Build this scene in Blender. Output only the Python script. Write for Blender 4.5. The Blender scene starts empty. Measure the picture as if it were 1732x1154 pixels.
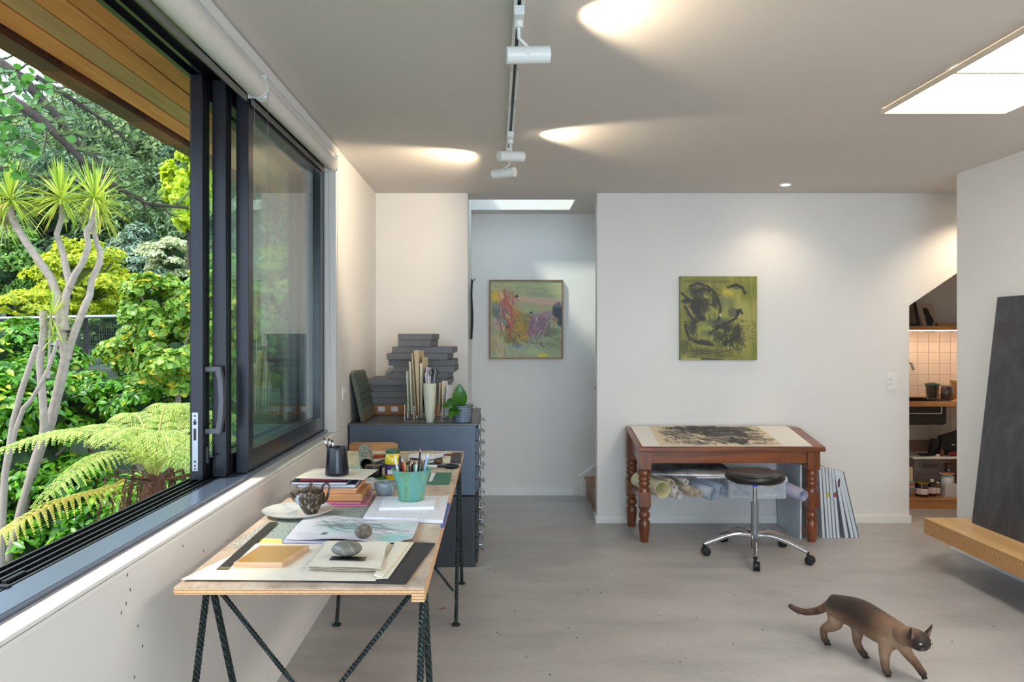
import bpy, bmesh, math, random
import numpy as np
from mathutils import Vector, Matrix, Quaternion
R = math.radians
rnd = random.Random(7)
sc = bpy.context.scene
C = sc.collection

# ---------------------------------------------------------------- camera, sky, exposure
H_CAM = 1.376
cam_d = bpy.data.cameras.new('camera'); cam = bpy.data.objects.new('camera', cam_d); C.objects.link(cam)
cam.location = (0, 0, H_CAM); cam.rotation_euler = (R(90), 0, 0)
cam_d.sensor_width = 36.0; cam_d.lens = 36.0*1300/1732
cam_d.shift_x = 26/1732; cam_d.shift_y = -12/1732
cam_d.clip_start = 0.05; cam_d.clip_end = 400
sc.camera = cam
sc.view_settings.view_transform = 'Standard'; sc.view_settings.look = 'None'
sc.view_settings.gamma = 1.0; sc.view_settings.use_curve_mapping = False
sc.view_settings.exposure = 0.40
w = bpy.data.worlds.new('sky'); sc.world = w; w.use_nodes = True
bg = w.node_tree.nodes['Background']; bg.inputs[0].default_value = (0.66, 0.82, 1.0, 1); bg.inputs[1].default_value = 2.7
sun_d = bpy.data.lights.new('sun', 'SUN'); sun_d.energy = 3.4; sun_d.angle = R(6); sun_d.color = (1, .94, .82)
sun = bpy.data.objects.new('sun', sun_d); C.objects.link(sun)
sun.rotation_euler = Vector((0.62, 0.42, -0.9)).to_track_quat('-Z', 'Y').to_euler()
sc.cycles.use_denoising = True
sc.cycles.max_bounces = 10; sc.cycles.diffuse_bounces = 5; sc.cycles.glossy_bounces = 4
sc.cycles.transmission_bounces = 6; sc.cycles.transparent_max_bounces = 16
sc.cycles.caustics_reflective = False; sc.cycles.caustics_refractive = False
sc.cycles.sample_clamp_indirect = 6.0

def lamp(name, kind, loc, direction, energy, color, **kw):
    d = bpy.data.lights.new(name, kind); d.energy = energy; d.color = color
    for k, v in kw.items(): setattr(d, k, v)
    o = bpy.data.objects.new(name, d); C.objects.link(o); o.location = loc
    o.rotation_euler = Vector(direction).to_track_quat('-Z', 'Y').to_euler()
    return o
# area lamp added inside the unseen rear doors to boost their daylight
lamp('rear_door_fill', 'AREA', (1.0, -3.45, 1.15), (0, 1, -.03), 92, (.74, .86, 1.0), shape='RECTANGLE', size=3.1, size_y=2.1)

# ---------------------------------------------------------------- colour and materials
def s2l(c):
    c = c/255.0
    return c/12.92 if c <= .04045 else ((c+.055)/1.055)**2.4
def RGB(r, g, b): return (s2l(r), s2l(g), s2l(b), 1)
MATS = {}
def newmat(name):
    m = bpy.data.materials.new(name); m.use_nodes = True
    nt = m.node_tree; p = nt.nodes['Principled BSDF']
    return m, nt, p
def N(nt, t, **kw):
    n = nt.nodes.new(t)
    for k, v in kw.items(): setattr(n, k, v)
    return n
def L(nt, a, b): nt.links.new(a, b)
def coords(nt, scale=(1, 1, 1), rot=(0, 0, 0)):
    tc = N(nt, 'ShaderNodeTexCoord'); mp = N(nt, 'ShaderNodeMapping')
    mp.inputs['Scale'].default_value = scale; mp.inputs['Rotation'].default_value = rot
    L(nt, tc.outputs['Object'], mp.inputs['Vector']); return mp.outputs['Vector']
def noise(nt, vec, scale, detail=4, rough=.55, dist=0):
    n = N(nt, 'ShaderNodeTexNoise'); n.inputs['Scale'].default_value = scale; n.inputs['Detail'].default_value = detail
    n.inputs['Roughness'].default_value = rough; n.inputs['Distortion'].default_value = dist
    L(nt, vec, n.inputs['Vector']); return n.outputs['Fac']
def ramp(nt, fac, stops):
    r = N(nt, 'ShaderNodeValToRGB'); e = r.color_ramp.elements
    while len(e) < len(stops): e.new(.5)
    for i, (p, c) in enumerate(stops): e[i].position = p; e[i].color = c
    L(nt, fac, r.inputs[0]); return r.outputs[0]
def bump(nt, p, h, strength=.2, dist=.01):
    b = N(nt, 'ShaderNodeBump'); b.inputs['Strength'].default_value = strength; b.inputs['Distance'].default_value = dist
    L(nt, h, b.inputs['Height']); L(nt, b.outputs[0], p.inputs['Normal'])
def M(name, c, rough=.6, metal=0, var=.08, vscale=8, bmp=0, bscale=60, scale=(1, 1, 1), coat=0, spec=.5, sss=0):
    """plain surface with a little noise in colour and relief"""
    if name in MATS: return MATS[name]
    m, nt, p = newmat(name)
    v = coords(nt, scale); f = noise(nt, v, vscale)
    lo = tuple(x*(1-var) for x in c[:3])+(1,); hi = tuple(min(1, x*(1+var)) for x in c[:3])+(1,)
    L(nt, ramp(nt, f, [(.3, lo), (.7, hi)]), p.inputs['Base Color'])
    p.inputs['Roughness'].default_value = rough; p.inputs['Metallic'].default_value = metal
    p.inputs['Coat Weight'].default_value = coat; p.inputs['Specular IOR Level'].default_value = spec
    if bmp: bump(nt, p, noise(nt, v, bscale, 5), bmp, .004)
    MATS[name] = m; return m
def wood(name, c1, c2, axis='X', scale=6, rough=.45, coat=0, stretch=9, bmp=.08):
    if name in MATS: return MATS[name]
    m, nt, p = newmat(name)
    sc_ = {'X': (1/stretch*3, 3, 3), 'Y': (3, 3/stretch, 3), 'Z': (3, 3, 3/stretch)}[axis]
    v = coords(nt, sc_)
    f = noise(nt, v, scale, 6, .6, .6); g = noise(nt, v, scale*6, 3)
    mx = N(nt, 'ShaderNodeMath', operation='MULTIPLY_ADD'); mx.inputs[1].default_value = .3; L(nt, g, mx.inputs[0]); 
    mm = N(nt, 'ShaderNodeMath', operation='MULTIPLY'); mm.inputs[1].default_value = .7; L(nt, f, mm.inputs[0]); L(nt, mm.outputs[0], mx.inputs[2])
    L(nt, ramp(nt, mx.outputs[0], [(.36, c1), (.62, c2)]), p.inputs['Base Color'])
    p.inputs['Roughness'].default_value = rough; p.inputs['Coat Weight'].default_value = coat
    bump(nt, p, mx.outputs[0], bmp, .004)
    MATS[name] = m; return m
def plyedge(name, c1, c2, period, axis='Z'):
    if name in MATS: return MATS[name]
    m, nt, p = newmat(name)
    v = coords(nt, (1, 1, 1)); w_ = N(nt, 'ShaderNodeTexWave', wave_type='BANDS', bands_direction=axis)
    w_.inputs['Scale'].default_value = 6.2832/period/20; w_.inputs['Distortion'].default_value = 1.8; w_.inputs['Detail'].default_value = 3
    w_.inputs['Detail Scale'].default_value = 8; L(nt, v, w_.inputs['Vector'])
    L(nt, ramp(nt, w_.outputs['Fac'], [(.25, c1), (.6, c2)]), p.inputs['Base Color'])
    p.inputs['Roughness'].default_value = .6; MATS[name] = m; return m
def glassmat(name, tint=(1, 1, 1, 1), ior=1.5, rough=0.0, extra=0.0):
    """thin sheet: clear with a mirror reflection that grows at grazing angles"""
    if name in MATS: return MATS[name]
    m, nt, p = newmat(name); out = nt.nodes['Material Output']; nt.nodes.remove(p)
    t = N(nt, 'ShaderNodeBsdfTransparent'); t.inputs[0].default_value = tint
    g = N(nt, 'ShaderNodeBsdfGlossy'); g.inputs['Roughness'].default_value = rough; g.inputs['Color'].default_value = (.95, .97, .98, 1)
    f = N(nt, 'ShaderNodeFresnel'); geo = N(nt, 'ShaderNodeNewGeometry'); mr = N(nt, 'ShaderNodeMapRange'); mr.inputs[3].default_value = ior; mr.inputs[4].default_value = 1/ior
    L(nt, geo.outputs['Backfacing'], mr.inputs[0]); L(nt, mr.outputs[0], f.inputs[0])
    a = N(nt, 'ShaderNodeMath', operation='ADD', use_clamp=True); a.inputs[1].default_value = extra; L(nt, f.outputs[0], a.inputs[0])
    mx = N(nt, 'ShaderNodeMixShader'); L(nt, a.outputs[0], mx.inputs[0]); L(nt, t.outputs[0], mx.inputs[1]); L(nt, g.outputs[0], mx.inputs[2])
    L(nt, mx.outputs[0], out.inputs[0]); MATS[name] = m; return m
def plastic(name, tint=(.8, .85, .9, 1), alpha=.35):
    """clear plastic: partly see-through, partly milky"""
    if name in MATS: return MATS[name]
    m, nt, p = newmat(name); p.inputs['Base Color'].default_value = tint; p.inputs['Roughness'].default_value = .15
    p.inputs['Alpha'].default_value = alpha; MATS[name] = m; return m
def emis(name, c, strength):
    if name in MATS: return MATS[name]
    m, nt, p = newmat(name); p.inputs['Base Color'].default_value = (.8, .8, .8, 1)
    p.inputs['Emission Color'].default_value = c; p.inputs['Emission Strength'].default_value = strength
    MATS[name] = m; return m
def leafmat(name, c1, c2, c3=None, rough=.4, trans=.35, pos=2.0):
    if name in MATS: return MATS[name]
    m, nt, p = newmat(name); out = nt.nodes['Material Output']
    geo = N(nt, 'ShaderNodeNewGeometry'); v = coords(nt)
    f = noise(nt, v, pos, 3)
    a = N(nt, 'ShaderNodeMath', operation='MULTIPLY_ADD'); a.inputs[1].default_value = .55; L(nt, geo.outputs['Random Per Island'], a.inputs[0])
    b = N(nt, 'ShaderNodeMath', operation='MULTIPLY'); b.inputs[1].default_value = .5; L(nt, f, b.inputs[0]); L(nt, b.outputs[0], a.inputs[2])
    st = [(.2, c1), (.72, c2)] + ([(.8, c3)] if c3 else [])
    col = ramp(nt, a.outputs[0], st)
    L(nt, col, p.inputs['Base Color']); p.inputs['Roughness'].default_value = rough
    tr = N(nt, 'ShaderNodeBsdfTranslucent'); L(nt, col, tr.inputs[0])
    mx = N(nt, 'ShaderNodeMixShader'); mx.inputs[0].default_value = trans
    L(nt, p.outputs[0], mx.inputs[1]); L(nt, tr.outputs[0], mx.inputs[2]); L(nt, mx.outputs[0], out.inputs[0])
    MATS[name] = m; return m
def vcolmat(name, rough=.6, bmp=0):
    if name in MATS: return MATS[name]
    m, nt, p = newmat(name); a = N(nt, 'ShaderNodeAttribute', attribute_name='Col')
    L(nt, a.outputs['Color'], p.inputs['Base Color']); p.inputs['Roughness'].default_value = rough
    if bmp: bump(nt, p, noise(nt, coords(nt), 150, 4), bmp, .003)
    MATS[name] = m; return m

# ---------------------------------------------------------------- mesh helpers
class MB:
    def __init__(s): s.v = []; s.f = []
    def add(s, vs, fs):
        b = len(s.v); s.v += [tuple(p) for p in vs]; s.f += [tuple(b+i for i in f) for f in fs]; return s
    def box(s, x0, x1, y0, y1, z0, z1):
        return s.add([(x0, y0, z0), (x1, y0, z0), (x1, y1, z0), (x0, y1, z0), (x0, y0, z1), (x1, y0, z1), (x1, y1, z1), (x0, y1, z1)],
                     [(0, 3, 2, 1), (4, 5, 6, 7), (0, 1, 5, 4), (1, 2, 6, 5), (2, 3, 7, 6), (3, 0, 4, 7)])
    def hexa(s, bot, top):
        n = len(bot); return s.add(list(bot)+list(top), [tuple(range(n-1, -1, -1)), tuple(range(n, 2*n))]+[(i, (i+1) % n, n+(i+1) % n, n+i) for i in range(n)])
    def prism(s, poly, axis, a, b):
        """poly: 2-D outline; axis 'X','Y' or 'Z' extruded a..b"""
        f = {'X': lambda u, v, w_: (w_, u, v), 'Y': lambda u, v, w_: (u, w_, v), 'Z': lambda u, v, w_: (u, v, w_)}[axis]
        return s.hexa([f(u, v, a) for u, v in poly], [f(u, v, b) for u, v in poly])
    def tube(s, pts, r, n=8, cap=True):
        pts = [Vector(p) for p in pts]; m = len(pts)
        rs = r if hasattr(r, '__len__') else [r]*m
        t = (pts[1]-pts[0]).normalized(); u = t.orthogonal().normalized(); b = len(s.v)
        for i, p in enumerate(pts):
            if i == 0: t2 = (pts[1]-pts[0])
            elif i == m-1: t2 = pts[-1]-pts[-2]
            else: t2 = (pts[i+1]-pts[i]).normalized()+(pts[i]-pts[i-1]).normalized()
            t2 = t2.normalized() if t2.length > 1e-9 else t
            q = t.rotation_difference(t2); u = (q @ u); u = (u-t2*u.dot(t2)).normalized(); t = t2; w_ = t.cross(u)
            for k in range(n):
                a = 2*math.pi*k/n; s.v.append(tuple(p+(u*math.cos(a)+w_*math.sin(a))*rs[i]))
        for i in range(m-1):
            for k in range(n):
                s.f.append((b+i*n+k, b+i*n+(k+1) % n, b+(i+1)*n+(k+1) % n, b+(i+1)*n+k))
        if cap: s.f.append(tuple(b+k for k in range(n-1, -1, -1))); s.f.append(tuple(b+(m-1)*n+k for k in range(n)))
        return s
    def cyl(s, p0, p1, r0, r1=None, n=16): return s.tube([p0, p1], [r0, r0 if r1 is None else r1], n)
    def lathe(s, prof, c=(0, 0, 0), n=24, mod=None, close=True):
        b = len(s.v); m = len(prof)
        for i, (r, z) in enumerate(prof):
            for k in range(n):
                a = 2*math.pi*k/n; rr = r*(mod(a, z) if mod else 1)
                s.v.append((c[0]+rr*math.cos(a), c[1]+rr*math.sin(a), c[2]+z))
        for i in range(m-1):
            for k in range(n): s.f.append((b+i*n+k, b+i*n+(k+1) % n, b+(i+1)*n+(k+1) % n, b+(i+1)*n+k))
        if close: s.f.append(tuple(b+k for k in range(n-1, -1, -1))); s.f.append(tuple(b+(m-1)*n+k for k in range(n)))
        return s
    def ball(s, c, rx, ry=None, rz=None, n=16, m=10):
        ry = ry or rx; rz = rz or rx; b = len(s.v)
        s.v.append((c[0], c[1], c[2]-rz))
        for i in range(1, m):
            t = math.pi*i/m
            for k in range(n):
                a = 2*math.pi*k/n; s.v.append((c[0]+rx*math.sin(t)*math.cos(a), c[1]+ry*math.sin(t)*math.sin(a), c[2]-rz*math.cos(t)))
        s.v.append((c[0], c[1], c[2]+rz)); e = len(s.v)-1
        for k in range(n): s.f.append((b, b+1+(k+1) % n, b+1+k)); s.f.append((e, e-n+k, e-n+(k+1) % n))
        for i in range(m-2):
            for k in range(n): s.f.append((b+1+i*n+k, b+1+i*n+(k+1) % n, b+1+(i+1)*n+(k+1) % n, b+1+(i+1)*n+k))
        return s
    def xf(s, mat, start=0):
        for i in range(start, len(s.v)): s.v[i] = tuple(mat @ Vector(s.v[i]))
        return s
def wl(o):
    v = Vector((0, 0, 0))
    while o is not None: v = v+o.location; o = o.parent
    return v
def mesh_of(name, mb, mat, off=(0, 0, 0), smooth=None):
    me = bpy.data.meshes.new(name); o = Vector(off)
    me.from_pydata([tuple(Vector(v)-o) for v in mb.v], [], mb.f)
    if mat: me.materials.append(mat)
    if smooth is not None: me.shade_smooth(); me.set_sharp_from_angle(angle=R(smooth))
    me.update(); return me
def obj(name, mb, mat, parent=None, smooth=None, bev=0, label=None, kind=None):
    """one mesh object; with a parent its vertices (given in world space) are made local to it, else its origin goes to its base"""
    if parent is not None: off = wl(parent)
    else:
        a = np.array(mb.v); off = Vector(((a[:, 0].min()+a[:, 0].max())/2, (a[:, 1].min()+a[:, 1].max())/2, a[:, 2].min()))
    o = bpy.data.objects.new(name, mesh_of(name, mb, mat, off, smooth)); C.objects.link(o)
    if parent is not None: o.parent = parent
    else: o.location = off
    if bev:
        b = o.modifiers.new('bevel', 'BEVEL'); b.width = bev; b.segments = 2; b.limit_method = 'ANGLE'; b.angle_limit = R(40)
    if label: o['label'] = label
    if kind: o['kind'] = kind
    return o
def thing(name, label, cat, loc=(0, 0, 0), rz=0, group=None):
    o = bpy.data.objects.new(name, None); o.empty_display_size = .1; C.objects.link(o); o.location = loc; o.rotation_euler = (0, 0, rz)
    o['label'] = label; o['category'] = cat
    if group: o['group'] = group
    return o
def tag(o, label, cat, group=None, kind=None):
    o['label'] = label; o['category'] = cat
    if group: o['group'] = group
    if kind: o['kind'] = kind
    return o
def struct(name, mb, mat, parent=None, **kw):
    o = obj(name, mb, mat, parent, **kw); o['kind'] = 'structure'
    if parent is None: o['category'] = name.split('_')[0]
    return o
def dup(root, loc, rz=None, label=None, group=None, scale=None):
    r = root.copy(); C.objects.link(r); r.location = loc
    if rz is not None: r.rotation_euler = (0, 0, rz)
    if scale: r.scale = (scale,)*3 if not hasattr(scale, '__len__') else scale
    if label: r['label'] = label
    if group: r['group'] = group
    for ch in list(root.children):
        c = ch.copy(); C.objects.link(c); c.parent = r
        for g in list(ch.children):
            d = g.copy(); C.objects.link(d); d.parent = c
    return r
F = 1300.0
def D(px, py, z):
    """point of the photograph on the level z, in metres"""
    s = (py-565)/(H_CAM-z); return ((px-840)/s, F/s)
def quad(mb, px, z, th):
    pts = [D(x, y, z) for x, y in px]
    return mb.hexa([(x, y, z) for x, y in pts], [(x, y, z+th) for x, y in pts])
def ccw(pts):
    a = sum(pts[i][0]*pts[(i+1) % len(pts)][1]-pts[(i+1) % len(pts)][0]*pts[i][1] for i in range(len(pts)))
    return pts if a > 0 else pts[::-1]

# ---------------------------------------------------------------- little painter for the canvases (flat pictures)
class Paint:
    def __init__(s, w_, h, base, seed=1):
        s.w, s.h = w_, h; s.a = np.ones((h, w_, 3))*np.array(base, float); s.r = np.random.RandomState(seed)
        s.yy, s.xx = np.mgrid[0:h, 0:w_]; s.xx = s.xx/w_; s.yy = s.yy/h
    def nz(s, fx, fy, oct=3):
        out = np.zeros((s.h, s.w)); amp = 1
        for o in range(oct):
            gx, gy = int(fx*2**o)+2, int(fy*2**o)+2
            g = s.r.rand(gy+1, gx+1); X = s.xx*(gx-1); Y = s.yy*(gy-1); xi = X.astype(int); yi = Y.astype(int); u = X-xi; v = Y-yi
            u = u*u*(3-2*u); v = v*v*(3-2*v)
            out += amp*((g[yi, xi]*(1-u)+g[yi, xi+1]*u)*(1-v)+(g[yi+1, xi]*(1-u)+g[yi+1, xi+1]*u)*v); amp *= .5
        return out/(2-.5**(oct-1))
    def mix(s, mask, c):
        m = np.clip(mask, 0, 1)[..., None]; s.a = s.a*(1-m)+np.array(c, float)*m
    def blob(s, cx, cy, rx, ry, c, alpha=1, soft=.35, fx=6, fy=6):
        d = np.sqrt(((s.xx-cx)/rx)**2+((s.yy-cy)/ry)**2)+(s.nz(fx, fy)-.5)*1.1
        s.mix(np.clip((1-d)/soft, 0, 1)*alpha, c)
    def stroke(s, pts, wd, c, alpha=1, dry=0):
        best = np.full((s.h, s.w), 9.0)
        asp = s.h/s.w
        for (x0, y0), (x1, y1) in zip(pts[:-1], pts[1:]):
            dx, dy = x1-x0, (y1-y0)*asp; l2 = dx*dx+dy*dy+1e-9
            t = np.clip(((s.xx-x0)*dx+(s.yy-y0)*asp*dy)/l2, 0, 1)
            best = np.minimum(best, np.hypot(s.xx-x0-t*dx, (s.yy-y0)*asp-t*dy))
        m = np.clip((wd-best)/max(.003, wd*.3), 0, 1)
        if dry: m = m*np.clip((s.nz(40, 40, 2)-dry+.25)*4, 0, 1)
        s.mix(m*alpha, c)
    def lines(s, n, box, ang, ln, wd, c, alpha=.8, curve=.0, jit=.3):
        for _ in range(n):
            x = s.r.uniform(box[0], box[2]); y = s.r.uniform(box[1], box[3]); a = R(ang)+s.r.uniform(-jit, jit); l = ln*s.r.uniform(.5, 1.2)
            cv = s.r.uniform(-curve, curve); pts = []
            for k in range(5):
                pts.append((x, y)); x += math.cos(a)*l/4; y += math.sin(a)*l/4; a += cv
            s.stroke(pts, wd*s.r.uniform(.5, 1.3), c, alpha)
def s2la(a):
    a = np.clip(a, 0, 255)/255; return np.where(a <= .04045, a/12.92, ((a+.055)/1.055)**2.4)
def picture(name, p, corners, parent, mat, lift=None):
    """grid mesh over four world corners (top left, top right, bottom left, bottom right) coloured from the painter array"""
    tl, tr, bl, br = [np.array(c, float) for c in corners]
    h, w_ = p.h, p.w; v = np.linspace(0, 1, h)[:, None, None]; u = np.linspace(0, 1, w_)[None, :, None]
    P_ = (tl*(1-u)+tr*u)*(1-v)+(bl*(1-u)+br*u)*v
    if lift is not None: P_[..., 2] += lift(u[..., 0]+0*v[..., 0], v[..., 0]+0*u[..., 0])
    off = np.array(wl(parent)) if parent is not None else P_.reshape(-1, 3).mean(0)
    me = bpy.data.meshes.new(name)
    idx = np.arange(h*w_).reshape(h, w_)
    f = np.stack([idx[1:, :-1], idx[1:, 1:], idx[:-1, 1:], idx[:-1, :-1]], -1).reshape(-1, 4)
    me.from_pydata((P_.reshape(-1, 3)-off).tolist(), [], f.tolist()); me.materials.append(mat)
    ca = me.color_attributes.new('Col', 'FLOAT_COLOR', 'POINT')
    col = np.ones((h*w_, 4)); col[:, :3] = s2la(p.a.reshape(-1, 3)); ca.data.foreach_set('color', col.ravel())
    me.shade_smooth(); me.update()
    o = bpy.data.objects.new(name, me); C.objects.link(o)
    if parent is not None: o.parent = parent
    else: o.location = off
    return o
# ================================================================ SETTING
XL, XR, YB, YF, HC = -.88, 2.94, 5.59, 6.55, 2.40      # left wall, right wall, back wall, far corridor wall, ceiling
wallm = M('wall_paint', RGB(226, 224, 221), .55, 0, .012, 3, .04, 180)
ceilm = M('ceiling_paint', RGB(214, 208, 202), .7, 0, .01, 2)
trimm = M('trim_paint', RGB(232, 231, 229), .35, 0, .01, 4)
darkal = M('charcoal_aluminium', RGB(34, 36, 42), .24, .35, .03, 30, .02, 300)
blackm = M('black_rubber', RGB(14, 14, 15), .6)
whitem = M('white_enamel', RGB(225, 228, 226), .3, 0, .01)
steel = M('brushed_steel', RGB(170, 172, 175), .3, 1, .05, 40)
chrome = M('chrome', RGB(215, 217, 220), .1, 1, .02, 10)

def floor_material():
    m, nt, p = newmat('painted_floor'); v = coords(nt, (1.0, 2.6, 1))
    f = noise(nt, v, 1.6, 8, .6, .4); g = noise(nt, coords(nt, (3, 14, 1)), 7, 6, .7)
    c = ramp(nt, f, [(.25, RGB(146, 145, 146)), (.5, RGB(172, 170, 169)), (.75, RGB(186, 184, 183))])
    sc_ = ramp(nt, g, [(.33, (.55, .56, .58, 1)), (.42, (1, 1, 1, 1))])
    mx = N(nt, 'ShaderNodeMix', data_type='RGBA', blend_type='MULTIPLY'); mx.inputs[0].default_value = .45
    L(nt, c, mx.inputs[6]); L(nt, sc_, mx.inputs[7])
    sp = noise(nt, coords(nt, (1, 2.2, 1)), 38, 2, .5); c3 = ramp(nt, sp, [(.235, (.18, .17, .17, 1)), (.25, (1, 1, 1, 1))])
    m2 = N(nt, 'ShaderNodeMix', data_type='RGBA', blend_type='MULTIPLY'); m2.inputs[0].default_value = .8
    L(nt, mx.outputs[2], m2.inputs[6]); L(nt, c3, m2.inputs[7])
    sp2 = noise(nt, coords(nt, (1, 1.3, 1)), 30, 2, .5); c4 = ramp(nt, sp2, [(.765, (0, 0, 0, 1)), (.78, (.35, .35, .35, 1))])
    m3 = N(nt, 'ShaderNodeMix', data_type='RGBA', blend_type='ADD'); m3.inputs[0].default_value = .7
    L(nt, m2.outputs[2], m3.inputs[6]); L(nt, c4, m3.inputs[7])
    L(nt, m3.outputs[2], p.inputs['Base Color'])
    rr = N(nt, 'ShaderNodeMapRange'); rr.inputs[3].default_value = .28; rr.inputs[4].default_value = .5; L(nt, f, rr.inputs[0]); L(nt, rr.outputs[0], p.inputs['Roughness'])
    bump(nt, p, g, .08, .003); return m
floor = struct('floor', MB().box(-1.0, 4.5, -3.6, 6.6, -.12, 0), floor_material())
sp_ = MB(); r3 = random.Random(5)
for (px, py) in [(1035, 962), (976, 1006), (994, 998), (1015, 1003), (961, 1063), (976, 1079), (871, 1034), (845, 1073), (840, 1070), (890, 1112), (930, 1142), (1115, 1041), (1178, 1045), (1129, 972), (1045, 957), (1244, 1007), (1290, 1066), (1402, 985), (1350, 1040), (885, 962), (826, 963), (1240, 1090), (1150, 1120), (1610, 1085), (1680, 1060)]:
    s_ = (py-565)/H_CAM; sp_.hexa([((px-840)/s_+a*.004*r3.uniform(.5, 1.4), F/s_+b*.003, .0004) for a, b in ((-1, -1), (1, -1), (1.2, 1), (-.8, 1))], [((px-840)/s_+a*.004, F/s_+b*.003, .0012) for a, b in ((-1, -1), (1, -1), (1.2, 1), (-.8, 1))])
obj('paint_fleck', sp_, M('fleck_dark', RGB(60, 58, 56), .8), floor, kind='stuff')
obj('red_fleck', MB().hexa([(-.294, 3.84, .0004), (-.255, 3.85, .0004), (-.262, 3.862, .0004)], [(-.294, 3.84, .0016), (-.255, 3.85, .0016), (-.262, 3.862, .0016)]), M('fleck_red', RGB(150, 40, 36), .6), floor)
# ceiling with the corridor skylight hole plus an unseen opening added for more light
cb = MB(); SX0, SX1, SY0, SY1 = -.21, .60, 5.86, 6.34
for b in [(-1.15, 4.5, -3.7, SY0), (-1.15, SX0, SY0, SY1), (SX1, 1.0, SY0, SY1), (2.4, 4.5, SY0, SY1), (-1.15, 4.5, SY1, 6.7)]: cb.box(b[0], b[1], b[2], b[3], HC, HC+.15)
struct('ceiling', cb, ceilm)
sh = MB(); z0, z1 = HC+.1501, HC+.34
sh.box(SX0-.04, SX0-.001, SY0-.04, SY1+.04, z0, z1).box(SX1+.001, SX1+.04, SY0, SY1, z0, z1).box(.96, .999, SY0, SY1, z0, z1).box(2.401, 2.44, SY0-.04, SY1+.04, z0, z1).box(SX0, 2.4, SY0-.04, SY0-.001, z0, z1).box(SX0, 2.4, SY1+.001, SY1+.04, z0, z1)
sky_l = struct('trim_1', sh, wallm)
gl = obj('skylight_pane', MB().box(SX0-.04, 2.4, SY0-.04, SY1+.04, z1, z1+.012), glassmat('skylight_glass', (.95, 1, .99, 1)), sky_l)
# left wall around the long window
WY0, WY1, WZ0, WZ1 = -1.9, 4.22, .828, 2.343
wb = MB(); XO = -1.13
wb.box(XO, XL, -3.6, 6.55, 0, WZ0-.0).box(XO, XL, -3.6, 6.55, WZ1, HC).box(XO, XL, -3.6, WY0, WZ0, WZ1).box(XO, XL, WY1, 6.55, WZ0, WZ1)
wall_left = struct('wall_left', wb, wallm)
# back wall: nook pier, main stretch, under-stair opening cut on the slope of the stair
bk = MB(); bk.box(XL+.0005, -.21, YB, YB+.1, 0, HC-.0005)
wall_nook = struct('wall_nook', bk, wallm)
zs = lambda x: 1.582+.68*(x-3.0)
mb = MB(); mb.box(.731, 3.0, YB, YB+.1, 0, HC-.0005)
mb.hexa([(3.0, YB, zs(3.0)), (4.2, YB, zs(4.2)), (4.2, YB+.1, zs(4.2)), (3.0, YB+.1, zs(3.0))], [(3.0, YB, HC-.0005), (4.2, YB, HC-.0005), (4.2, YB+.1, HC-.0005), (3.0, YB+.1, HC-.0005)])
wall_back = struct('wall_back', mb, wallm)
struct('wall_far', MB().box(-.3, 4.5, YF, YF+.1, 0, HC-.0005), wallm)
struct('wall_corridor', MB().box(-.31, -.2105, YB+.1005, YF-.0005, 0, HC-.0005), wallm)
struct('wall_right', MB().box(XR, XR+.1, -3.6, 4.91, 0, HC-.0005), wallm)
struct('wall_passage', MB().box(4.2, 4.3, 4.0, YF-.0005, 0, HC-.0005), wallm)
struct('wall_passage_end', MB().box(XR+.101, 4.1995, 3.9, 4.0, 0, HC-.0005), wallm)
rb = MB(); rb.box(-.8795, -.6, -3.6, -3.5, 0, HC-.0005).box(2.6, 2.939, -3.6, -3.5, 0, HC-.0005).box(-.6, 2.6, -3.6, -3.5, 2.25, HC-.0005)
struct('wall_rear', rb, wallm)
# stair underside closing the niche
mb = MB(); e = .0008
mb.hexa([(3.0-.6, YB+.101, zs(2.4)+e), (4.199, YB+.101, zs(4.199)+e), (4.199, YF-.001, zs(4.199)+e), (3.0-.6, YF-.001, zs(2.4)+e)],
        [(3.0-.6, YB+.101, zs(2.4)+.04), (4.199, YB+.101, zs(4.199)+.04), (4.199, YF-.001, zs(4.199)+.04), (3.0-.6, YF-.001, zs(2.4)+.04)])
struct('ceiling_niche', mb, wallm)
struct('wall_niche', MB().box(2.80, 2.88, YB+.101, YF-.001, 0, zs(2.80)-.002), wallm)
# baseboards
def base(name, *b): return struct(name, MB().box(*b), trimm, bev=.002)
base('baseboard_left', XL+.0004, XL+.012, -3.4, 5.577, 0.0004, .06)
base('baseboard_nook', XL+.013, -.2, YB-.012, YB-.0004, 0.0004, .06)
base('baseboard_back', .719, 3.012, YB-.012, YB-.0004, 0.0004, .06)
base('baseboard_back_end', .719, .7305, YB, YB+.1, 0.0004, .06)
base('baseboard_far', -.205, .655, YF-.012, YF-.0004, 0.0004, .065)
base('baseboard_right', XR-.03, XR-.0004, -3.4, 4.93, 0.0004, .13)
# ceiling-line trim and sill over the long window
tr2 = struct('trim_2', MB().box(XL+.0004, XL+.012, -1.95, WY1+.02, 2.352, 2.392), trimm, bev=.002)
sl = MB().box(-.94, XL+.012, -1.95, WY1+.01, .8285, .838); sl.box(XL+.0005, XL+.012, -1.95, WY1+.01, .815, .826)
trim3 = struct('trim_3', sl, trimm, bev=.0015, label=None)
rv = MB().box(-.94, XL-.0004, WY1-.012, WY1-.0004, .8385, 2.342).box(-.94, XL-.0004, -1.9, WY1-.0125, 2.333, 2.3425)
struct('trim_4', rv, trimm)
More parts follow.
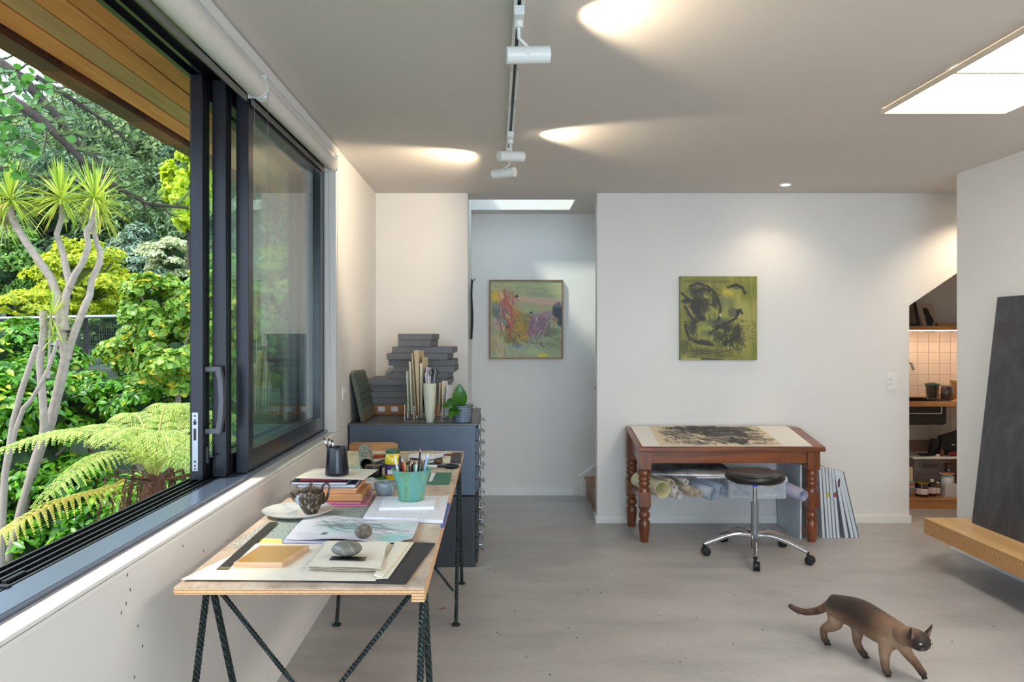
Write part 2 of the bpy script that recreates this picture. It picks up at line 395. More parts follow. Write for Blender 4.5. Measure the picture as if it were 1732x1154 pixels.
# small screw holes and specks on the left wall
sp = MB()
for (px, py) in [(309, 924), (344, 932), (236, 945), (215, 973), (220, 998), (213, 1021), (205, 1037), (233, 1059), (241, 1093), (385, 915), (227, 1146)]:
    s = (840-px)/.88; y = F/s; z = H_CAM-(py-565)/s; n0 = len(sp.v)
    sp.lathe([(.0024, 0), (.0024, .0006)], (0, 0, 0), 8); sp.xf(Matrix.Translation((XL+.0002, y, z)) @ Matrix.Rotation(R(90), 4, 'Y') @ Matrix.Diagonal((1.8, .8, 1, 1)), n0)
obj('screw_hole', sp, blackm, wall_left, kind='stuff')

# ---------------- long sliding window
win = thing('window_1', 'long charcoal aluminium sliding window over the desk, its sashes slid open to the far end', 'window', (-1.03, 1.2, WZ0)); win['kind'] = 'structure'
FX0, FX1 = -1.129, -.93
# sill extrusion: inner flat, three raised tracks
base_z = .8286
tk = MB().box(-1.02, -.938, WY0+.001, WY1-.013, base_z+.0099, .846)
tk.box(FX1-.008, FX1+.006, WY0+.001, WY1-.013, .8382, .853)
obj('sill_plate', tk, M('sill_sky_sheen', RGB(88, 100, 120), .26, .3, .03, 30, .02, 300), win, bev=.0015)  # blue sky reflection on the dark sill is put into its base colour
obj('track_bed', MB().box(FX0, -1.0205, WY0+.001, WY1-.013, base_z, .832), blackm, win)
for x in (-1.126, -1.100, -1.072, -1.046, -1.026):
    obj('track', MB().box(x-.0035, x+.0035, WY0+.001, WY1-.013, .832, .847), darkal, win, bev=.001)
obj('track_stop', MB().box(-1.06, -1.018, 1.60, 1.615, .8465, .850).box(-1.05, -1.04, 1.63, 1.70, .8465, .852), blackm, win)
obj('head_frame', MB().box(FX0, -1.108, WY0, WY1-.013, 2.315, 2.342).box(-1.075, -1.060, WY0, WY1-.013, 2.315, 2.342).box(-1.02, -1.008, WY0, WY1-.013, 2.315, 2.342).box(-.975, -.945, WY0, WY1-.013, 2.305, 2.342).box(FX0, -.945, WY0, WY1-.013, 2.335, 2.342), darkal, win, bev=.001)
obj('end_jamb', MB().box(FX0, -.945, WY1-.055, WY1-.013, .847, 2.305), darkal, win, bev=.001)
glass = glassmat('window_glass', (.90, .95, .93, 1), 1.5)
def sash(nm, x0, x1, y0, y1, stile, rail, zb=.848, zt=2.314, face=None):
    s_ = thing(nm, '', ''); del s_['label']; del s_['category']; s_.parent = win; s_.location = Vector((x0, y0, zb))-wl(win)
    obj('stile', MB().box(x0, x1, y0, y0+stile, zb, zt), darkal, s_, bev=.0015)
    obj('stile', MB().box(x0, x1, y1-.05, y1, zb, zt), darkal, s_, bev=.0015)
    obj('rail', MB().box(x0, x1, y0+stile+.0003, y1-.0503, zb, zb+rail), darkal, s_, bev=.0015)
    obj('rail', MB().box(x0, x1, y0+stile+.0003, y1-.0503, zt-rail, zt), darkal, s_, bev=.0015)
    obj('pane', MB().box((x0+x1)/2-.003, (x0+x1)/2+.003, y0+stile-.004, y1-.046, zb+rail-.004, zt-rail+.004), glass, s_)
    return s_
sA = sash('sash', -1.104, -1.062, 2.775, 4.14, .068, .075)
sB = sash('sash', -1.050, -1.000, 2.837, 4.14, .062, .075)
sC = sash('fixed_sash', -.987, -.940, 2.912, 4.145, .058, .085)
# channel between the stiles, lock plate, snib and pull handle on the open sash
obj('gasket', MB().box(-1.108, -1.1045, 2.777, 2.80, .85, 2.31), blackm, sA)
lp = obj('lock_plate', MB().box(-1.099, -1.078, 2.7725, 2.7752, .880, 1.092), steel, sA, bev=.001, label='bright steel lock plate')
hl = MB()
for z, r_ in ((1.08, .0035), (1.066, .003), (.915, .0035), (.90, .003), (.889, .003)): hl.cyl((-1.0885, 2.7722, z), (-1.0885, 2.7705, z), r_, n=12)
obj('screw', hl, blackm, lp)
obj('slot', MB().box(-1.0925, -1.0845, 2.7705, 2.7723, .992, 1.034).box(-1.093, -1.084, 2.7705, 2.7723, 1.048, 1.062), blackm, lp)
hd = MB().box(-1.0615, -1.004, 2.792, 2.815, 1.238, 1.257).box(-1.0615, -1.004, 2.792, 2.815, 1.012, 1.031)
hp = [(-1.004, 1.257), (-1.022, 1.257), (-1.022, 1.238), (-1.014, 1.20), (-1.010, 1.134), (-1.014, 1.07), (-1.022, 1.031), (-1.022, 1.012), (-1.004, 1.012), (-.996, 1.06), (-.992, 1.134), (-.996, 1.21)]
hd.prism([(x, z) for x, z in hp], 'Y', 2.7905, 2.8165)
obj('pull_handle', hd, M('grey_handle', RGB(78, 80, 86), .4, .3), sA, bev=.002)
sn = MB().box(-1.0615, -1.05, 2.795, 2.812, .905, .965).box(-1.0495, -1.035, 2.800, 2.808, .925, .933)
obj('snib', sn, darkal, sA, bev=.001)
fx = MB()
for x_, y_ in ((-1.09, 2.7745), (-1.025, 2.836)):
    for dz, dx in ((.856, 0), (.868, .006), (.874, -.007)): fx.cyl((x_+dx, y_, dz), (x_+dx, y_-.002, dz), .003, n=10)
obj('fixing', fx, blackm, win)

# rear glazed doors behind the camera
rw = thing('window_2', 'tall glazed rear doors behind the viewer', 'window', (1, -3.55, 0)); rw['kind'] = 'structure'
f2 = MB()
for x in (-.598, .44, 1.5, 2.56): f2.box(x, x+.04, -3.58, -3.53, 0.001, 2.249)
f2.box(-.558, 2.56, -3.58, -3.53, 2.2, 2.249).box(-.558, 2.56, -3.58, -3.53, .001, .06)
obj('frame', f2, darkal, rw, kind='stuff'); obj('pane', MB().box(-.56, 2.56, -3.556, -3.552, .05, 2.21), glass, rw)

# ---------------- roller blinds
blindm = M('blind_fabric', RGB(226, 222, 214), .7, 0, .01, 20)
def blind(y0, y1, r_, zc, label, chain_y, drop):
    t = thing('roller_blind', label, 'blind', (-.905, (y0+y1)/2, zc-r_), 0, 'white roller blinds over the long window')
    obj('roller', MB().cyl((-.893, y0, zc), (-.893, y1, zc), r_, n=32), blindm, t, smooth=40)
    obj('end_cap', MB().cyl((-.893, y1+.0004, zc), (-.893, y1+.012, zc), r_*1.05, n=28), whitem, t, smooth=40)
    obj('hem_bar', MB().box(-.936, -.929, y0, y1, zc-r_-.012, zc-r_+.01), M('hem_grey', RGB(120, 118, 112), .5), t)
    obj('bracket', MB().box(-.93, -.86, y1+.0125, y1+.017, zc-.04, min(zc+.05, 2.3455)), whitem, t, bev=.001)
    ch = MB(); n = int(drop/.0075)
    for k in range(n):
        for sx, sg in ((-1, 0), (1, .5)):
            f_ = (k+sg)/n; wd = .026*(1-.35*f_) if f_ < .96 else .026*.65*math.sqrt(max(0, 1-((f_-.96)/.04)**2))
            z = zc-.01-drop*f_; x = -.887+sx*wd; n0 = len(ch.v)
            ch.add([(x-.0019, chain_y, z), (x+.0019, chain_y, z), (x, chain_y-.0019, z), (x, chain_y+.0019, z), (x, chain_y, z-.0019), (x, chain_y, z+.0019)],
                   [(0, 2, 5), (2, 1, 5), (1, 3, 5), (3, 0, 5), (2, 0, 4), (1, 2, 4), (3, 1, 4), (0, 3, 4)])
    for sx in (-1, 1):
        ch.tube([(-.887+sx*.026, chain_y, zc-.01), (-.887+sx*.017, chain_y, zc-.01-drop*.96)], .0006, 4)
    obj('bead_chain', ch, M('chain_steel', RGB(150, 146, 138), .35, .6), t)
    return t
blind(-1.85, 2.86, .041, 2.297, 'nearer white roller blind above the open part of the window', 2.895, 1.12)
blind(2.93, 4.14, .034, 2.295, 'farther white roller blind above the fixed dark-framed pane', 4.172, 1.13)

# ---------------- eaves outside
def soffit_wood(nm, a, b): return wood(nm, a, b, 'Y', 4, .5, .1, 14)
eave = thing('eave_soffit', 'cedar boarded soffit of the overhanging roof eave outside the window', 'soffit', (-1.45, 1.5, 2.42)); eave['kind'] = 'structure'
sw = [soffit_wood('cedar_a', RGB(186, 100, 40), RGB(222, 138, 66)), soffit_wood('cedar_b', RGB(158, 112, 66), RGB(192, 144, 88)), soffit_wood('cedar_c', RGB(194, 106, 48), RGB(228, 146, 76))]
k = 0
for i in range(5):
    x1 = -1.131-.1085*i if i else -1.131; x0 = -1.131-.1085*(i+1)+.0075
    cuts = [-2.5, [0.2, 2.9, 1.4, 2.1, 3.0, 2.4, 1.0][i], 6.8]
    for a, b in zip(cuts[:-1], cuts[1:]):
        mt = sw[1] if i == 3 else sw[(i+k) % 2*2]; k += 1
        obj('board', MB().box(x0, x1, a+.0012, b-.0012, 2.42+.0008*(k % 3), 2.438), mt, eave, bev=.0015)
obj('backing', MB().box(-1.79, -1.131, -2.5, 6.8, 2.4385, 2.45), blackm, eave)
fw = wood('fascia_wood', RGB(70, 38, 20), RGB(128, 74, 36), 'Y', 6, .55)
fw2 = wood('fascia_wood_b', RGB(56, 30, 16), RGB(98, 56, 28), 'Y', 6, .55)
y = -2.4; k = 0
while y < 6.8:
    ln = .32+.2*rnd.random(); obj('fascia_block', MB().box(-1.782, -1.688, y, y+ln-.002, 2.398+.002*(k % 2), 2.4375), (fw, fw2)[k % 2], eave); y += ln; k += 1
obj('roof_edge', MB().box(-1.80, -1.131, -2.5, 6.8, 2.451, 2.50), darkal, eave)

# ---------------- stair beginning in the corridor
st = thing('stairs', 'lowest timber step of the stair rising to the right behind the back wall', 'stairs', (.8, 6.1, 0))
stw = wood('stair_timber', RGB(112, 74, 48), RGB(160, 112, 78), 'Y', 6, .45)
for i in range(6):
    x = .76+.25*i; z = .168*(i+1)
    obj('riser', MB().box(x, x+.018, 5.742, 6.51, z-.168+.001, z-.022), stw, st)
    obj('tread', MB().box(x-.012, x+.262, 5.742, 6.51, z-.0215, z), stw, st, bev=.002)
def stringer(y0, y1, x0, low, h): 
    return MB().prism([(x0, .001), (x0, h), (x0+1.4, h+1.4*.68), (2.3, h+1.4*.68), (2.3, .001)] if low else [(x0, .001), (x0, h), (x0+1.6, h+1.6*.68), (x0+1.6, .001)], 'Y', y0, y1)
obj('stringer', stringer(6.5105, YF-.0006, .70, False, .17), trimm, st)
obj('stringer', MB().prism([(.79, .001), (.79, .21), (1.2, .49), (1.2, .001)], 'Y', 5.70, 5.7415), trimm, st)
obj('handrail', MB().tube([(.752, 5.86, .952), (.775, 5.86, .965), (1.6, 5.86, 1.53)], .019, 12), stw, st, smooth=40)
obj('handrail_bracket', MB().tube([(1.1, 5.86, 1.17), (1.1, 5.80, 1.14), (1.1, 5.7, 1.14)], .005, 6), steel, st)

# ---------------- luminous ceiling panels
ledm = emis('diffuser_glow', (1.0, .90, .77, 1), 7.2)
frm = M('panel_frame', RGB(206, 196, 180), .5)
for i in range(6):
    y1 = 3.49-.545*i; y0 = y1-.54
    t = thing('ceiling_light_panel', ['square ceiling light panel at the far end of the row', 'second ceiling light panel from the far end, cut by the frame edge', 'third ceiling light panel from the far end, out of view', 'fourth ceiling light panel from the far end, out of view', 'fifth ceiling light panel, beside the viewer', 'sixth ceiling light panel, behind the viewer'][i], 'ceiling light', (2.03, (y0+y1)/2, 2.375), 0, 'ceiling light panels')
    f_ = MB().box(1.745, 1.757, y0, y1, 2.375, 2.3925).box(2.303, 2.315, y0, y1, 2.375, 2.3925).box(1.7572, 2.3028, y1-.006, y1, 2.375, 2.3925).box(1.7572, 2.3028, y0, y0+.004, 2.375, 2.3925)
    obj('frame', f_, frm, t)
    obj('diffuser', MB().box(1.7573, 2.3027, y0+.0045, y1-.0065, 2.378, 2.388), ledm, t)
    obj('backing_tray', MB().box(1.76, 2.30, y0+.02, y1-.02, 2.389, HC-.0004), frm, t)

# ---------------- spotlight track
tx = .069
trk = thing('light_track', 'white ceiling track with a dark slot that carries the three spotlights', 'light track', (tx, 2.4, 2.38))
obj('rail', MB().box(tx-.017, tx-.006, .3, 4.34, 2.381, HC-.0005).box(tx+.006, tx+.017, .3, 4.34, 2.381, HC-.0005), whitem, trk, bev=.001)
obj('slot', MB().box(tx-.0055, tx+.0055, .302, 4.338, 2.390, HC-.0006), M('slot_grey', RGB(70, 70, 72), .5), trk)
for y, sx in ((2.9, -1), (2.9, 1), (3.35, -1), (3.35, 1)): obj('cover_plate', MB().box(tx+sx*.0125-.0065, tx+sx*.0125+.0065, y-.04, y+.04, 2.3795, 2.3808), M('plate_beige', RGB(205, 200, 192), .5), trk)
def spot(y, body_c, direction, label, half=.068, r_=.0265):
    t = thing('spotlight', label, 'spotlight', (tx, y, 2.2), 0, 'white cylindrical spotlights on the ceiling track')
    c = Vector(body_c); d = Vector(direction).normalized()
    obj('adapter', MB().box(tx-.016, tx+.016, y-.055, y+.045, 2.352, 2.3805).cyl((tx, y, 2.352), (tx, y, 2.332), .015, n=16), whitem, t, bev=.002)
    obj('stem', MB().tube([(tx, y, 2.333), (tx, y, 2.30), (c.x, c.y, c.z+r_*.9)], .0055, 8), whitem, t, smooth=50)
    ring = MB().cyl((c.x, c.y-r_-.004, c.z), (c.x, c.y-r_+.002, c.z), .009, n=16); obj('pivot', ring, whitem, t)
    a, b = c-d*half, c+d*half
    u = d.orthogonal().normalized(); n = 28; w_ = d.cross(u); mb = MB()
    prof = [(a, 0.001), (a, r_), (b, r_), (b, r_*.9), (b-d*.012, r_*.86), (b-d*.012, .001)]
    for p, rr in prof:
        for k in range(n):
            an = 2*math.pi*k/n; mb.v.append(tuple(p+(u*math.cos(an)+w_*math.sin(an))*rr))
    for i in range(len(prof)-1):
        for k in range(n): mb.f.append((i*n+k, i*n+(k+1) % n, (i+1)*n+(k+1) % n, (i+1)*n+k))
    obj('lamp_body', mb, whitem, t, smooth=40)
    n0 = MB().cyl(b-d*.011, b-d*.006, r_*.7, n=20); obj('lens', n0, emis('lens_glow', (1, .85, .62, 1), 20), t)
    return b
def spot_light(b, d, e, size=74, blend=.55):
    lamp('spot_beam', 'SPOT', Vector(b)+Vector(d).normalized()*.004, d, e, (1.0, .80, .56), spot_size=R(size), spot_blend=blend, shadow_soft_size=.015)
d1 = Vector((1, .12, .06)); b1 = spot(2.40, (.098, 2.40, 2.247), d1, 'nearest white spotlight, lying level and turned to the right'); spot_light(b1, Vector((1, .22, .26)), 17, 86)
d2 = Vector((1, .50, .08)); b2 = spot(3.86, (.072, 3.86, 2.268), d2, 'middle white spotlight, turned right with its round back end showing'); spot_light(b2, Vector((1, .26, .27)), 15, 80)
d3 = Vector((-1, .62, .02)); b3 = spot(4.20, (.040, 4.20, 2.255), d3, 'farthest white spotlight, tilted to the left below the middle one'); spot_light(b3, Vector((-1, .72, -.10)), 30, 104)
# recessed downlights
def down(x, y, e, label):
    t = thing('downlight', label, 'downlight', (x, y, 2.39), 0, 'recessed downlights')
    obj('ring', MB().lathe([(.030, 0), (.040, .0), (.042, .004), (.042, .0095), (.030, .0095)], (x, y, HC-.0099), 28, close=False), whitem, t, smooth=40)
    obj('lens', MB().lathe([(.001, 0), (.0295, 0), (.0295, .004), (.001, .004)], (x, y, HC-.0062), 24), emis('down_glow', (1, .86, .66, 1), 40), t)
    lamp('downlight_beam', 'SPOT', (x, y, HC-.02), (0, .0, -1), e, (1.0, .80, .58), spot_size=R(125), spot_blend=.8, shadow_soft_size=.03)
down(3.42, 5.25, 34, 'unseen fill downlight added in the passage to brighten the niche, hidden by the partition')  # unseen lamp added to brighten the niche shelves
down(1.97, 5.24, 10, 'small glowing recessed downlight above the dark wood table')

# ---------------- power points
def plate(x, y, z, axis, label):
    t = thing('power_point', label, 'power outlet', (x, y, z))
    if axis == 'Y':
        obj('plate', MB().box(x-.037, x+.037, y-.009, y-.0006, z-.057, z+.057), trimm, t, bev=.003)
        for dz in (.021, -.015):
            obj('rocker', MB().box(x-.006, x+.016, y-.0125, y-.0092, z+dz-.009, z+dz+.009), whitem, t, bev=.001)
            for dx in (-.022, -.012): obj('socket_slot', MB().box(x+dx-.0012, x+dx+.0012, y-.0096, y-.0091, z+dz-.008, z+dz+.002), blackm, t)
    else:
        obj('plate', MB().box(x+.0006, x+.009, y-.057, y+.057, z-.037, z+.037), trimm, t, bev=.003)
        for dy in (-.024, .024):
            obj('rocker', MB().box(x+.0092, x+.0125, y+dy-.006, y+dy+.006, z+.005, z+.022), whitem, t, bev=.001)
            for dz in (-.01, -.018): obj('socket_slot', MB().box(x+.0091, x+.0097, y+dy-.004, y+dy+.004, z+dz-.001, z+dz+.001), blackm, t)
plate(2.872, YB, 1.028, 'Y', 'white wall socket plate on the back wall left of the tiled niche')
plate(XL, 4.42, 1.035, 'X', 'white double socket on the left wall between window and cabinet')
# ================================================================ CABINET WITH FLAT DRAWERS
cabm = M('cabinet_blue_grey', RGB(84, 97, 114), .42, .25, .05, 5, .02, 90)
cabd = M('cabinet_dark', RGB(52, 56, 63), .45, .25, .05, 5)
CX0, CX1, CY0, CY1 = -.868, -.1115, 4.53, 5.50
cab = thing('drawer_cabinet', 'blue-grey metal cabinet of shallow flat drawers standing behind the desk against the left wall', 'cabinet', (-.5, 5.0, 0))
for (z0, z1, mt) in ((.004, .418, cabd), (.424, .835, cabm)):
    obj('carcass', MB().box(CX0, CX1-.012, CY0, CY1, z0, z1), mt, cab, bev=.003)
    nd = 5; h = (z1-z0-.03)/nd
    for i in range(nd):
        zz = z0+.015+h*i
        d_ = obj('drawer', MB().box(CX1-.0118, CX1, CY0+.015, CY1-.015, zz+.003, zz+h-.003), mt, cab, bev=.002)
        for yy in (CY0+.2, CY1-.2):
            zc = zz+h*.5
            hnd = MB().tube([(CX1+.0003, yy-.045, zc+.010), (CX1+.020, yy-.045, zc+.010), (CX1+.028, yy-.040, zc-.004), (CX1+.028, yy+.040, zc-.004), (CX1+.020, yy+.045, zc+.010), (CX1+.0003, yy+.045, zc+.010)], .0032, 6)
            obj('handle', hnd, steel, d_, label='steel loop handle')
        lbl = MB().box(CX1+.0004, CX1+.004, CY0+.40, CY0+.405, zz+.015, zz+.045).box(CX1+.0004, CX1+.004, CY0+.49, CY0+.495, zz+.015, zz+.045).box(CX1+.0004, CX1+.004, CY0+.4055, CY0+.4895, zz+.015, zz+.018)
        obj('label_holder', lbl, steel, d_)
obj('worktop', MB().box(CX0-.004, CX1, CY0-.004, CY1, .8355, .8465), M('cabinet_top', RGB(96, 98, 98), .35, .4, .12, 6, .02), cab, bev=.002)
obj('front_lip', MB().box(CX0, CX1-.012, CY0-.003, CY0-.0003, .81, .8345), cabm, cab)
obj('plinth', MB().box(CX0+.02, CX1-.03, CY0+.02, CY1, .0005, .0035), blackm, cab)
CT = .8467
# kraft carton under the grey boxes
kraft = M('kraft_card', RGB(158, 114, 76), .75, 0, .06, 10)
labw = M('label_paper', RGB(225, 225, 232), .6, 0, .02, 30)
ct = thing('carton', 'flat brown carton with white address labels under the stack of grey boxes', 'box', (-.55, 5.2, CT))
obj('carton_body', MB().box(-.80, -.32, 5.03, 5.42, CT, .912), kraft, ct, bev=.003)
for i, x in enumerate((-.775, -.69, -.585, -.505)):
    obj('address_label', MB().box(x, x+.044, 5.0285, 5.0298, .868, .900), labw, ct)
obj('tape', MB().box(-.80, -.32, 5.05, 5.075, .9121, .9126), M('red_tape', RGB(150, 50, 38), .4), ct)
# eleven grey archive boxes
greyb = M('archive_grey', RGB(108, 110, 116), .6, 0, .04, 12, .05, 200)
Lay = [(629, 757, 0, .0), (625, 758, 0, .01), (631, 760, -1, .02), (621, 762, 0, .0), (654, 757, 3, .01), (665, 768, 2, .01), (657, 770, 0, .02), (654, 757, 3, .0), (663, 766, 2, .0), (673, 729, 6, .0), (673, 731, 6, .0)]
lbls = ['wide grey archive box, lowest in the stack on the brown carton', 'wide grey archive box, second from the bottom of the stack', 'wide grey archive box, third from the bottom, just below the one jutting left', 'wide grey archive box, fourth from the bottom, jutting out to the left',
        'grey archive box, fifth from the bottom, turned so its right side shows', 'grey archive box, sixth from the bottom, middle of the stack', 'grey archive box, fifth from the top of the stack', 'grey archive box, fourth from the top, jutting left with its right side showing',
        'grey archive box, third from the top, widest lid under the two small ones', 'small grey archive box, second from the top of the stack', 'small grey archive box on the very top of the stack']
z = .9130
BS = 5.03
for i, (a, b, rot, dy) in enumerate(Lay):
    h = .0418 if i < 9 else .043
    y0 = BS+dy; s = F/y0; x0, x1 = (a-840)/s, (b-840)/s; dep = .36 if i < 9 else .27
    t = thing('archive_box', lbls[i], 'box', (x0, y0, z), R(-rot)*0, 'grey archive boxes stacked on the cabinet')
    wd = x1-x0
    base_ = MB().box(.004, wd-.004, .004, dep-.004, 0, h-.004)
    lid = MB().box(0, wd, 0, dep, h-.0035, h-.0005); lid.box(0, wd, 0, .0025, h*.12, h-.0038); lid.box(0, wd, dep-.0025, dep, h*.12, h-.0038); lid.box(0, .0025, .0027, dep-.0027, h*.12, h-.0038); lid.box(wd-.0025, wd, .0027, dep-.0027, h*.12, h-.0038)
    for nm, mb in (('base', base_), ('lid', lid)):
        o = bpy.data.objects.new(nm, mesh_of(nm, mb, greyb)); C.objects.link(o); o.parent = t
    t.rotation_euler[2] = R(-rot)
    z += h+.0002
# dark green ribbed board leaning on the left wall
ol = thing('leaning_board', 'dark green ribbed board with a clipped corner leaning against the left wall on the cabinet', 'board', (-.84, 4.85, CT))
gbm = M('slate_green', RGB(84, 94, 82), .4, .1, .12, 14, .1, 60)
def lean(u, v, t=0):  # u along the wall, v up the board
    return (-.795-.062*v-t, 4.60+.42*u, CT+.0015+.305*v-.012*t)
outl = [(0, 0), (1.0, 0), (1.02, .78), (.86, .98), (.12, 1.0), (-.05, .93)]
mb = MB().hexa([lean(u, v, .018) for u, v in outl], [lean(u, v, 0) for u, v in outl]); obj('panel', mb, gbm, ol, bev=.002)
for j in range(6):
    v0 = .15+.135*j; v1 = v0+.125
    u1 = 1.0 if v1 < .8 else .9
    obj('rib', MB().hexa([lean(0.02, v0, -.0002), lean(u1-.02, v0, -.0002), lean(u1-.02, v1, -.0002), lean(.02, v1, -.0002)], [lean(0.02, v0, -.004), lean(u1-.02, v0, -.004), lean(u1-.02, v1, -.007), lean(.02, v1, -.007)]), gbm, ol)
obj('edge_strip', MB().hexa([lean(0.01, .01, -.0002), lean(.99, .01, -.0002), lean(.99, .14, -.0002), lean(.01, .14, -.0002)], [lean(0.01, .01, -.005), lean(.99, .01, -.005), lean(.99, .14, -.005), lean(.01, .14, -.005)]), M('olive_tan', RGB(104, 92, 66), .6), ol, label='tan lower strip')
# wire letter rack with papers
wire = M('bright_wire', RGB(210, 210, 212), .25, .9)
rk = thing('letter_rack', 'bright wire letter rack holding envelopes and papers on the cabinet', 'rack', (-.42, 4.70, CT))
for k in range(7):
    x = -.555+.055*k; ya, yb = 4.64, 4.80
    r_ = MB().tube([(x, ya, CT+.003), (x, ya, CT+.10-.008*k), (x+.01, (ya+yb)/2, CT+.115-.008*k), (x, yb, CT+.10), (x, yb, CT+.003), (x, ya, CT+.003)], .0022, 5)
    obj('loop', r_, wire, rk)
obj('side_wire', MB().tube([(-.56, 4.64, CT+.075), (-.40, 4.635, CT+.045), (-.22, 4.64, CT+.02)], .0022, 5).tube([(-.56, 4.80, CT+.003), (-.22, 4.80, CT+.003)], .0022, 5).tube([(-.56, 4.64, CT+.003), (-.22, 4.64, CT+.003)], .0022, 5), wire, rk)
def paperm(nm, r, g, b): return M('paper_'+nm, RGB(r, g, b), .75, 0, .02, 20)
cream = paperm('cream', 232, 224, 205); white = paperm('white', 232, 232, 238); tan = paperm('tan', 206, 184, 148); lil = paperm('lilac', 205, 203, 225); navy = paperm('navy', 38, 38, 66); green_e = paperm('green_edge', 196, 206, 186)
sheets = [  # px centre low, px centre top, py low, py top, material, label
 (690, 688, 700, 628, green_e, 'white envelope with green edges, leftmost in the wire rack', .11),
 (696, 693, 702, 612, cream, 'cream folded sheet, second from the left in the wire rack', .12),
 (703, 697, 704, 598, tan, 'tall buff folder in the wire rack, behind the broad kraft envelope', .13),
 (708, 704, 706, 593, tan, 'tallest broad kraft envelope in the wire rack', .13),
 (712, 712, 706, 615, cream, 'cream card in the wire rack right of the tallest envelope', .12),
 (713.5, 715, 706, 604, tan, 'tan card with dark edge spots in the wire rack', .11),
 (714, 718, 700, 638, navy, 'navy blue envelope in the wire rack beside the vase', .10),
 (719, 722, 690, 622, lil, 'pale lilac papers standing behind the vase', .10),
 (742, 744, 700, 648, tan, 'brown card in the wire rack just right of the vase', .10),
 (748, 749, 702, 645, cream, 'cream card second to the right of the vase', .10),
 (752, 757, 706, 652, white, 'white sheet at the right end of the wire rack', .12)]
for i, (xa, xb, ya, yt, mt, lb, dep) in enumerate(sheets):
    y = 4.655+.004*(i % 3); s = F/y
    xlo, xhi = (xa-840)/s, (xb-840)/s; zl = max(H_CAM-(ya-565)/s, CT+.006); zh = H_CAM-(yt-565)/s
    wdt = {3: .030, 5: .004, 4: .012}.get(i, .008)
    mb = MB(); slant = .02
    mb.hexa([(xlo-.001, y, zl), (xlo+.0015, y, zl), (xlo+.0015+slant, y+dep, zl), (xlo-.001+slant, y+dep, zl)], [(xhi-wdt*.5, y, zh), (xhi+wdt*.5, y, zh+.003), (xhi+wdt*.5+slant, y+dep, zh-.005), (xhi-wdt*.5+slant, y+dep, zh-.008)])
    o = obj('envelope', mb, mt, bev=0); tag(o, lb, 'envelope', 'papers in the wire rack')
# vase with tools
vs = thing('vase', 'tall tapering cream ceramic vase standing on the grey cabinet', 'vase', (-.40, 4.60, CT))
vm = M('cream_glaze', RGB(206, 206, 186), .3, 0, .03, 20, .05, 60)
obj('vase_body', MB().lathe([(.001, 0), (.020, 0), (.0225, .004), (.029, .06), (.035, .13), (.0385, .20), (.0395, .232), (.0375, .234), (.035, .20), (.026, .06), (.001, .01)], (-.40, 4.60, CT), 32), vm, vs, smooth=50)
def pencil(p0, p1, r_, mt, tipm, label, nm='pencil', group=None, tip=.012, bandm=None):
    a, b = Vector(p0), Vector(p1); d = (b-a).normalized()
    t = thing(nm, label, nm.replace('_', ' '), a, 0, group)
    obj('barrel', MB().tube([a, b-d*tip], r_, 6), mt, t)
    obj('tip', MB().tube([b-d*(tip-.0002), b], [r_*.95, r_*.25] if bandm is None else [r_*1.02, r_*1.02], 6), tipm, t)
    if bandm is not None: obj('band', MB().tube([b-d*(tip+.012), b-d*(tip-.0001)], r_*1.08, 8), bandm, t)
    return t
blk = M('black_lacquer', RGB(20, 20, 24), .3, 0, .02); woodtip = M('pencil_wood', RGB(214, 170, 120), .6); whitep = M('white_paint', RGB(235, 235, 238), .4)
redp = M('red_paint', RGB(190, 40, 40), .35); orangep = M('orange_paint', RGB(226, 124, 40), .4); bluep = M('pale_blue_paint', RGB(150, 190, 225), .35); brownp = M('brown_paint', RGB(96, 62, 42), .4)
vt = [((-.41, 4.60), (-.425, 4.59), .30, lil, 'lilac pen in the cream vase'), ((-.395, 4.60), (-.385, 4.585), .335, blk, 'dark wiry brush at the centre of the cream vase'),
      ((-.39, 4.605), (-.365, 4.59), .32, steel, 'steel tool leaning right in the cream vase'), ((-.405, 4.605), (-.407, 4.59), .285, cream, 'short cream stick in the cream vase')]
for a, b, h, mt, lb in vt:
    pencil((a[0], a[1], CT+.02), (b[0], b[1], CT+h), .004, mt, mt, lb, 'pen', 'tools in the cream vase')
sc_t = thing('scissors', 'dark looped scissors sticking up from the cream vase', 'scissors', (-.388, 4.61, CT+.1))
for sx in (-1, 1):
    c = Vector((-.376+sx*.014, 4.605, CT+.298)); obj('finger_loop', MB().tube([tuple(c+Vector((.012*math.cos(a), 0, .018*math.sin(a)))) for a in [2*math.pi*k/14 for k in range(15)]], .0028, 6), blk, sc_t)
    obj('blade', MB().tube([(c.x, c.y, c.z-.018), (-.388, 4.605, CT+.235), (-.392-sx*.004, 4.603, CT+.12)], .003, 5), steel, sc_t)
# potted plant in wire-gridded pot
pl = thing('potted_plant', 'small broad-leaved plant in a wire-meshed pot at the front right of the cabinet', 'plant', (-.215, 4.61, CT))
pc = (-.205, 4.625, CT)
obj('pot', MB().lathe([(.001, 0), (.047, 0), (.050, .01), (.056, .098), (.053, .100), (.048, .02), (.001, .02)], pc, 28), M('pot_blue_white', RGB(150, 165, 185), .35, 0, .2, 14), pl, smooth=40)
gw = MB()
for k in range(24):
    a = 2*math.pi*k/24; gw.tube([(pc[0]+.054*math.cos(a), pc[1]+.054*math.sin(a), CT+.001), (pc[0]+.062*math.cos(a), pc[1]+.062*math.sin(a), CT+.108)], .0012, 4)
for j in range(8):
    rr = .0545+.0075*j/7; gw.tube([(pc[0]+rr*math.cos(a), pc[1]+rr*math.sin(a), CT+.003+.0148*j) for a in [2*math.pi*k/24 for k in range(25)]], .0012, 4, False)
obj('wire_mesh', gw, M('dark_wire', RGB(40, 42, 48), .5, .5), pl)
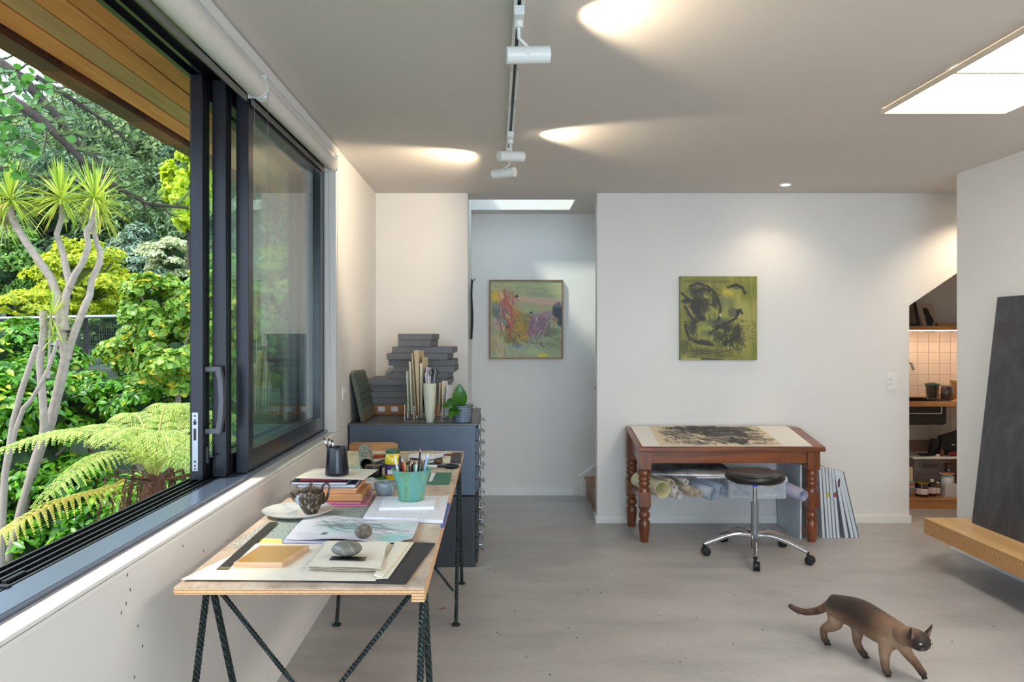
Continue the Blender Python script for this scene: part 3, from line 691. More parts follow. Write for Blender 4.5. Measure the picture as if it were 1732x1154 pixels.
obj('soil', MB().lathe([(.001, 0), (.051, 0), (.001, .006)], (pc[0], pc[1], CT+.088), 20), M('soil', RGB(62, 48, 38), .95), pl)
plm = leafmat('house_leaf', RGB(38, 84, 26), RGB(74, 128, 40), None, .25, .2, 6)
def bigleaf(basep, tipp, wd, up, curl=.12, n=8):
    a, b = Vector(basep), Vector(tipp); d = b-a; side = d.cross(Vector(up)).normalized(); nn = side.cross(d).normalized(); mb = MB()
    for i in range(n+1):
        t = i/n; wv = wd*math.sin(math.pi*min(1, t*.92+.06))**.75; c = a+d*t+nn*(curl*d.length*math.sin(math.pi*t))
        for q in (-1, -.5, 0, .5, 1): mb.v.append(tuple(c+side*wv*q+nn*(abs(q)*wv*.22)))
    for i in range(n):
        for q in range(4): mb.f.append((i*5+q, i*5+q+1, (i+1)*5+q+1, (i+1)*5+q))
    return mb
def PP(px, py, y): return ((px-840)*y/F, y, H_CAM-(py-565)*y/F)
for (bx, by, tx_, ty, yb, yt, wd, up) in [(776, 692, 777, 650, 4.60, 4.56, .046, (.15, -1, .1)), (776, 692, 748, 689, 4.60, 4.52, .036, (0, -.8, 1)), (776, 690, 760, 706, 4.6, 4.52, .034, (-.2, -1, .3)), (778, 690, 806, 690, 4.6, 4.6, .014, (0, -.3, 1)), (774, 688, 757, 676, 4.62, 4.66, .026, (0, -1, .4))]:
    obj('leaf', bigleaf(PP(bx, by, yb), PP(tx_, ty, yt), wd, up), plm, pl, smooth=60)
obj('stem', MB().tube([(pc[0], pc[1], CT+.09), PP(778, 695, 4.6), PP(776, 688, 4.6)], .004, 6), M('stem_green', RGB(90, 110, 60), .6), pl)

# ================================================================ DESK ON REBAR TRESTLES
DZ = .75; DX0, DX1, DY0, DY1 = -.797, -.178, 1.897, 4.11
ptop = None
m, nt, p = newmat('worn_desk_top'); v = coords(nt, (3, .5, 3))
f1 = noise(nt, v, 3, 7, .65, .8); f2_ = noise(nt, coords(nt, (1, .6, 1)), 9, 5, .7)
c1 = ramp(nt, f1, [(.3, RGB(160, 138, 116)), (.55, RGB(208, 188, 166)), (.75, RGB(226, 212, 194))]); c2 = ramp(nt, f2_, [(.38, (.35, .34, .33, 1)), (.5, (1, 1, 1, 1))])
mx = N(nt, 'ShaderNodeMix', data_type='RGBA', blend_type='MULTIPLY'); mx.inputs[0].default_value = .45; L(nt, c1, mx.inputs[6]); L(nt, c2, mx.inputs[7]); L(nt, mx.outputs[2], p.inputs['Base Color'])
p.inputs['Roughness'].default_value = .55; bump(nt, p, f1, .1, .002); desk_top_m = m
ply = plyedge('ply_edge', RGB(186, 130, 84), RGB(232, 194, 148), .0075)
desk = thing('desk', 'long plywood work table on dark green steel-rod trestles under the window', 'desk', (-.49, 3.0, 0))
obj('tabletop', MB().box(DX0, DX1, DY0, DY1, DZ-.004, DZ), desk_top_m, desk)
obj('plywood_core', MB().box(DX0, DX1, DY0, DY1, DZ-.018, DZ-.0042), ply, desk)
obj('edge_batten', MB().box(DX1-.032, DX1, DY0, DY1, DZ-.036, DZ-.0182), ply, desk)
def rebar_m():
    m, nt, p = newmat('rebar_green'); w_ = N(nt, 'ShaderNodeTexWave', wave_type='BANDS', bands_direction='DIAGONAL'); w_.inputs['Scale'].default_value = 38; w_.inputs['Distortion'].default_value = .5
    L(nt, coords(nt), w_.inputs['Vector']); L(nt, ramp(nt, w_.outputs['Fac'], [(.2, RGB(22, 30, 31)), (.8, RGB(52, 70, 70))]), p.inputs['Base Color'])
    p.inputs['Metallic'].default_value = .35; p.inputs['Roughness'].default_value = .38; bump(nt, p, w_.outputs['Fac'], .8, .004); return m
rebm = rebar_m()
def rod(a, b, r_=.0068):
    """ribbed reinforcing rod: core plus a run of slanting rings"""
    a, b = Vector(a), Vector(b); d = b-a; ln = d.length; d.normalize(); mb = MB().tube([a, b], r_, 10)
    u = d.orthogonal().normalized(); w_ = d.cross(u); n = int(ln/.011)
    for i in range(1, n):
        c = a+d*(i*.011); k0 = len(mb.v); K = 8
        for rr, off in ((r_*.98, -.0032), (r_*1.2, 0), (r_*.98, .0032)):
            for k in range(K):
                an = 2*math.pi*k/K; mb.v.append(tuple(c+d*(off+.0035*math.cos(an))+(u*math.cos(an)+w_*math.sin(an))*rr))
        for j in range(2):
            for k in range(K): mb.f.append((k0+j*K+k, k0+j*K+(k+1) % K, k0+(j+1)*K+(k+1) % K, k0+(j+1)*K+k))
    return mb
def trestle(yc, dn, df, label):
    t = thing('trestle', label, 'trestle', (-.49, yc, 0), 0, 'green steel-rod trestles under the desk')
    xa, xb = -.755, -.192
    for x in (xa, xb):
        zt = DZ-.026 if x == xa else DZ-.0372
        for y in (yc-dn, yc+df):
            obj('leg', rod((x, y, .012), (x, yc+(.012 if y > yc else -.012), zt), .0085), rebm, t)
            obj('foot', MB().lathe([(.001, 0), (.020, 0), (.021, .005), (.011, .011), (.001, .012)], (x, y, .0006), 16), rebm, t, smooth=30)
    zt = DZ-.026
    obj('top_bar', rod((xa-.02, yc, zt-.001), (xb-.024, yc, zt-.001), .0066), rebm, t)
    obj('brace', rod((xa+.02, yc-.004, zt-.01), (xb-.03, yc+.004, .06), .0062), rebm, t)
    obj('brace', rod((xb-.02, yc-.018, zt-.01), (xa+.03, yc-.02, .06), .0062), rebm, t)
trestle(2.02, .27, .36, 'near trestle of dark green ribbed steel rods under the front of the desk')
trestle(3.93, .30, .30, 'far trestle of dark green ribbed steel rods at the back of the desk')

# things on the desk --------------------------------------------------------
def sheet(nm, px, z, th, mt, label, cat, group=None, bev=0):
    o = obj(nm, quad(MB(), px, z, th), mt, bev=bev); return tag(o, label, cat, group)
def sheetw(nm, px, z, mt, label, cat, amp=.004, curl=.01, group=None, n=14):
    """a thin sheet that does not lie quite flat"""
    P0 = [np.array(D(x, y, z)+(z,)) for x, y in px]; mb = MB(); sd = rnd.random()*9
    for lay in (0, 1):
        for j in range(n+1):
            for i in range(n+1):
                u, v = i/n, j/n; q = (P0[0]*(1-u)+P0[1]*u)*(1-v)+(P0[3]*(1-u)+P0[2]*u)*v
                h = amp*(.5+.5*math.sin(sd+5*u+3*v)*math.cos(4*v-2*u+sd)); e_ = max(abs(u-.5), abs(v-.5))*2; h += curl*max(0, e_-.82)/.18*(.5+.5*math.sin(7*u+5*v+sd))
                mb.v.append((q[0], q[1], q[2]+h+.0006*lay))
    m_ = (n+1)*(n+1)
    for j in range(n):
        for i in range(n):
            a = j*(n+1)+i; mb.f.append((a, a+n+1, a+n+2, a+1)); mb.f.append((m_+a, m_+a+1, m_+a+n+2, m_+a+n+1))
    edge = [i for i in range(n+1)]+[j*(n+1)+n for j in range(1, n+1)]+[n*(n+1)+i for i in range(n-1, -1, -1)]+[j*(n+1) for j in range(n-1, 0, -1)]
    for a, b in zip(edge, edge[1:]+edge[:1]): mb.f.append((a, b, m_+b, m_+a))
    return tag(obj(nm, mb, mt, smooth=50), label, cat, group)
T = DZ+.0006
sheet('portfolio', [(507, 984), (686, 989), (736, 921), (600, 918)], T, .0045, M('black_card', RGB(40, 38, 44), .55, 0, .03), 'flat black card folder under the cream paper at the near desk corner', 'folder', bev=.0008)
sheet('paper_sheet', [(306, 981), (635, 983), (668, 922), (434, 920)], T+.0048, .0012, cream, 'largest cream sheet of heavy paper at the near end of the desk', 'paper')
nwm = None
def newsprint(nm, a, b, seed):
    m, nt, p = newmat(nm); v = coords(nt, (40, 9, 1)); f = noise(nt, v, 6, 3, .8); g = noise(nt, coords(nt), 9, 2)
    L(nt, ramp(nt, f, [(.42, b), (.5, a)]), p.inputs['Base Color']); p.inputs['Roughness'].default_value = .8; MATS[nm] = m; return m
news1 = newsprint('newsprint_grey', RGB(186, 184, 172), RGB(120, 120, 112), 1); news2 = newsprint('newsprint_green', RGB(168, 178, 168), RGB(108, 120, 112), 2)
sheet('newspaper', [(385, 926), (411, 925), (478, 881), (449, 884)], T, .0008, news1, 'narrow newspaper strip along the wall beside the dark ruler', 'newspaper', 'old newspapers on the desk')
sheet('newspaper', [(432, 919), (520, 919), (556, 876), (470, 878)], T+.001, .0008, news2, 'greenish newspaper page between the dark ruler and the tinted drawing', 'newspaper', 'old newspapers on the desk')
sheet('newspaper', [(528, 878), (612, 879), (627, 858), (540, 861)], T, .0008, news2, 'newspaper page behind the tinted drawing, right of the plate', 'newspaper', 'old newspapers on the desk')
sheet('yellow_paper', [(434, 925), (478, 923), (477, 912), (441, 911)], T+.002, .0008, M('yellow_paper_m', RGB(236, 216, 128), .7), 'small yellow sheet beside the amber framed block', 'paper')
rl = thing('ruler', 'long dark metal ruler lying over the near cream sheet', 'ruler', D(420, 920, T)+(T+.0062,))
obj('blade', quad(MB(), [(366, 964), (385, 964), (470, 884), (456, 884)], T+.0062, .0016), M('dark_ruler', RGB(74, 70, 64), .45, .5, .2, 60), rl)
obj('end_strip', quad(MB(), [(368, 962.5), (386.5, 962.5), (389.5, 959.5), (371.5, 959.5)], T+.0079, .0004), M('ruler_brass', RGB(170, 150, 110), .4, .6), rl)
# amber framed block
ab = thing('framed_block', 'pale wooden frame with an amber glassy face lying on the cream sheet', 'frame', D(450, 945, T)+(T+.0062,))
zb_ = T+.0062; c4 = [Vector(D(x, y, zb_+.0135)).to_3d() for x, y in [(395, 952), (477, 952), (523, 922.5), (440, 922.5)]]
inn = [c4[i].lerp((c4[0]+c4[2])/2, .075) for i in range(4)]
frw = wood('frame_pale', RGB(196, 152, 116), RGB(222, 184, 150), 'X', 6, .45)
for i in range(4):
    j = (i+1) % 4; a, b, c_, d_ = c4[i], c4[j], inn[j], inn[i]
    obj('frame_side', MB().hexa([(q.x, q.y, zb_) for q in (a, b, c_, d_)], [(q.x, q.y, zb_+.0135) for q in (a, b, c_, d_)]), frw, ab)
obj('amber_face', MB().hexa([(q.x, q.y, zb_) for q in inn], [(q.x, q.y, zb_+.0125) for q in inn]), M('amber_gloss', RGB(212, 160, 86), .14, 0, .06, 8, coat=.5), ab)
# papers under the near stone
zp = T+.0062
for i, (px, lb) in enumerate([([(518, 966), (645, 967), (660, 921), (548, 919)], 'lowest cream sheet of the small pile under the near stone'),
                              ([(519, 964), (640, 968), (655, 922), (552, 918)], 'second cream sheet of the small pile under the near stone'),
                              ([(517, 962), (646, 965), (657, 920), (553, 917)], 'third cream sheet of the small pile under the near stone'),
                              ([(521, 959), (643, 964), (656, 919), (554, 917)], 'top cream sheet of the small pile under the near stone')]):
    sheetw('paper_sheet', px, zp+.0038*i, cream, lb, 'paper', .0022, .0025, 'small cream sheets under the near stone', 8)
zq = T+.0062
sheet('paper_sheet', [(636, 980), (657, 979), (700, 919), (668, 918)], zq, .003, cream, 'cream board at the right of the near stone, over the black folder', 'paper')
sheet('paper_sheet', [(632, 974), (646, 978), (692, 920), (672, 917)], zq+.0033, .003, paperm('ivory', 236, 228, 206), 'ivory strip of board lying just right of the near stone pile', 'paper')
stm = None
def stone_mat():
    m, nt, p = newmat('banded_stone'); w_ = N(nt, 'ShaderNodeTexWave', wave_type='BANDS', bands_direction='DIAGONAL'); w_.inputs['Scale'].default_value = 16; w_.inputs['Distortion'].default_value = 5; w_.inputs['Detail'].default_value = 3; w_.inputs['Detail Scale'].default_value = 2
    v = coords(nt); L(nt, v, w_.inputs['Vector']); c = ramp(nt, w_.outputs['Fac'], [(.0, RGB(108, 106, 99)), (.93, RGB(118, 115, 106)), (.995, RGB(146, 142, 130))])
    L(nt, c, p.inputs['Base Color']); p.inputs['Roughness'].default_value = .55; bump(nt, p, noise(nt, v, 120), .3, .001); return m
def stone(cx, cy, z, rx, ry, rz, mt, label, seed, rot=0, grp='round stones used as paperweights'):
    mb = MB().ball((0, 0, 0), rx, ry, rz, 28, 18); r2 = random.Random(seed); a = [r2.uniform(0, 6) for _ in range(6)]
    for i, q in enumerate(mb.v):
        x, y, zz = q[0]/rx, q[1]/ry, q[2]/rz; k = 1+.04*math.sin(2*x+a[0]+y)+.03*math.sin(3*y+a[1])+.02*math.sin(5*zz+a[2]+3*x); mb.v[i] = (q[0]*k, q[1]*k, q[2]*k*(1 if zz > 0 else .92))
    zmin = min(q[2] for q in mb.v); mb.xf(Matrix.Translation((cx, cy, z-zmin)) @ Matrix.Rotation(R(rot), 4, 'Z'))
    return tag(obj('stone', mb, mt, smooth=180), label, 'stone', grp)
sx_, sy_ = D(586, 938, zp+.02); stone(sx_, sy_, zp+.0165, .0425, .033, .0205, stone_mat(), 'larger smooth grey banded stone on the pile of small cream sheets', 1, 8)
sheet('black_clip', [(557, 947.5), (617, 948.5), (620, 943), (562, 942)], zp+.0152, .0018, blk, 'black folded strap sticking out on both sides under the larger stone', 'strap')
# tinted drawing: vertex painted wavy sheet
pd = Paint(150, 90, (222, 222, 226), 5)
pd.mix(np.clip((pd.nz(5, 4)-.5)*3, 0, .5), (206, 196, 206)); pd.blob(.45, .5, .32, .4, (186, 212, 208), .75, .7); pd.blob(.85, .8, .15, .2, (120, 200, 190), .6, .6); pd.blob(.85, .3, .2, .2, (188, 216, 212), .6, .6)
for k in range(26):
    x, y = pd.r.uniform(.12, .3), pd.r.uniform(.2, .5); pts = [(x, y)]
    for _ in range(6): x += pd.r.uniform(.04, .13); y += pd.r.uniform(-.12, .13); pts.append((x, min(.92, max(.08, y))))
    pd.stroke(pts, pd.r.uniform(.003, .007), (82, 104, 102), .6)
pd.blob(.27, .72, .05, .09, (58, 72, 70), .8, .5)
pd.lines(30, (.3, .4, .9, .8), 10, .15, .004, (70, 84, 84), .55, .3)
zz = T+.004
cn = [np.array(D(x, y, zz)+(zz,)) for x, y in [(521, 872), (709, 884), (482, 914), (697, 921)]]
picture('tinted_drawing', pd, cn, None, vcolmat('drawing_paint', .7), lambda u, v: .0075*(.5+.5*np.sin(9*u+4*v))*(.35+v*.65)+.010*np.clip(u-.85, 0, 1)/.15*v+.002)
dr = bpy.data.objects['tinted_drawing']; tag(dr, 'wavy white sheet with a teal and black drawing across the middle of the desk', 'drawing')
sheet('paper_sheet', [(478, 918), (552, 920), (565, 905), (492, 902)], T+.002, .0012, lil, 'pale lilac sheet poking out under the tinted drawing', 'paper')
sx_, sy_ = D(615, 903, zz+.02); stone(sx_, sy_, zz+.006, .0265, .024, .0205, M('speckled_stone', RGB(112, 102, 92), .8, 0, .5, 90, .4, 150), 'smaller speckled brown-grey stone on the tinted drawing', 4, 30)
# plate and teapot
px_, py_ = D(504, 865, .765); plt = thing('plate', 'wide shallow cream and blue-grey glazed plate under the teapot', 'plate', (px_, py_, T))
m, nt, p = newmat('plate_glaze'); v = coords(nt); L(nt, ramp(nt, noise(nt, v, 9, 4, .6, 1), [(.35, RGB(160, 176, 182)), (.5, RGB(214, 214, 206)), (.7, RGB(226, 224, 216))]), p.inputs['Base Color']); p.inputs['Roughness'].default_value = .18; pgm = m
obj('plate_body', MB().lathe([(.001, .004), (.05, .0), (.055, .0), (.06, .004), (.095, .010), (.119, .021), (.120, .0225), (.117, .023), (.09, .0135), (.05, .008), (.001, .008)], (px_, py_, T), 48), pgm, plt, smooth=60)
tp = thing('teapot', 'small dark brown ribbed teapot with a high looped handle on the plate', 'teapot', (-.640, 2.645, T+.0085))
c = Vector((-.640, 2.645, T+.0085)); tm = None
m, nt, p = newmat('teapot_glaze'); v = coords(nt, (1, 1, .15)); f = noise(nt, v, 95, 3, .6); 
L(nt, ramp(nt, f, [(.35, RGB(38, 32, 28)), (.55, RGB(74, 62, 52)), (.68, RGB(170, 158, 136))]), p.inputs['Base Color']); p.inputs['Roughness'].default_value = .22; p.inputs['Metallic'].default_value = .15; tm = m
fl = lambda a, z: 1+.034*math.cos(a*22)*(1 if .008 < z < .072 else 0)
obj('teapot_body', MB().lathe([(.001, 0), (.020, 0), (.0225, .003), (.032, .02), (.042, .04), (.0475, .056), (.046, .068), (.038, .078), (.028, .082), (.027, .0835), (.001, .0835)], c, 88, fl), tm, tp, smooth=60)
obj('lid', MB().lathe([(.001, .0837), (.029, .0837), (.0295, .0865), (.014, .091), (.005, .0925), (.0045, .097), (.0075, .1), (.005, .1035), (.001, .104)], c, 24), M('teapot_lid', RGB(92, 80, 68), .25, .1, .3, 30), tp, smooth=60)
obj('spout', MB().tube([c+Vector((-.038, -.006, .045)), c+Vector((-.053, -.008, .052)), c+Vector((-.061, -.009, .063)), c+Vector((-.068, -.010, .072))], [.013, .010, .007, .0055], 12), tm, tp, smooth=60)
obj('glaze_patch', MB().ball(c+Vector((-.034, -.026, .052)), .010, .006, .017, 12, 8), M('teapot_blue_glaze', RGB(150, 170, 186), .15, 0, .2, 20), tp, smooth=60, label='pale blue glaze patch on its shoulder')
obj('handle', MB().tube([c+Vector(q) for q in [(.040, 0, .035), (.052, 0, .045), (.061, 0, .065), (.066, 0, .088), (.060, 0, .102), (.049, 0, .104), (.041, 0, .092), (.038, 0, .074)]], [.006, .0055, .005, .0045, .004, .004, .0045, .005], 10), tm, tp, smooth=60)
# pile of folders and books
def slab(nm, x0, x1, y0, y1, z0, h, mt, label, cat, rot=0, pages=None, bev=.001, grp='pile of folders and books on the desk'):
    cx, cy = (x0+x1)/2, (y0+y1)/2; t = thing(nm, label, cat, (cx, cy, z0), 0, grp)
    a, b = (x1-x0)/2, (y1-y0)/2
    if pages:
        parts = [('cover', MB().box(-a, a, -b, b, 0, h*.14).box(-a, a, -b, b, h*.86, h).box(-a, -a+.002, -b, b, h*.141, h*.859), mt), ('pages', MB().box(-a+.0022, a-.003, -b+.003, b-.003, h*.145, h*.855), pages)]
    else: parts = [('folder_body', MB().box(-a, a, -b, b, 0, h), mt)]
    for n_, mb, mm in parts:
        o = bpy.data.objects.new(n_, mesh_of(n_, mb, mm)); C.objects.link(o); o.parent = t
        if not pages: bb = o.modifiers.new('bevel', 'BEVEL'); bb.width = min(bev, h*.4); bb.segments = 1
    t.rotation_euler[2] = R(rot); return t
pinkm = M('pink_plastic', RGB(206, 128, 160), .2, 0, .15, 30, .3, 40, coat=.4); tanf = M('folder_tan', RGB(206, 152, 100), .6, 0, .05); peach = M('folder_peach', RGB(224, 166, 122), .6, 0, .05)
slab('pink_sleeve', -.745, -.470, 2.77, 3.00, T, .006, pinkm, 'lower pink plastic sleeve at the bottom of the folder pile', 'plastic sleeve', 3, bev=.002)
slab('pink_sleeve', -.730, -.488, 2.79, 3.00, T+.0062, .007, pinkm, 'upper pink plastic sleeve near the bottom of the folder pile', 'plastic sleeve', -2, bev=.002)
slab('tan_folder', -.735, -.492, 2.80, 3.02, T+.0134, .026, tanf, 'thick tan cardboard folder above the pink sleeves', 'folder', 1, bev=.004)
slab('peach_folder', -.720, -.520, 2.82, 3.03, T+.0396, .009, peach, 'peach folder, lower of two above the thick tan one', 'folder', 2)
slab('peach_folder', -.722, -.512, 2.82, 3.03, T+.0488, .010, peach, 'peach folder, upper of two under the navy book', 'folder', 0)
slab('navy_book', -.735, -.520, 2.82, 3.02, T+.059, .014, M('navy_cover', RGB(44, 46, 92), .4), 'navy blue hardcover book with white pages in the folder pile', 'book', 1, white)
slab('black_book', -.752, -.545, 2.81, 3.01, T+.0732, .010, blk, 'black hardcover notebook jutting left in the folder pile', 'book', -2, white)
slab('maroon_book', -.728, -.560, 2.83, 3.01, T+.0834, .007, M('maroon_cover', RGB(118, 26, 52), .45), 'thin maroon booklet near the top of the folder pile', 'book', 3)
slab('cream_folder', -.735, -.475, 2.83, 3.03, T+.0906, .003, cream, 'cream card on top of the pile under the black cup', 'paper', -6)
BT = T+.0938
bc = thing('pencil_cup', 'tall black glazed cup holding black pencils on the folder pile', 'cup', (-.602, 2.90, BT))
obj('cup_body', MB().lathe([(.001, 0), (.041, 0), (.044, .003), (.044, .012), (.039, .07), (.0375, .103), (.0365, .1055), (.0345, .103), (.036, .02), (.001, .01)], (-.602, 2.90, BT), 36), M('black_glaze', RGB(24, 28, 38), .22, .1, .03, 10, .06, 30), bc, smooth=50)
for i, (dx, ty) in enumerate(((-.010, 0), (.002, .012), (.013, -.006))):
    pencil((-.598+dx*.8, 2.90+ty, BT+.012), (-.638+dx*1.3, 2.90+ty*.6, BT+.139-.003*i), .0036, blk, blk, ['left', 'middle', 'right'][i]+' black pencil with a white band in the black cup', 'pencil', 'black pencils in the black cup', .011, whitep)
# blue-grey cup
mg = thing('mug', 'round blue-grey glazed cup with a curled handle', 'cup', (-.4255, 2.93, T)); mgm = M('blue_grey_glaze', RGB(146, 158, 164), .25, 0, .05, 14)
mc = (-.4255, 2.935, T)
obj('cup_body', MB().lathe([(.001, 0), (.019, 0), (.021, .003), (.032, .018), (.040, .038), (.0425, .060), (.041, .0612), (.0385, .040), (.03, .020), (.001, .006)], mc, 32), mgm, mg, smooth=60)
obj('handle', MB().tube([(mc[0]+.62*q, mc[1]-.78*q, T+z_) for q, z_ in ((.038, .050), (.052, .053), (.061, .041), (.054, .026), (.041, .022))], [.006, .0055, .005, .0045, .005], 8), mgm, mg, smooth=60)
# white paper piles
zc_ = T
sheet('blue_folder', [(745, 893), (751, 893), (762, 852), (750, 851)], zc_, .0014, M('blue_card', RGB(58, 88, 168), .5), 'blue card folder showing at the right desk edge under the white papers', 'folder')
m, nt, p = newmat('printed_paper'); br = N(nt, 'ShaderNodeTexBrick'); br.inputs['Scale'].default_value = 60; br.inputs['Mortar Size'].default_value = .03
v = coords(nt); g = noise(nt, coords(nt, (70, 5, 1)), 8, 2, .8); wv = N(nt, 'ShaderNodeTexWave', wave_type='BANDS', bands_direction='Y'); wv.inputs['Scale'].default_value = 8; L(nt, v, wv.inputs['Vector'])
mu = N(nt, 'ShaderNodeMath', operation='MULTIPLY'); L(nt, g, mu.inputs[0]); L(nt, wv.outputs['Fac'], mu.inputs[1])
L(nt, ramp(nt, mu.outputs[0], [(.47, RGB(232, 230, 234)), (.56, RGB(186, 186, 200))]), p.inputs['Base Color']); p.inputs['Roughness'].default_value = .7; nt.nodes.remove(br); MATS['printed_paper'] = m
sheet('paper_pile', [(615, 880), (749, 886), (758, 844), (637, 845)], zc_+.0016, .012, m, 'wide pile of printed white paper under the green pot', 'paper')
sheet('paper_pile', [(641, 864), (734, 862), (736, 844), (650, 845)], zc_+.0138, .010, paperm('bright', 236, 237, 246), 'small white paper block directly beneath the green pot', 'paper')
PZ = zc_+.024
# green pot
gp = thing('brush_pot', 'sea-green faceted pot full of pencils and brushes', 'pot', (-.31, 2.79, PZ)); gc = (-.31, 2.79, PZ)
m, nt, p = newmat('sea_green_glaze'); f = noise(nt, coords(nt, (1, 1, .3)), 26, 5, .6, .5)
L(nt, ramp(nt, f, [(.3, RGB(70, 130, 110)), (.48, RGB(112, 160, 126)), (.58, RGB(90, 158, 156)), (.7, RGB(150, 186, 142))]), p.inputs['Base Color']); p.inputs['Roughness'].default_value = .35; bump(nt, p, f, .1, .002); gpm = m
fac = lambda a, z: 1+.012*math.cos(a*12)
obj('pot_body', MB().lathe([(.001, 0), (.044, 0), (.047, .003), (.050, .03), (.058, .07), (.068, .100), (.0735, .112), (.0715, .113), (.064, .098), (.047, .03), (.044, .01), (.001, .008)], gc, 48, fac), gpm, gp, smooth=50)
ps = [((-.03, 0), (-.058, -.02), .165, whitep, 'white paint brush leaning left in the green pot', None, 'brush'), ((-.02, .01), (-.034, .0), .150, redp, 'red and white pencil in the green pot', whitep, 'pencil'),
      ((-.01, -.01), (-.022, -.015), .140, orangep, 'orange pencil in the green pot', woodtip, 'pencil'), ((-.005, .02), (-.01, .02), .150, blk, 'black pencil near the middle of the green pot', woodtip, 'pencil'),
      ((0, -.02), (.0, -.022), .138, brownp, 'brown pencil near the middle of the green pot', woodtip, 'pencil'), ((.006, 0), (.004, -.005), .143, blk, 'short black pencil in the green pot', woodtip, 'pencil'),
      ((.015, .01), (.034, .0), .185, blk, 'tallest black pencil with pink end in the green pot', M('pink_end', RGB(214, 150, 160), .5), 'pencil'), ((.012, -.01), (.022, -.02), .142, whitep, 'stubby white pencil in the green pot', woodtip, 'pencil'),
      ((.025, 0), (.040, .01), .150, brownp, 'brown pencil with copper tip in the green pot', woodtip, 'pencil'), ((.03, .0), (.062, -.005), .168, bluep, 'pale blue pencil leaning right in the green pot', whitep, 'pencil'),
      ((.02, .02), (.046, .03), .152, steel, 'grey metal pen in the green pot', whitep, 'pen'), ((-.03, .02), (-.045, .03), .155, blk, 'thick dark marker at the back of the green pot', blk, 'marker')]
for (a, b, h, mt, lb, tp_, nm) in ps:
    pencil((gc[0]+a[0], gc[1]+a[1], PZ+.012), (gc[0]+b[0], gc[1]+b[1], PZ+h), .0036 if nm != 'marker' else .008, mt, tp_ or mt, lb, nm, 'pencils and brushes in the green pot')
# plastic bag, tape, jar ...
bgm = plastic('bag_plastic', (.85, .84, .88, 1), .45)
mb = MB().ball((0, 0, 0), .055, .07, .022, 20, 12)
for i, q in enumerate(mb.v):
    k = 1+.18*math.sin(q[0]*120+q[1]*60)+.12*math.sin(q[1]*150); mb.v[i] = (q[0]*k, q[1]*k, max(-.010, q[2]*k))
bx, by = D(628, 828, T); mb.xf(Matrix.Translation((bx-.01, by+.04, T+.0105)) @ Matrix.Rotation(R(25), 4, 'Z')); tag(obj('plastic_bag', mb, bgm, smooth=35), 'crumpled clear plastic bag between the folder pile and the cup', 'bag')
tx_, ty_ = D(631, 812, T)
tag(obj('green_disc', MB().lathe([(.001, 0), (.052, 0), (.054, .004), (.052, .012), (.001, .012)], (tx_, ty_+.02, T), 32), M('green_plastic', RGB(28, 108, 34), .4), smooth=40), 'flat green round lid under the black tape roll', 'lid')
tr_ = thing('tape_roll', 'fat roll of black tape standing on the green lid', 'tape roll', (tx_, ty_+.02, T+.0122))
obj('tape', MB().lathe([(.022, 0), (.036, 0), (.0365, .002), (.0365, .046), (.036, .048), (.022, .048), (.022, 0)], (tx_, ty_+.02, T+.0122), 36, close=False), M('black_tape', RGB(24, 20, 24), .25), tr_, smooth=40)
obj('core', MB().lathe([(.0215, .001), (.0215, .047), (.0195, .047), (.0195, .001), (.0215, .001)], (tx_, ty_+.02, T+.0122), 36, close=False), kraft, tr_, smooth=40)
jx, jy = D(664.5, 810, T); jr = thing('jar', 'yellow jar with a green lid and purple label', 'jar', (jx, jy, T)); yel = M('mustard_yellow', RGB(230, 200, 20), .2, 0, .05, 20, coat=.5)
obj('jar_body', MB().lathe([(.001, 0), (.031, 0), (.034, .005), (.034, .092), (.031, .102), (.027, .106), (.027, .112), (.001, .112)], (jx, jy, T), 32), yel, jr, smooth=50)
obj('label_band', MB().lathe([(.0343, .020), (.0346, .022), (.0346, .065), (.0343, .067)], (jx, jy, T), 32, close=False), M('purple_label', RGB(66, 46, 112), .4), jr, smooth=50)
obj('label_patch', MB().box(jx-.018, jx+.010, jy-.0352, jy-.034, T+.024, T+.044), labw, jr)
obj('lid', MB().lathe([(.001, .1125), (.0305, .1125), (.031, .115), (.031, .125), (.029, .128), (.001, .128)], (jx, jy, T), 32), M('dark_green_lid', RGB(28, 84, 58), .3), jr, smooth=40)
# rolled print
rlm, nt, p = newmat('rolled_print'); f = noise(nt, coords(nt, (1, 1, 1)), 28, 5, .7, 1.6)
L(nt, ramp(nt, f, [(.42, RGB(70, 68, 64)), (.52, RGB(150, 146, 136)), (.64, RGB(196, 192, 178))]), p.inputs['Base Color']); p.inputs['Roughness'].default_value = .7
def roll(p0, p1, r_, mt, endm, label, nm='paper_roll', grp=None, turns=3, gap=.35, cat='paper roll', th_=.0016):
    """scroll of paper: a spiral wound sheet between two points"""
    a, b = Vector(p0), Vector(p1); d = (b-a).normalized(); u = Vector((0, 0, 1)); u = (u-d*u.dot(d)).normalized(); w_ = d.cross(u); mb = MB(); n = int(20*turns)
    ri = r_*gap
    for i in range(n+1):
        t = i/n; an = 2*math.pi*turns*t; rr = ri+(r_-ri)*t
        for q in (a, b):
            for th in (0, -th_): mb.v.append(tuple(q+(u*math.cos(an)+w_*math.sin(an))*(rr+th)))
    for i in range(n):
        k = 4*i; j = k+4
        mb.f += [(k, k+2, j+2, j), (k+1, j+1, j+3, k+3), (k, j, j+1, k+1), (k+2, k+3, j+3, j+2)]
    mb.f += [(0, 1, 3, 2), (4*n, 4*n+2, 4*n+3, 4*n+1)]
    return tag(obj(nm, mb, mt, smooth=60), label, cat, grp)
roll((-.588, 3.48, T+.034), (-.672, 3.92, T+.034), .0335, rlm, None, 'grey patterned print rolled up on the far half of the desk', turns=2.2, gap=.8)
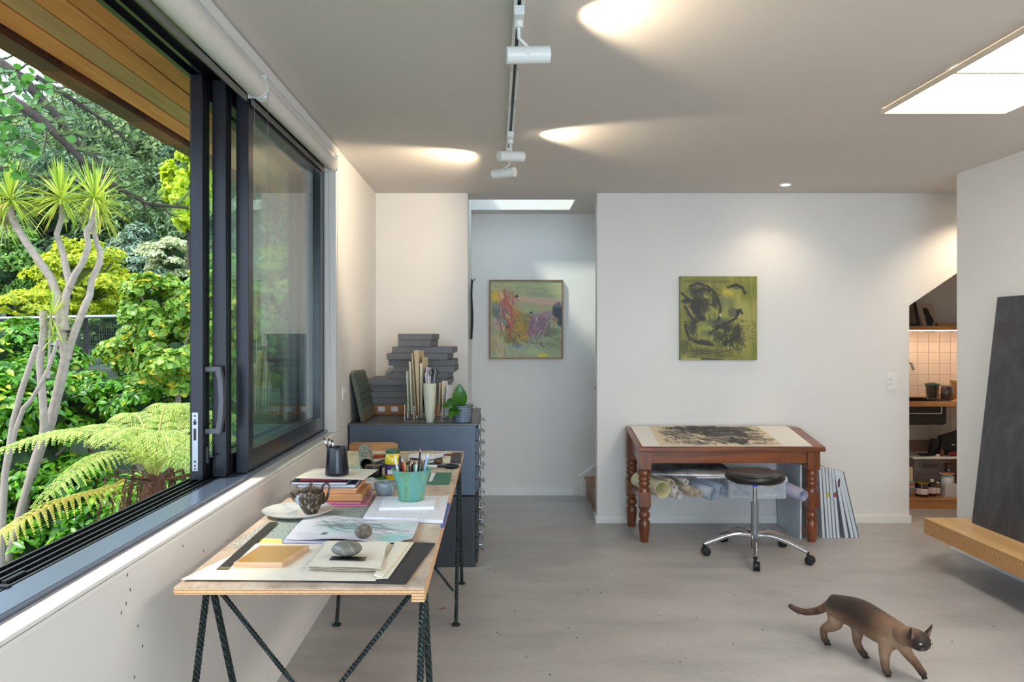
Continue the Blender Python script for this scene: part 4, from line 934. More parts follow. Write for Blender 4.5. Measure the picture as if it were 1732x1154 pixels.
sheetw('paper_sheet', [(598, 803), (628, 800), (640, 780), (606, 781)], T, paperm('teal_white', 196, 206, 200), 'pale greenish sheet under the grey rolled print', 'paper', .002, .003, n=8)
# cutting mat and far clutter
mat_o = thing('cutting_mat', 'green cutting mat with pale grid lines on the far right of the desk', 'cutting mat', D(745, 810, T)+(T,))
mc4 = [D(x, y, T) for x, y in [(712, 820), (760, 820), (764, 800.5), (722, 800.5)]]
obj('mat_sheet', MB().hexa([(x, y, T) for x, y in mc4], [(x, y, T+.003) for x, y in mc4]), M('mat_green', RGB(36, 108, 88), .5, 0, .04), mat_o)
gl_ = MB(); A_, B_, Cc, Dd = [Vector(q+(T+.0031,)) for q in mc4]
for k in range(1, 10):
    a, b = A_.lerp(B_, k/10), Dd.lerp(Cc, k/10); gl_.tube([a, b], .0005, 3)
    a, b = A_.lerp(Dd, k/10), B_.lerp(Cc, k/10); gl_.tube([a, b], .0005, 3)
obj('grid_lines', gl_, M('mat_line', RGB(90, 150, 130), .5), mat_o)
sheet('paper_scrap', [(725, 815), (731, 814), (737, 801), (730, 800)], T+.0042, .0012, white, 'torn white paper scrap at the left edge of the cutting mat', 'paper')
br_ = thing('knife', 'white-shafted tool with a bulbous glossy black handle on the far desk', 'tool', D(735, 792, T)+(T,))
bx0 = Vector(D(693, 790, T)+(T+.006,)); bx1 = Vector(D(740, 792, T)+(T+.008,)); bx2 = Vector(D(776, 794, T)+(T+.013,))
obj('shaft', MB().tube([bx0, bx1], [.004, .006], 8), whitep, br_, smooth=60)
obj('handle', MB().tube([bx1, bx1.lerp(bx2, .3), bx1.lerp(bx2, .48), bx1.lerp(bx2, .65), bx1.lerp(bx2, .85), bx2], [.006, .006, .012, .014, .011, .006], 14), blk, br_, smooth=60)
sheet('steel_rule', [(688, 787), (779, 786), (779, 784), (690, 785)], T, .0015, steel, 'thin steel rule lying across the far desk behind the black handle', 'ruler')
sheet('notebook', [(762, 783), (780, 783), (781, 768), (765, 768)], T, .008, M('dark_slate', RGB(52, 50, 52), .5, 0, .1, 30), 'dark slate notebook at the far right desk corner', 'notebook', bev=.001)
sheet('note_block', [(748, 783), (761, 783), (763, 772), (749, 772)], T, .006, cream, 'small beige note block beside the dark notebook', 'notepad')
sheet('cord_scrap', [(750, 770.5), (771, 771.5), (772, 769.5), (752, 769)], T+.0085, .004, M('rust_brown', RGB(120, 62, 40), .6), 'rust-brown pencil stub lying over the notebook', 'pencil')
sheetw('crumpled_paper', [(690, 779), (750, 778), (756, 769), (692, 771)], T, white, 'crumpled white paper at the far edge of the desk', 'paper', .014, .006, n=10)
sheet('wood_lath', [(677, 767), (733, 766.5), (733, 764.5), (677, 765)], T, .006, wood('lath', RGB(190, 160, 120), RGB(222, 200, 164), 'X'), 'thin pale wooden lath along the far desk edge', 'wood strip')
sheet('grey_board', [(684, 784), (746, 783), (746, 778), (686, 779)], T, .002, M('grey_board_m', RGB(150, 144, 138), .6), 'flat grey board piece under the crumpled paper', 'board')
bh = thing('paint_brush', 'brown rounded paint brush lying near the steel rule', 'brush', D(741, 784, T)+(T,)); a = Vector(D(741, 785, T)+(T+.0125,))
obj('bristles', MB().ball(a, .024, .018, .0125, 14, 8), M('bristle_brown', RGB(98, 74, 64), .9, 0, .2, 80), bh, smooth=60)
obj('ferrule', MB().tube([a+Vector((-.02, 0, -.002)), a+Vector((-.045, .004, -.006))], [.008, .005], 8), steel, bh)
mk = Vector(D(632, 775, T)+(T+.009,)); pencil(mk, mk+Vector((.07, .01, 0)), .009, M('marker_red', RGB(176, 78, 48), .4), blk, 'thick rust-red marker lying beside the grey roll', 'marker', None, .02)
mk = Vector(D(630, 783, T)+(T+.008,)); pencil(mk, mk+Vector((.075, .02, 0)), .008, whitep, blk, 'white marker with a black cap behind the tape roll', 'marker', None, .035)
for i, (px, py, rr) in enumerate(((640, 790, .024), (650, 786, .02))):
    q = D(px, py, T); tag(obj('tape_roll', MB().tube([(q[0]+rr*math.cos(a_), q[1]+rr*math.sin(a_), T+.011) for a_ in [2*math.pi*k/20 for k in range(21)]], .011, 8), blk, smooth=50), ['left of two small black tape rings behind the fat tape roll', 'right of two small black tape rings next to the yellow jar'][i], 'tape roll')
q = Vector(D(690, 786, T)+(T+.005,)); g_ = MB().tube([q+Vector((.016*math.cos(a_), .012*math.sin(a_), 0)) for a_ in [2*math.pi*k/16 for k in range(17)]], .003, 6); g_.tube([q+Vector((.016, 0, 0)), q+Vector((.05, .005, 0))], .003, 6)
tag(obj('cord_loop', g_, blk, smooth=60), 'small black cord loop just right of the yellow jar', 'cord')
# plywood chair behind the desk
ch = thing('chair', 'light plywood chair whose curved backrest shows behind the far desk end', 'chair', (-.69, 4.38, 0)); chw = wood('chair_ply', RGB(176, 122, 72), RGB(206, 152, 100), 'X', 5, .4)
mb = MB(); n = 10
for i in range(n+1):
    x = -.86+.045*0+(.27)*i/n+.04; yy = 4.27-.016*math.cos(math.pi*(i/n-.5))
    for dy in (0, .010):
        for zz_ in (.60, .775-(.012 if i in (0, n) else 0)): mb.v.append((x, yy+dy, zz_))
for i in range(n):
    k = 4*i; j = k+4; mb.f += [(k, j, j+1, k+1), (k+2, k+3, j+3, j+2), (k+1, j+1, j+3, k+3), (k, k+2, j+2, j)]
mb.f += [(0, 1, 3, 2), (4*n, 4*n+2, 4*n+3, 4*n+1)]
obj('backrest', mb, chw, ch, smooth=40)
obj('seat', MB().box(-.735, -.545, 4.08, 4.262, .430, .444), chw, ch, bev=.004)
for x in (-.725, -.555):
    obj('back_post', MB().tube([(x, 4.283, .0006), (x, 4.272, .44), (x, 4.285, .70)], .008, 8), steel, ch)
    obj('leg', MB().tube([(x, 4.125, .0006), (x, 4.125, .43)], .008, 8), steel, ch)
obj('seat_rail', MB().tube([(-.725, 4.125, .424), (-.725, 4.272, .424)], .0055, 6).tube([(-.555, 4.125, .424), (-.555, 4.272, .424)], .0055, 6), steel, ch)
# ================================================================ SLOPING DARK WOOD TABLE
tw = wood('mahogany', RGB(84, 42, 20), RGB(146, 78, 38), 'X', 5, .32, .35, 10); twz = wood('mahogany_leg', RGB(78, 40, 20), RGB(138, 74, 38), 'Z', 5, .3, .4, 8)
TX0, TX1, TYF, TYB = .93, 2.16, 5.04, 5.56
tb = thing('sloping_table', 'dark mahogany table with a gently sloping top and turned legs by the back wall', 'table', (1.54, 5.3, 0))
tprof = [(TYF, .602), (TYF, .628), (TYF+.006, .634), (5.44, .703), (5.47, .707), (TYB, .708), (TYB, .676), (5.46, .674)]
obj('tabletop', MB().prism(tprof, 'X', TX0, TX1), tw, tb, bev=.004)
obj('front_apron', MB().box(1.005, 2.085, 5.072, 5.092, .522, .604), tw, tb, bev=.001)
obj('back_apron', MB().box(1.005, 2.085, 5.515, 5.533, .522, .672), tw, tb)
for x in (.965, 2.105): obj('side_apron', MB().prism([(5.11, .522), (5.11, .617), (5.50, .672), (5.50, .522)], 'X', x-.01, x+.01), tw, tb)
legp = [(.001, 0), (.026, 0), (.028, .004), (.0365, .085), (.0375, .10), (.036, .102), (.0375, .104), (.0375, .132), (.034, .139), (.025, .143), (.024, .149), (.030, .152), (.0365, .163), (.038, .175), (.0365, .188), (.030, .199), (.024, .203), (.024, .208), (.034, .212), (.037, .220), (.040, .2318)]
legq = [(.040, .3312), (.038, .340), (.036, .352), (.030, .358), (.030, .366), (.033, .372), (.037, .380), (.038, .388), (.035, .396), (.033, .400), (.037, .408), (.039, .417), (.036, .426), (.033, .430), (.035, .436), (.040, .447), (.040, .458), (.034, .470), (.030, .475), (.036, .478), (.036, .481)]
for i, (x, y) in enumerate([(.978, 5.095), (2.088, 5.095), (.968, 5.508), (2.088, 5.508)]):
    g = obj('leg', MB().lathe(legp, (x, y, .0006), 28).lathe(legq, (x, y, 0), 28), twz, tb, smooth=35)
    h = .0385
    obj('leg_block', MB().box(x-h, x+h, y-h, y+h, .232, .331), twz, g, bev=.004)
    obj('leg_block', MB().box(x-.041, x+.041, y-.041, y+.041, .4812, .601 if y < 5.3 else .670), twz, g, bev=.003)
for x in (.968, 2.088): obj('side_stretcher', MB().box(x-.012, x+.012, 5.135, 5.468, .268, .300), tw, tb, bev=.002)
def tz(y):  # height of the sloping top
    return .634+(y-TYF-.006)*(.703-.634)/(5.44-TYF-.006) if y < 5.44 else .703+(min(y, 5.47)-5.44)*.133
def topsheet(nm, x0, x1, ya, yb, lift, th, mt, label, cat, skew=0):
    ys = [ya, 5.44, 5.47, yb] if yb > 5.47 else [ya, 5.44, yb]; mb = MB(); n = len(ys)
    for y in ys:
        t = (y-ya)/(yb-ya); 
        for x in (x0+skew*t, x1+skew*.3*t):
            for d_ in (0, th): mb.v.append((x, y, tz(y)+lift+d_))
    for i in range(n-1):
        k = 4*i; j = k+4; mb.f += [(k, k+2, j+2, j)[::-1], (k+1, k+3, j+3, j+1), (k, k+1, j+1, j), (k+2, j+2, j+3, k+3)]
    mb.f += [(0, 2, 3, 1), (4*n-4, 4*n-3, 4*n-1, 4*n-2)]
    return tag(obj(nm, mb, mt), label, cat)
topsheet('white_board', .955, 2.075, 5.047, 5.553, .0025, .003, M('board_white', RGB(228, 224, 216), .5, 0, .015, 6), 'large white sheet board covering most of the sloping table top', 'board')
ink = Paint(190, 100, (216, 200, 172), 11)
ink.mix(np.clip((ink.nz(8, 5)-.45)*2, 0, .5), (218, 204, 178))
for (cx, cy, rx, ry, a_) in [(.45, .22, .26, .26, .8), (.22, .45, .12, .3, .35), (.62, .45, .2, .22, .75), (.55, .72, .2, .18, .45), (.8, .6, .16, .2, .35), (.66, .8, .08, .2, .8), (.3, .9, .15, .1, .4), (.75, .25, .15, .14, .7)]:
    ink.blob(cx, cy, rx, ry, (44, 46, 52), a_, .35, 18, 9)
ink.lines(150, (.05, .08, .45, .85), 55, .12, .005, (28, 28, 32), .8, .35, .35)
ink.lines(120, (.35, .05, .92, .5), 5, .12, .005, (30, 32, 38), .75, .4, .5)
ink.lines(110, (.45, .55, .95, .92), 25, .09, .0045, (28, 28, 32), .8, .5, .7)
ink.lines(40, (.35, .15, .8, .7), 20, .08, .004, (206, 190, 160), .6, .4, .7)
yv = [5.06, 5.535]
o_ = picture('ink_drawing', ink, [(1.085, 5.535, tz(5.535)+.0065), (1.86, 5.535, tz(5.535)+.0065), (1.075, 5.056, tz(5.056)+.0065), (1.885, 5.056, tz(5.056)+.0065)], None, vcolmat('drawing_paint'), lambda u, v: .0165*np.clip(1-np.abs(v-.2)/.2, 0, 1)**1*(v < .2)+.0165*(1-(v-.2)/.8)*(v >= .2)-.0165*0)
# follow the true profile
me = o_.data; off = np.array(o_.location)
for vv in me.vertices:
    vv.co.z = tz(vv.co.y+off[1])+.0066-off[2]
tag(o_, 'black ink drawing on buff paper lying on the white board of the sloping table', 'drawing')
# under the table: cords carry rolls, a clear box and flat folders
cords = MB()
for k in range(5): y = 5.15+.075*k; cords.tube([(.980, y, .2885), (1.3, y, .2735), (1.76, y, .2735), (2.076, y, .2885)], .0011, 4)
for k in range(3): x = 1.08+.4*k; cords.tube([(x, 5.11, .44), (x, 5.105, .36), (x, 5.12, .27)], .0008, 4)
obj('cord_sling', cords, M('nylon_cord', RGB(210, 214, 222), .4), tb)
rollw = paperm('roll_white', 236, 232, 226); rollb = paperm('roll_blue', 214, 222, 236); rolly = paperm('roll_yellow', 240, 234, 196); rollk = paperm('roll_buff', 222, 206, 184)
def uroll(px, py, rr, mt, lb, turns=2.5, gap=.6, dx=-.10, dz=.012, ln=.36, y=5.10):
    s = F/y; x = (px-840)/s; z = H_CAM-(py-565)/s
    return roll((x, y, z), (x+dx, y+ln, z+dz), rr, mt, None, lb, turns=turns, gap=gap, grp='rolled papers under the sloping table')
uroll(1121.5, 829, .056, rolly, 'widest yellowish paper roll, farthest left under the table', 1.6, .93, -.10, .0)
uroll(1136.5, 817, .024, rollk, 'buff roll with a black hollow centre under the table', 2, .6, -.08, .01)
uroll(1141, 826, .026, rollw, 'flattened pinkish roll just below the black-centred one', 2.5, .55, -.09, .0, y=5.13)
uroll(1147.5, 837, .038, rollw, 'grey-white roll at the bottom, right of the widest one', 3, .45, -.10, .004, y=5.11)
uroll(1161, 815.5, .021, rollw, 'slim white roll highest in the bundle under the table', 2, .5, -.07, .012, y=5.12)
uroll(1168.5, 829.5, .030, rollk, 'tight buff roll in the middle of the bundle', 3.5, .2, -.09, .008, y=5.10)
uroll(1173.5, 838, .020, rollk, 'small buff roll at the bottom of the bundle', 3, .3, -.09, .004, y=5.13)
uroll(1184, 835.5, .024, rollk, 'neat narrow buff roll with an open centre, left of the thick blue-white one', 3, .45, -.09, .006, y=5.10)
uroll(1206.5, 837, .044, rollb, 'thick blue-white roll with many loose turns, left of the clear box', 4, .35, -.12, .010, y=5.09)
uroll(1222, 829, .040, rollb, 'dark-streaked blue roll behind the clear box corner', 3, .5, -.10, .012, y=5.20, ln=.26)
uroll(1358.5, 836, .046, paperm('roll_lilac', 202, 202, 226), 'lilac-white roll sticking out at the right beside the table leg', 3, .42, -.16, .060, .34, 5.05) if False else None
RR = roll((2.005, 5.03, .318), (1.905, 5.40, .352), .044, paperm('roll_lilac', 202, 202, 226), None, 'lilac-white roll sticking out at the right beside the table leg', turns=3, gap=.55, grp='rolled papers under the sloping table')
cbx = thing('clear_box', 'clear plastic storage box with a whitish lid under the table, behind the stool', 'storage box', (1.74, 5.26, .279))
clr = plastic('clear_plastic', (.80, .85, .93, 1), .28); BX0, BX1, BY0, BY1, BZ0, BZ1 = 1.545, 1.925, 5.115, 5.44, .279, .404
for b in [(BX0, BX1, BY0, BY0+.003, BZ0, BZ1), (BX0, BX1, BY1-.003, BY1, BZ0, BZ1), (BX0, BX0+.003, BY0+.003, BY1-.003, BZ0, BZ1), (BX1-.003, BX1, BY0+.003, BY1-.003, BZ0, BZ1), (BX0+.003, BX1-.003, BY0+.003, BY1-.003, BZ0, BZ0+.003)]:
    obj('side_wall', MB().box(*b), clr, cbx)
obj('lid', MB().box(BX0-.008, BX1+.008, BY0-.008, BY1+.008, BZ1+.0005, BZ1+.012).box(BX0-.008, BX1+.008, BY0-.010, BY0-.008, BZ1-.008, BZ1+.012), plastic('lid_plastic', (.78, .82, .9, 1), .7), cbx)
for i, (x, lb) in enumerate(((1.60, 'white coiled roll inside the clear box, left end'), (1.68, 'lilac coiled roll inside the clear box, near the stool post'))):
    roll((x, 5.14, .318), (x, 5.40, .318), .030, (rollw, paperm('roll_lilac', 202, 202, 226))[i], None, lb, turns=2.4, gap=.5, grp='rolls inside the clear box')
tag(obj('chalk_stick', MB().tube([(1.79, 5.16, .291), (1.835, 5.17, .291)], .006, 8), whitep), 'short white stick lying in the clear box', 'stick')
tag(obj('chalk_stick', MB().tube([(1.845, 5.15, .291), (1.872, 5.155, .294), (1.885, 5.16, .306)], .006, 8), cream), 'bent white stick lying in the clear box at the right', 'stick')
m, nt, p = newmat('grey_wash'); f = noise(nt, coords(nt, (1.2, 1, 1)), 3, 4); L(nt, ramp(nt, f, [(.36, RGB(96, 100, 112)), (.5, RGB(168, 170, 178)), (.6, RGB(232, 230, 228))]), p.inputs['Base Color']); p.inputs['Roughness'].default_value = .6
tag(obj('washed_sheet', MB().hexa([(1.03, 5.10, .437), (1.60, 5.10, .425), (1.60, 5.46, .44), (1.03, 5.46, .455)], [(1.03, 5.10, .449), (1.60, 5.10, .440), (1.60, 5.46, .457), (1.03, 5.46, .468)]), m, bev=.003), 'dark grey wash painting on a thick sheet lying above the rolls under the table', 'painting')
tag(obj('white_card_stack', MB().box(1.33, 1.93, 5.11, 5.46, .4165, .4245), white, bev=.002), 'wide white card lying on the clear box lid under the table', 'card')
tag(obj('flat_panel', MB().hexa([(2.028, 5.14, .0006), (2.040, 5.14, .0006), (2.040, 5.55, .0006), (2.028, 5.55, .0006)], [(2.030, 5.14, .50), (2.042, 5.14, .50), (2.042, 5.55, .50), (2.030, 5.55, .50)]), M('panel_grey', RGB(196, 200, 208), .5), bev=.001), 'pale grey flat panel standing between the right legs of the sloping table', 'panel')
# ---------------- stool
sx, sy = 1.59, 4.79
stl = thing('stool', 'round black padded swivel stool on a chrome five-star base with castors', 'stool', (sx, sy, 0))
sxx, syy = 1.585, 4.66
sxx, syy = 1.602, 4.77
blackv = M('black_vinyl', RGB(24, 22, 22), .38, 0, .05, 20, .05, 40, coat=.15)
sz = .44
def tilt(mb, n0=0): return mb
seat_z = .475
# seat: centre at pixel 1275,803 -> about 1.60, 4.77, .49
SZ = .464
obj('seat_pad', MB().lathe([(.001, SZ), (.145, SZ), (.168, SZ+.006), (.180, SZ+.024), (.176, SZ+.042), (.160, SZ+.054), (.10, SZ+.058), (.001, SZ+.058)], (sxx, syy, 0), 48), blackv, stl, smooth=60)
obj('seat_piping', MB().tube([(sxx+.166*math.cos(a), syy+.166*math.sin(a), SZ+.0505) for a in [2*math.pi*k/48 for k in range(49)]], .0022, 5), blackv, stl)
obj('seat_plate', MB().lathe([(.001, SZ-.012), (.12, SZ-.012), (.150, SZ-.004), (.150, SZ-.0004), (.001, SZ-.0004)], (sxx, syy, 0), 40), chrome, stl, smooth=40)
obj('blue_tag', MB().box(sxx-.065, sxx-.035, syy-.158, syy-.152, SZ-.006, SZ+.004), M('blue_tape', RGB(40, 60, 190), .4), stl, label='scrap of blue tape under the seat')
obj('gas_post', MB().cyl((sxx, syy, .30), (sxx, syy, SZ-.012), .0125, n=24), chrome, stl, smooth=40)
obj('post_sleeve', MB().lathe([(.001, .115), (.023, .115), (.0235, .322), (.0245, .324), (.0245, .330), (.013, .331)], (sxx, syy, 0), 28), M('silver_paint', RGB(150, 155, 162), .35, .6), stl, smooth=40)
obj('post_foot', MB().lathe([(.001, .045), (.018, .045), (.0215, .055), (.0215, .114), (.001, .114)], (sxx, syy, 0), 24), blk, stl, smooth=40)
obj('hub', MB().lathe([(.001, .098), (.030, .098), (.034, .108), (.033, .135), (.027, .140), (.0245, .1405)], (sxx, syy, 0), 28, close=False), chrome, stl, smooth=40)
feet = [(1.252, 4.642), (1.510, 4.40), (1.832, 4.584), (1.753, 4.90), (1.431, 4.988)]
angs = [math.atan2(y-syy, x-sxx) for x, y in feet]
a0 = R(-108); Rb = .315
for i in range(5):
    an = a0+i*2*math.pi/5; dx, dy = math.cos(an), math.sin(an); pts = []; rs = []
    for k in range(9):
        t = k/8; r_ = .026+t*(Rb-.026); z = .125+.020*math.sin(math.pi*min(1, t*1.15))*(1-t)-.052*t**2.2+.0; pts.append((sxx+dx*r_, syy+dy*r_, z)); rs.append(.0175-.003*t)
    g = obj('arm', MB().tube(pts, rs, 12), chrome, stl, smooth=60)
    obj('castor_stem', MB().cyl((sxx+dx*Rb, syy+dy*Rb, .075), (sxx+dx*Rb, syy+dy*Rb, .045), .008, n=12), blk, g)
    tx2, ty2 = -dy, dx; wr = .0275; ox = .012
    cx, cy = sxx+dx*(Rb+ox*(1 if i % 2 else -1)), syy+dy*(Rb+ox)
    for sg in (-1, 1):
        c0 = Vector((cx+tx2*sg*.006, cy+ty2*sg*.006, wr+.0006)); c1 = Vector((cx+tx2*sg*.020, cy+ty2*sg*.020, wr+.0006))
        obj('castor_wheel', MB().tube([c0, c0.lerp(c1, .2), c0.lerp(c1, .8), c1], [wr*.92, wr, wr, wr*.7], 20), blackm, g, smooth=40)
    obj('castor_hood', MB().tube([Vector((cx, cy, wr))+Vector((tx2*-.006, ty2*-.006, .004)), Vector((cx, cy, wr))+Vector((tx2*.006, ty2*.006, .004))], [wr*.95, wr*.95], 16), blk, g)
# ---------------- canvases
cm_b = M('canvas_edge', RGB(206, 212, 218), .7, 0, .04, 40); cm_d = M('canvas_back', RGB(150, 150, 150), .8)
def spotted(nm, c, seed):
    m, nt, p = newmat(nm); f = noise(nt, coords(nt, (1, 1, 1)), 14, 2, .5); L(nt, ramp(nt, f, [(.66, RGB(206, 212, 218)), (.69, c)]), p.inputs['Base Color']); p.inputs['Roughness'].default_value = .7; return m
cy_ = spotted('canvas_edge_yellow', RGB(196, 196, 60), 1); cr_ = spotted('canvas_edge_red', RGB(150, 60, 52), 2)
tops = [1388.5, 1394, 1399.5, 1405, 1410, 1415.5, 1420, 1425]; bots = [1395, 1402, 1407.5, 1413.5, 1420, 1434.5, 1444, 1451]; hts = [792, 792, 792.5, 792, 793, 796, 797, 798]
nms = ['first leaning canvas, nearest the right table leg', 'second leaning canvas from the table leg', 'third leaning canvas from the table leg, yellow paint on its edge', 'fourth leaning canvas from the table leg', 'fifth leaning canvas, red-brown mark at its foot, left of the gap',
       'sixth leaning canvas, first right of the gap', 'seventh leaning canvas with a dark red splash near its top', 'outermost leaning canvas, farthest right and most tilted']
yF = 5.18; s = F/yF
for i in range(8):
    xb, xt = (bots[i]-840)/s, (tops[i]-840)/s; zt = H_CAM-(hts[i]-565)/s; w_ = .0145+.003*(i > 4)
    t = thing('canvas', nms[i], 'canvas', (xb, 5.35, 0), 0, 'canvases leaning beside the sloping table')
    mt = {2: cy_, 4: cr_, 6: cy_}.get(i, cm_b)
    xo = .0
    obj('stretched_canvas', MB().hexa([(xb-w_, yF, .0006), (xb+w_*.15, yF, .0006), (xb+w_*.15, yF+.37, .0006), (xb-w_, yF+.37, .0006)], [(xt-w_, yF, zt), (xt+w_*.15, yF, zt), (xt+w_*.15, yF+.37, zt), (xt-w_, yF+.37, zt)]), mt, t, bev=.001)
    obj('back_frame', MB().hexa([(xb+w_*.16, yF+.002, .001), (xb+w_*.62, yF+.002, .001), (xb+w_*.62, yF+.04, .001), (xb+w_*.16, yF+.04, .001)], [(xt+w_*.16, yF+.002, zt-.002), (xt+w_*.62, yF+.002, zt-.002), (xt+w_*.62, yF+.04, zt-.002), (xt+w_*.16, yF+.04, zt-.002)]), M('frame_grey', RGB(92, 102, 112), .7), t)
    if i == 6: obj('paint_splash', MB().prism([(xt-w_*.6, zt-.12), (xt+.001, zt-.10), (xt+.004, zt-.06), (xt-.003, zt-.045), (xt-.012, zt-.075)], 'Y', yF-.0008, yF-.0001), M('dark_red', RGB(80, 24, 28), .5), t)

# ================================================================ PAINTINGS
p1 = Paint(150, 166, (164, 166, 118), 3)
p1.mix(np.clip((p1.nz(4, 14)-.45)*3, 0, .7), (146, 160, 122)); p1.mix(np.clip((p1.nz(3, 20)-.5)*3, 0, .6)*(p1.yy < .35), (204, 196, 150))
B = p1.blob
B(.62, .24, .42, .06, (212, 168, 150), .75, .8, 3, 10); B(.8, .27, .25, .04, (206, 160, 156), .7, .7)
B(.08, .22, .07, .11, (214, 176, 40), .9, .4); B(.14, .19, .05, .07, (232, 206, 120), .8, .5); B(.12, .3, .06, .04, (210, 205, 120), .7)
B(.1, .38, .10, .14, (98, 110, 104), .9, .4); B(.1, .32, .07, .05, (140, 142, 128), .7); B(.16, .47, .06, .08, (110, 128, 120), .8)
B(.22, .33, .12, .24, (190, 120, 104), .55, .8, 12, 8); B(.08, .56, .09, .10, (196, 160, 146), .85, .5); 
B(.38, .6, .24, .22, (136, 116, 36), .9, .5, 12, 12); B(.33, .45, .14, .12, (176, 140, 40), .8, .6, 14, 12); B(.46, .68, .12, .1, (150, 118, 30), .8); B(.45, .5, .2, .1, (120, 108, 60), .7, .6, 16, 14); B(.28, .75, .15, .07, (110, 92, 36), .7)
B(.7, .5, .17, .13, (168, 132, 140), .9, .5, 14, 6); B(.58, .62, .09, .12, (176, 140, 140), .8, .5); B(.84, .42, .08, .09, (160, 124, 140), .85)
B(.93, .38, .09, .11, (34, 44, 66), .95, .3); B(.97, .5, .04, .08, (40, 48, 66), .9); B(.9, .5, .05, .04, (170, 116, 84), .8)
B(.8, .67, .2, .08, (96, 100, 74), .8, .6, 12, 10); B(.88, .8, .14, .12, (128, 134, 84), .6, .7, 12, 12); B(.6, .76, .14, .05, (130, 142, 130), .7); B(.3, .86, .25, .06, (150, 170, 160), .7, .7); B(.36, .84, .08, .03, (100, 116, 150), .6)
B(.72, .96, .12, .035, (222, 204, 60), .9, .5); B(.6, .92, .15, .04, (176, 190, 130), .6); B(.2, .94, .25, .06, (160, 182, 140), .6)
B(.07, .8, .07, .18, (190, 160, 116), .6, .6, 20, 4)
p1.lines(46, (.1, .12, .32, .6), 75, .18, .006, (160, 74, 66), .5, .35, .5); p1.lines(18, (.12, .25, .3, .55), 80, .16, .006, (226, 196, 176), .6, .2)
p1.lines(14, (.02, .05, .3, .2), 20, .18, .005, (150, 70, 60), .6, .5, .5)
p1.lines(34, (.04, .72, .2, .9), 80, .2, .006, (206, 184, 150), .6, .1, .25); p1.lines(14, (.04, .72, .22, .9), 85, .18, .005, (110, 84, 50), .5, .1)
p1.lines(60, (.3, .05, .95, .22), 4, .3, .004, (128, 142, 112), .5, .1, .15); p1.lines(30, (.3, .2, .95, .34), 8, .25, .005, (190, 136, 122), .5, .1, .15)
p1.lines(50, (.55, .45, .85, .65), 115, .13, .006, (136, 104, 122), .6, .25, .3); p1.lines(24, (.55, .45, .85, .62), 115, .12, .006, (206, 178, 178), .6, .2, .3)
p1.lines(70, (.5, .65, .98, .85), 3, .18, .004, (90, 98, 84), .55, .3, .4); p1.lines(30, (.6, .7, .9, .85), 5, .14, .004, (170, 180, 150), .6, .3, .4)
p1.lines(90, (.22, .45, .55, .8), 45, .08, .006, (96, 78, 32), .55, .5, 1.2); p1.lines(40, (.25, .4, .55, .75), 40, .07, .006, (186, 152, 60), .5, .5, 1.2)
p1.lines(40, (.03, .88, .6, .99), 80, .08, .004, (128, 152, 128), .5, .2, .4); B(.6, .655, .09, .015, (196, 70, 90), .8, .6)
p1.lines(70, (.25, .42, .9, .85), 60, .07, .006, (84, 66, 40), .6, .6, 1.4); p1.lines(60, (.55, .42, .85, .66), 118, .13, .008, (120, 84, 104), .8, .2, .2); p1.lines(40, (.12, .1, .32, .55), 78, .2, .007, (176, 62, 58), .75, .3, .4)
p1.lines(50, (.3, .45, .5, .75), 50, .07, .008, (196, 148, 30), .7, .6, 1.2); p1.lines(40, (.02, .3, .2, .55), 60, .08, .007, (84, 100, 96), .6, .4, .6)
for cx, cy, r_ in ((.365, .195, .024), (.565, .41, .022), (.245, .585, .017), (.225, .598, .012)):
    d = np.hypot(p1.xx-cx, (p1.yy-cy)*p1.h/p1.w); p1.mix(np.clip((r_-d)/.006, 0, 1), (24, 24, 26))
yf = YF-.001
def fpx(px, py, y): return ((px-840)*y/F, H_CAM-(py-565)*y/F)
a = fpx(827.5, 473.5, YF-.035); b = fpx(952.5, 607.5, YF-.035)
pt = thing('framed_painting', 'multicoloured abstract painting with black dots in a thin wooden frame in the corridor', 'painting', ((a[0]+b[0])/2, YF, b[1]))
fw_ = wood('thin_frame', RGB(120, 84, 56), RGB(160, 118, 84), 'X', 5, .45); y0, y1 = YF-.036, YF-.001; e = .010
for bx in ((a[0], a[0]+e, b[1], a[1]), (b[0]-e, b[0], b[1], a[1]), (a[0]+e, b[0]-e, b[1], b[1]+e), (a[0]+e, b[0]-e, a[1]-e, a[1])):
    obj('frame_side', MB().box(bx[0], bx[1], y0, y1, bx[2], bx[3]), fw_, pt, bev=.0015)
obj('backing', MB().box(a[0]+e+.0005, b[0]-e-.0005, y0+.009, y1-.002, b[1]+e+.0005, a[1]-e-.0005), kraft, pt)
picture('painted_face', p1, [(a[0]+e+.002, y0+.008, a[1]-e-.002), (b[0]-e-.002, y0+.008, a[1]-e-.002), (a[0]+e+.002, y0+.008, b[1]+e+.002), (b[0]-e-.002, y0+.008, b[1]+e+.002)], pt, vcolmat('oil_paint', .45, .15))
p2 = Paint(150, 164, (124, 124, 44), 9)
B = p2.blob
p2.mix(np.clip((p2.nz(16, 3)-.45)*3, 0, .6), (158, 156, 76)); p2.mix(np.clip((p2.nz(20, 4)-.5)*4, 0, .5), (110, 110, 44))
B(.82, .55, .18, .4, (164, 160, 86), .8, .5, 10, 2); B(.6, .2, .12, .1, (190, 176, 60), .8, .5); B(.45, .6, .3, .3, (150, 154, 74), .6, .7); B(.9, .15, .14, .16, (108, 116, 36), .8, .5, 4, 8); B(.88, .72, .1, .22, (160, 142, 72), .6, .6, 12, 2)
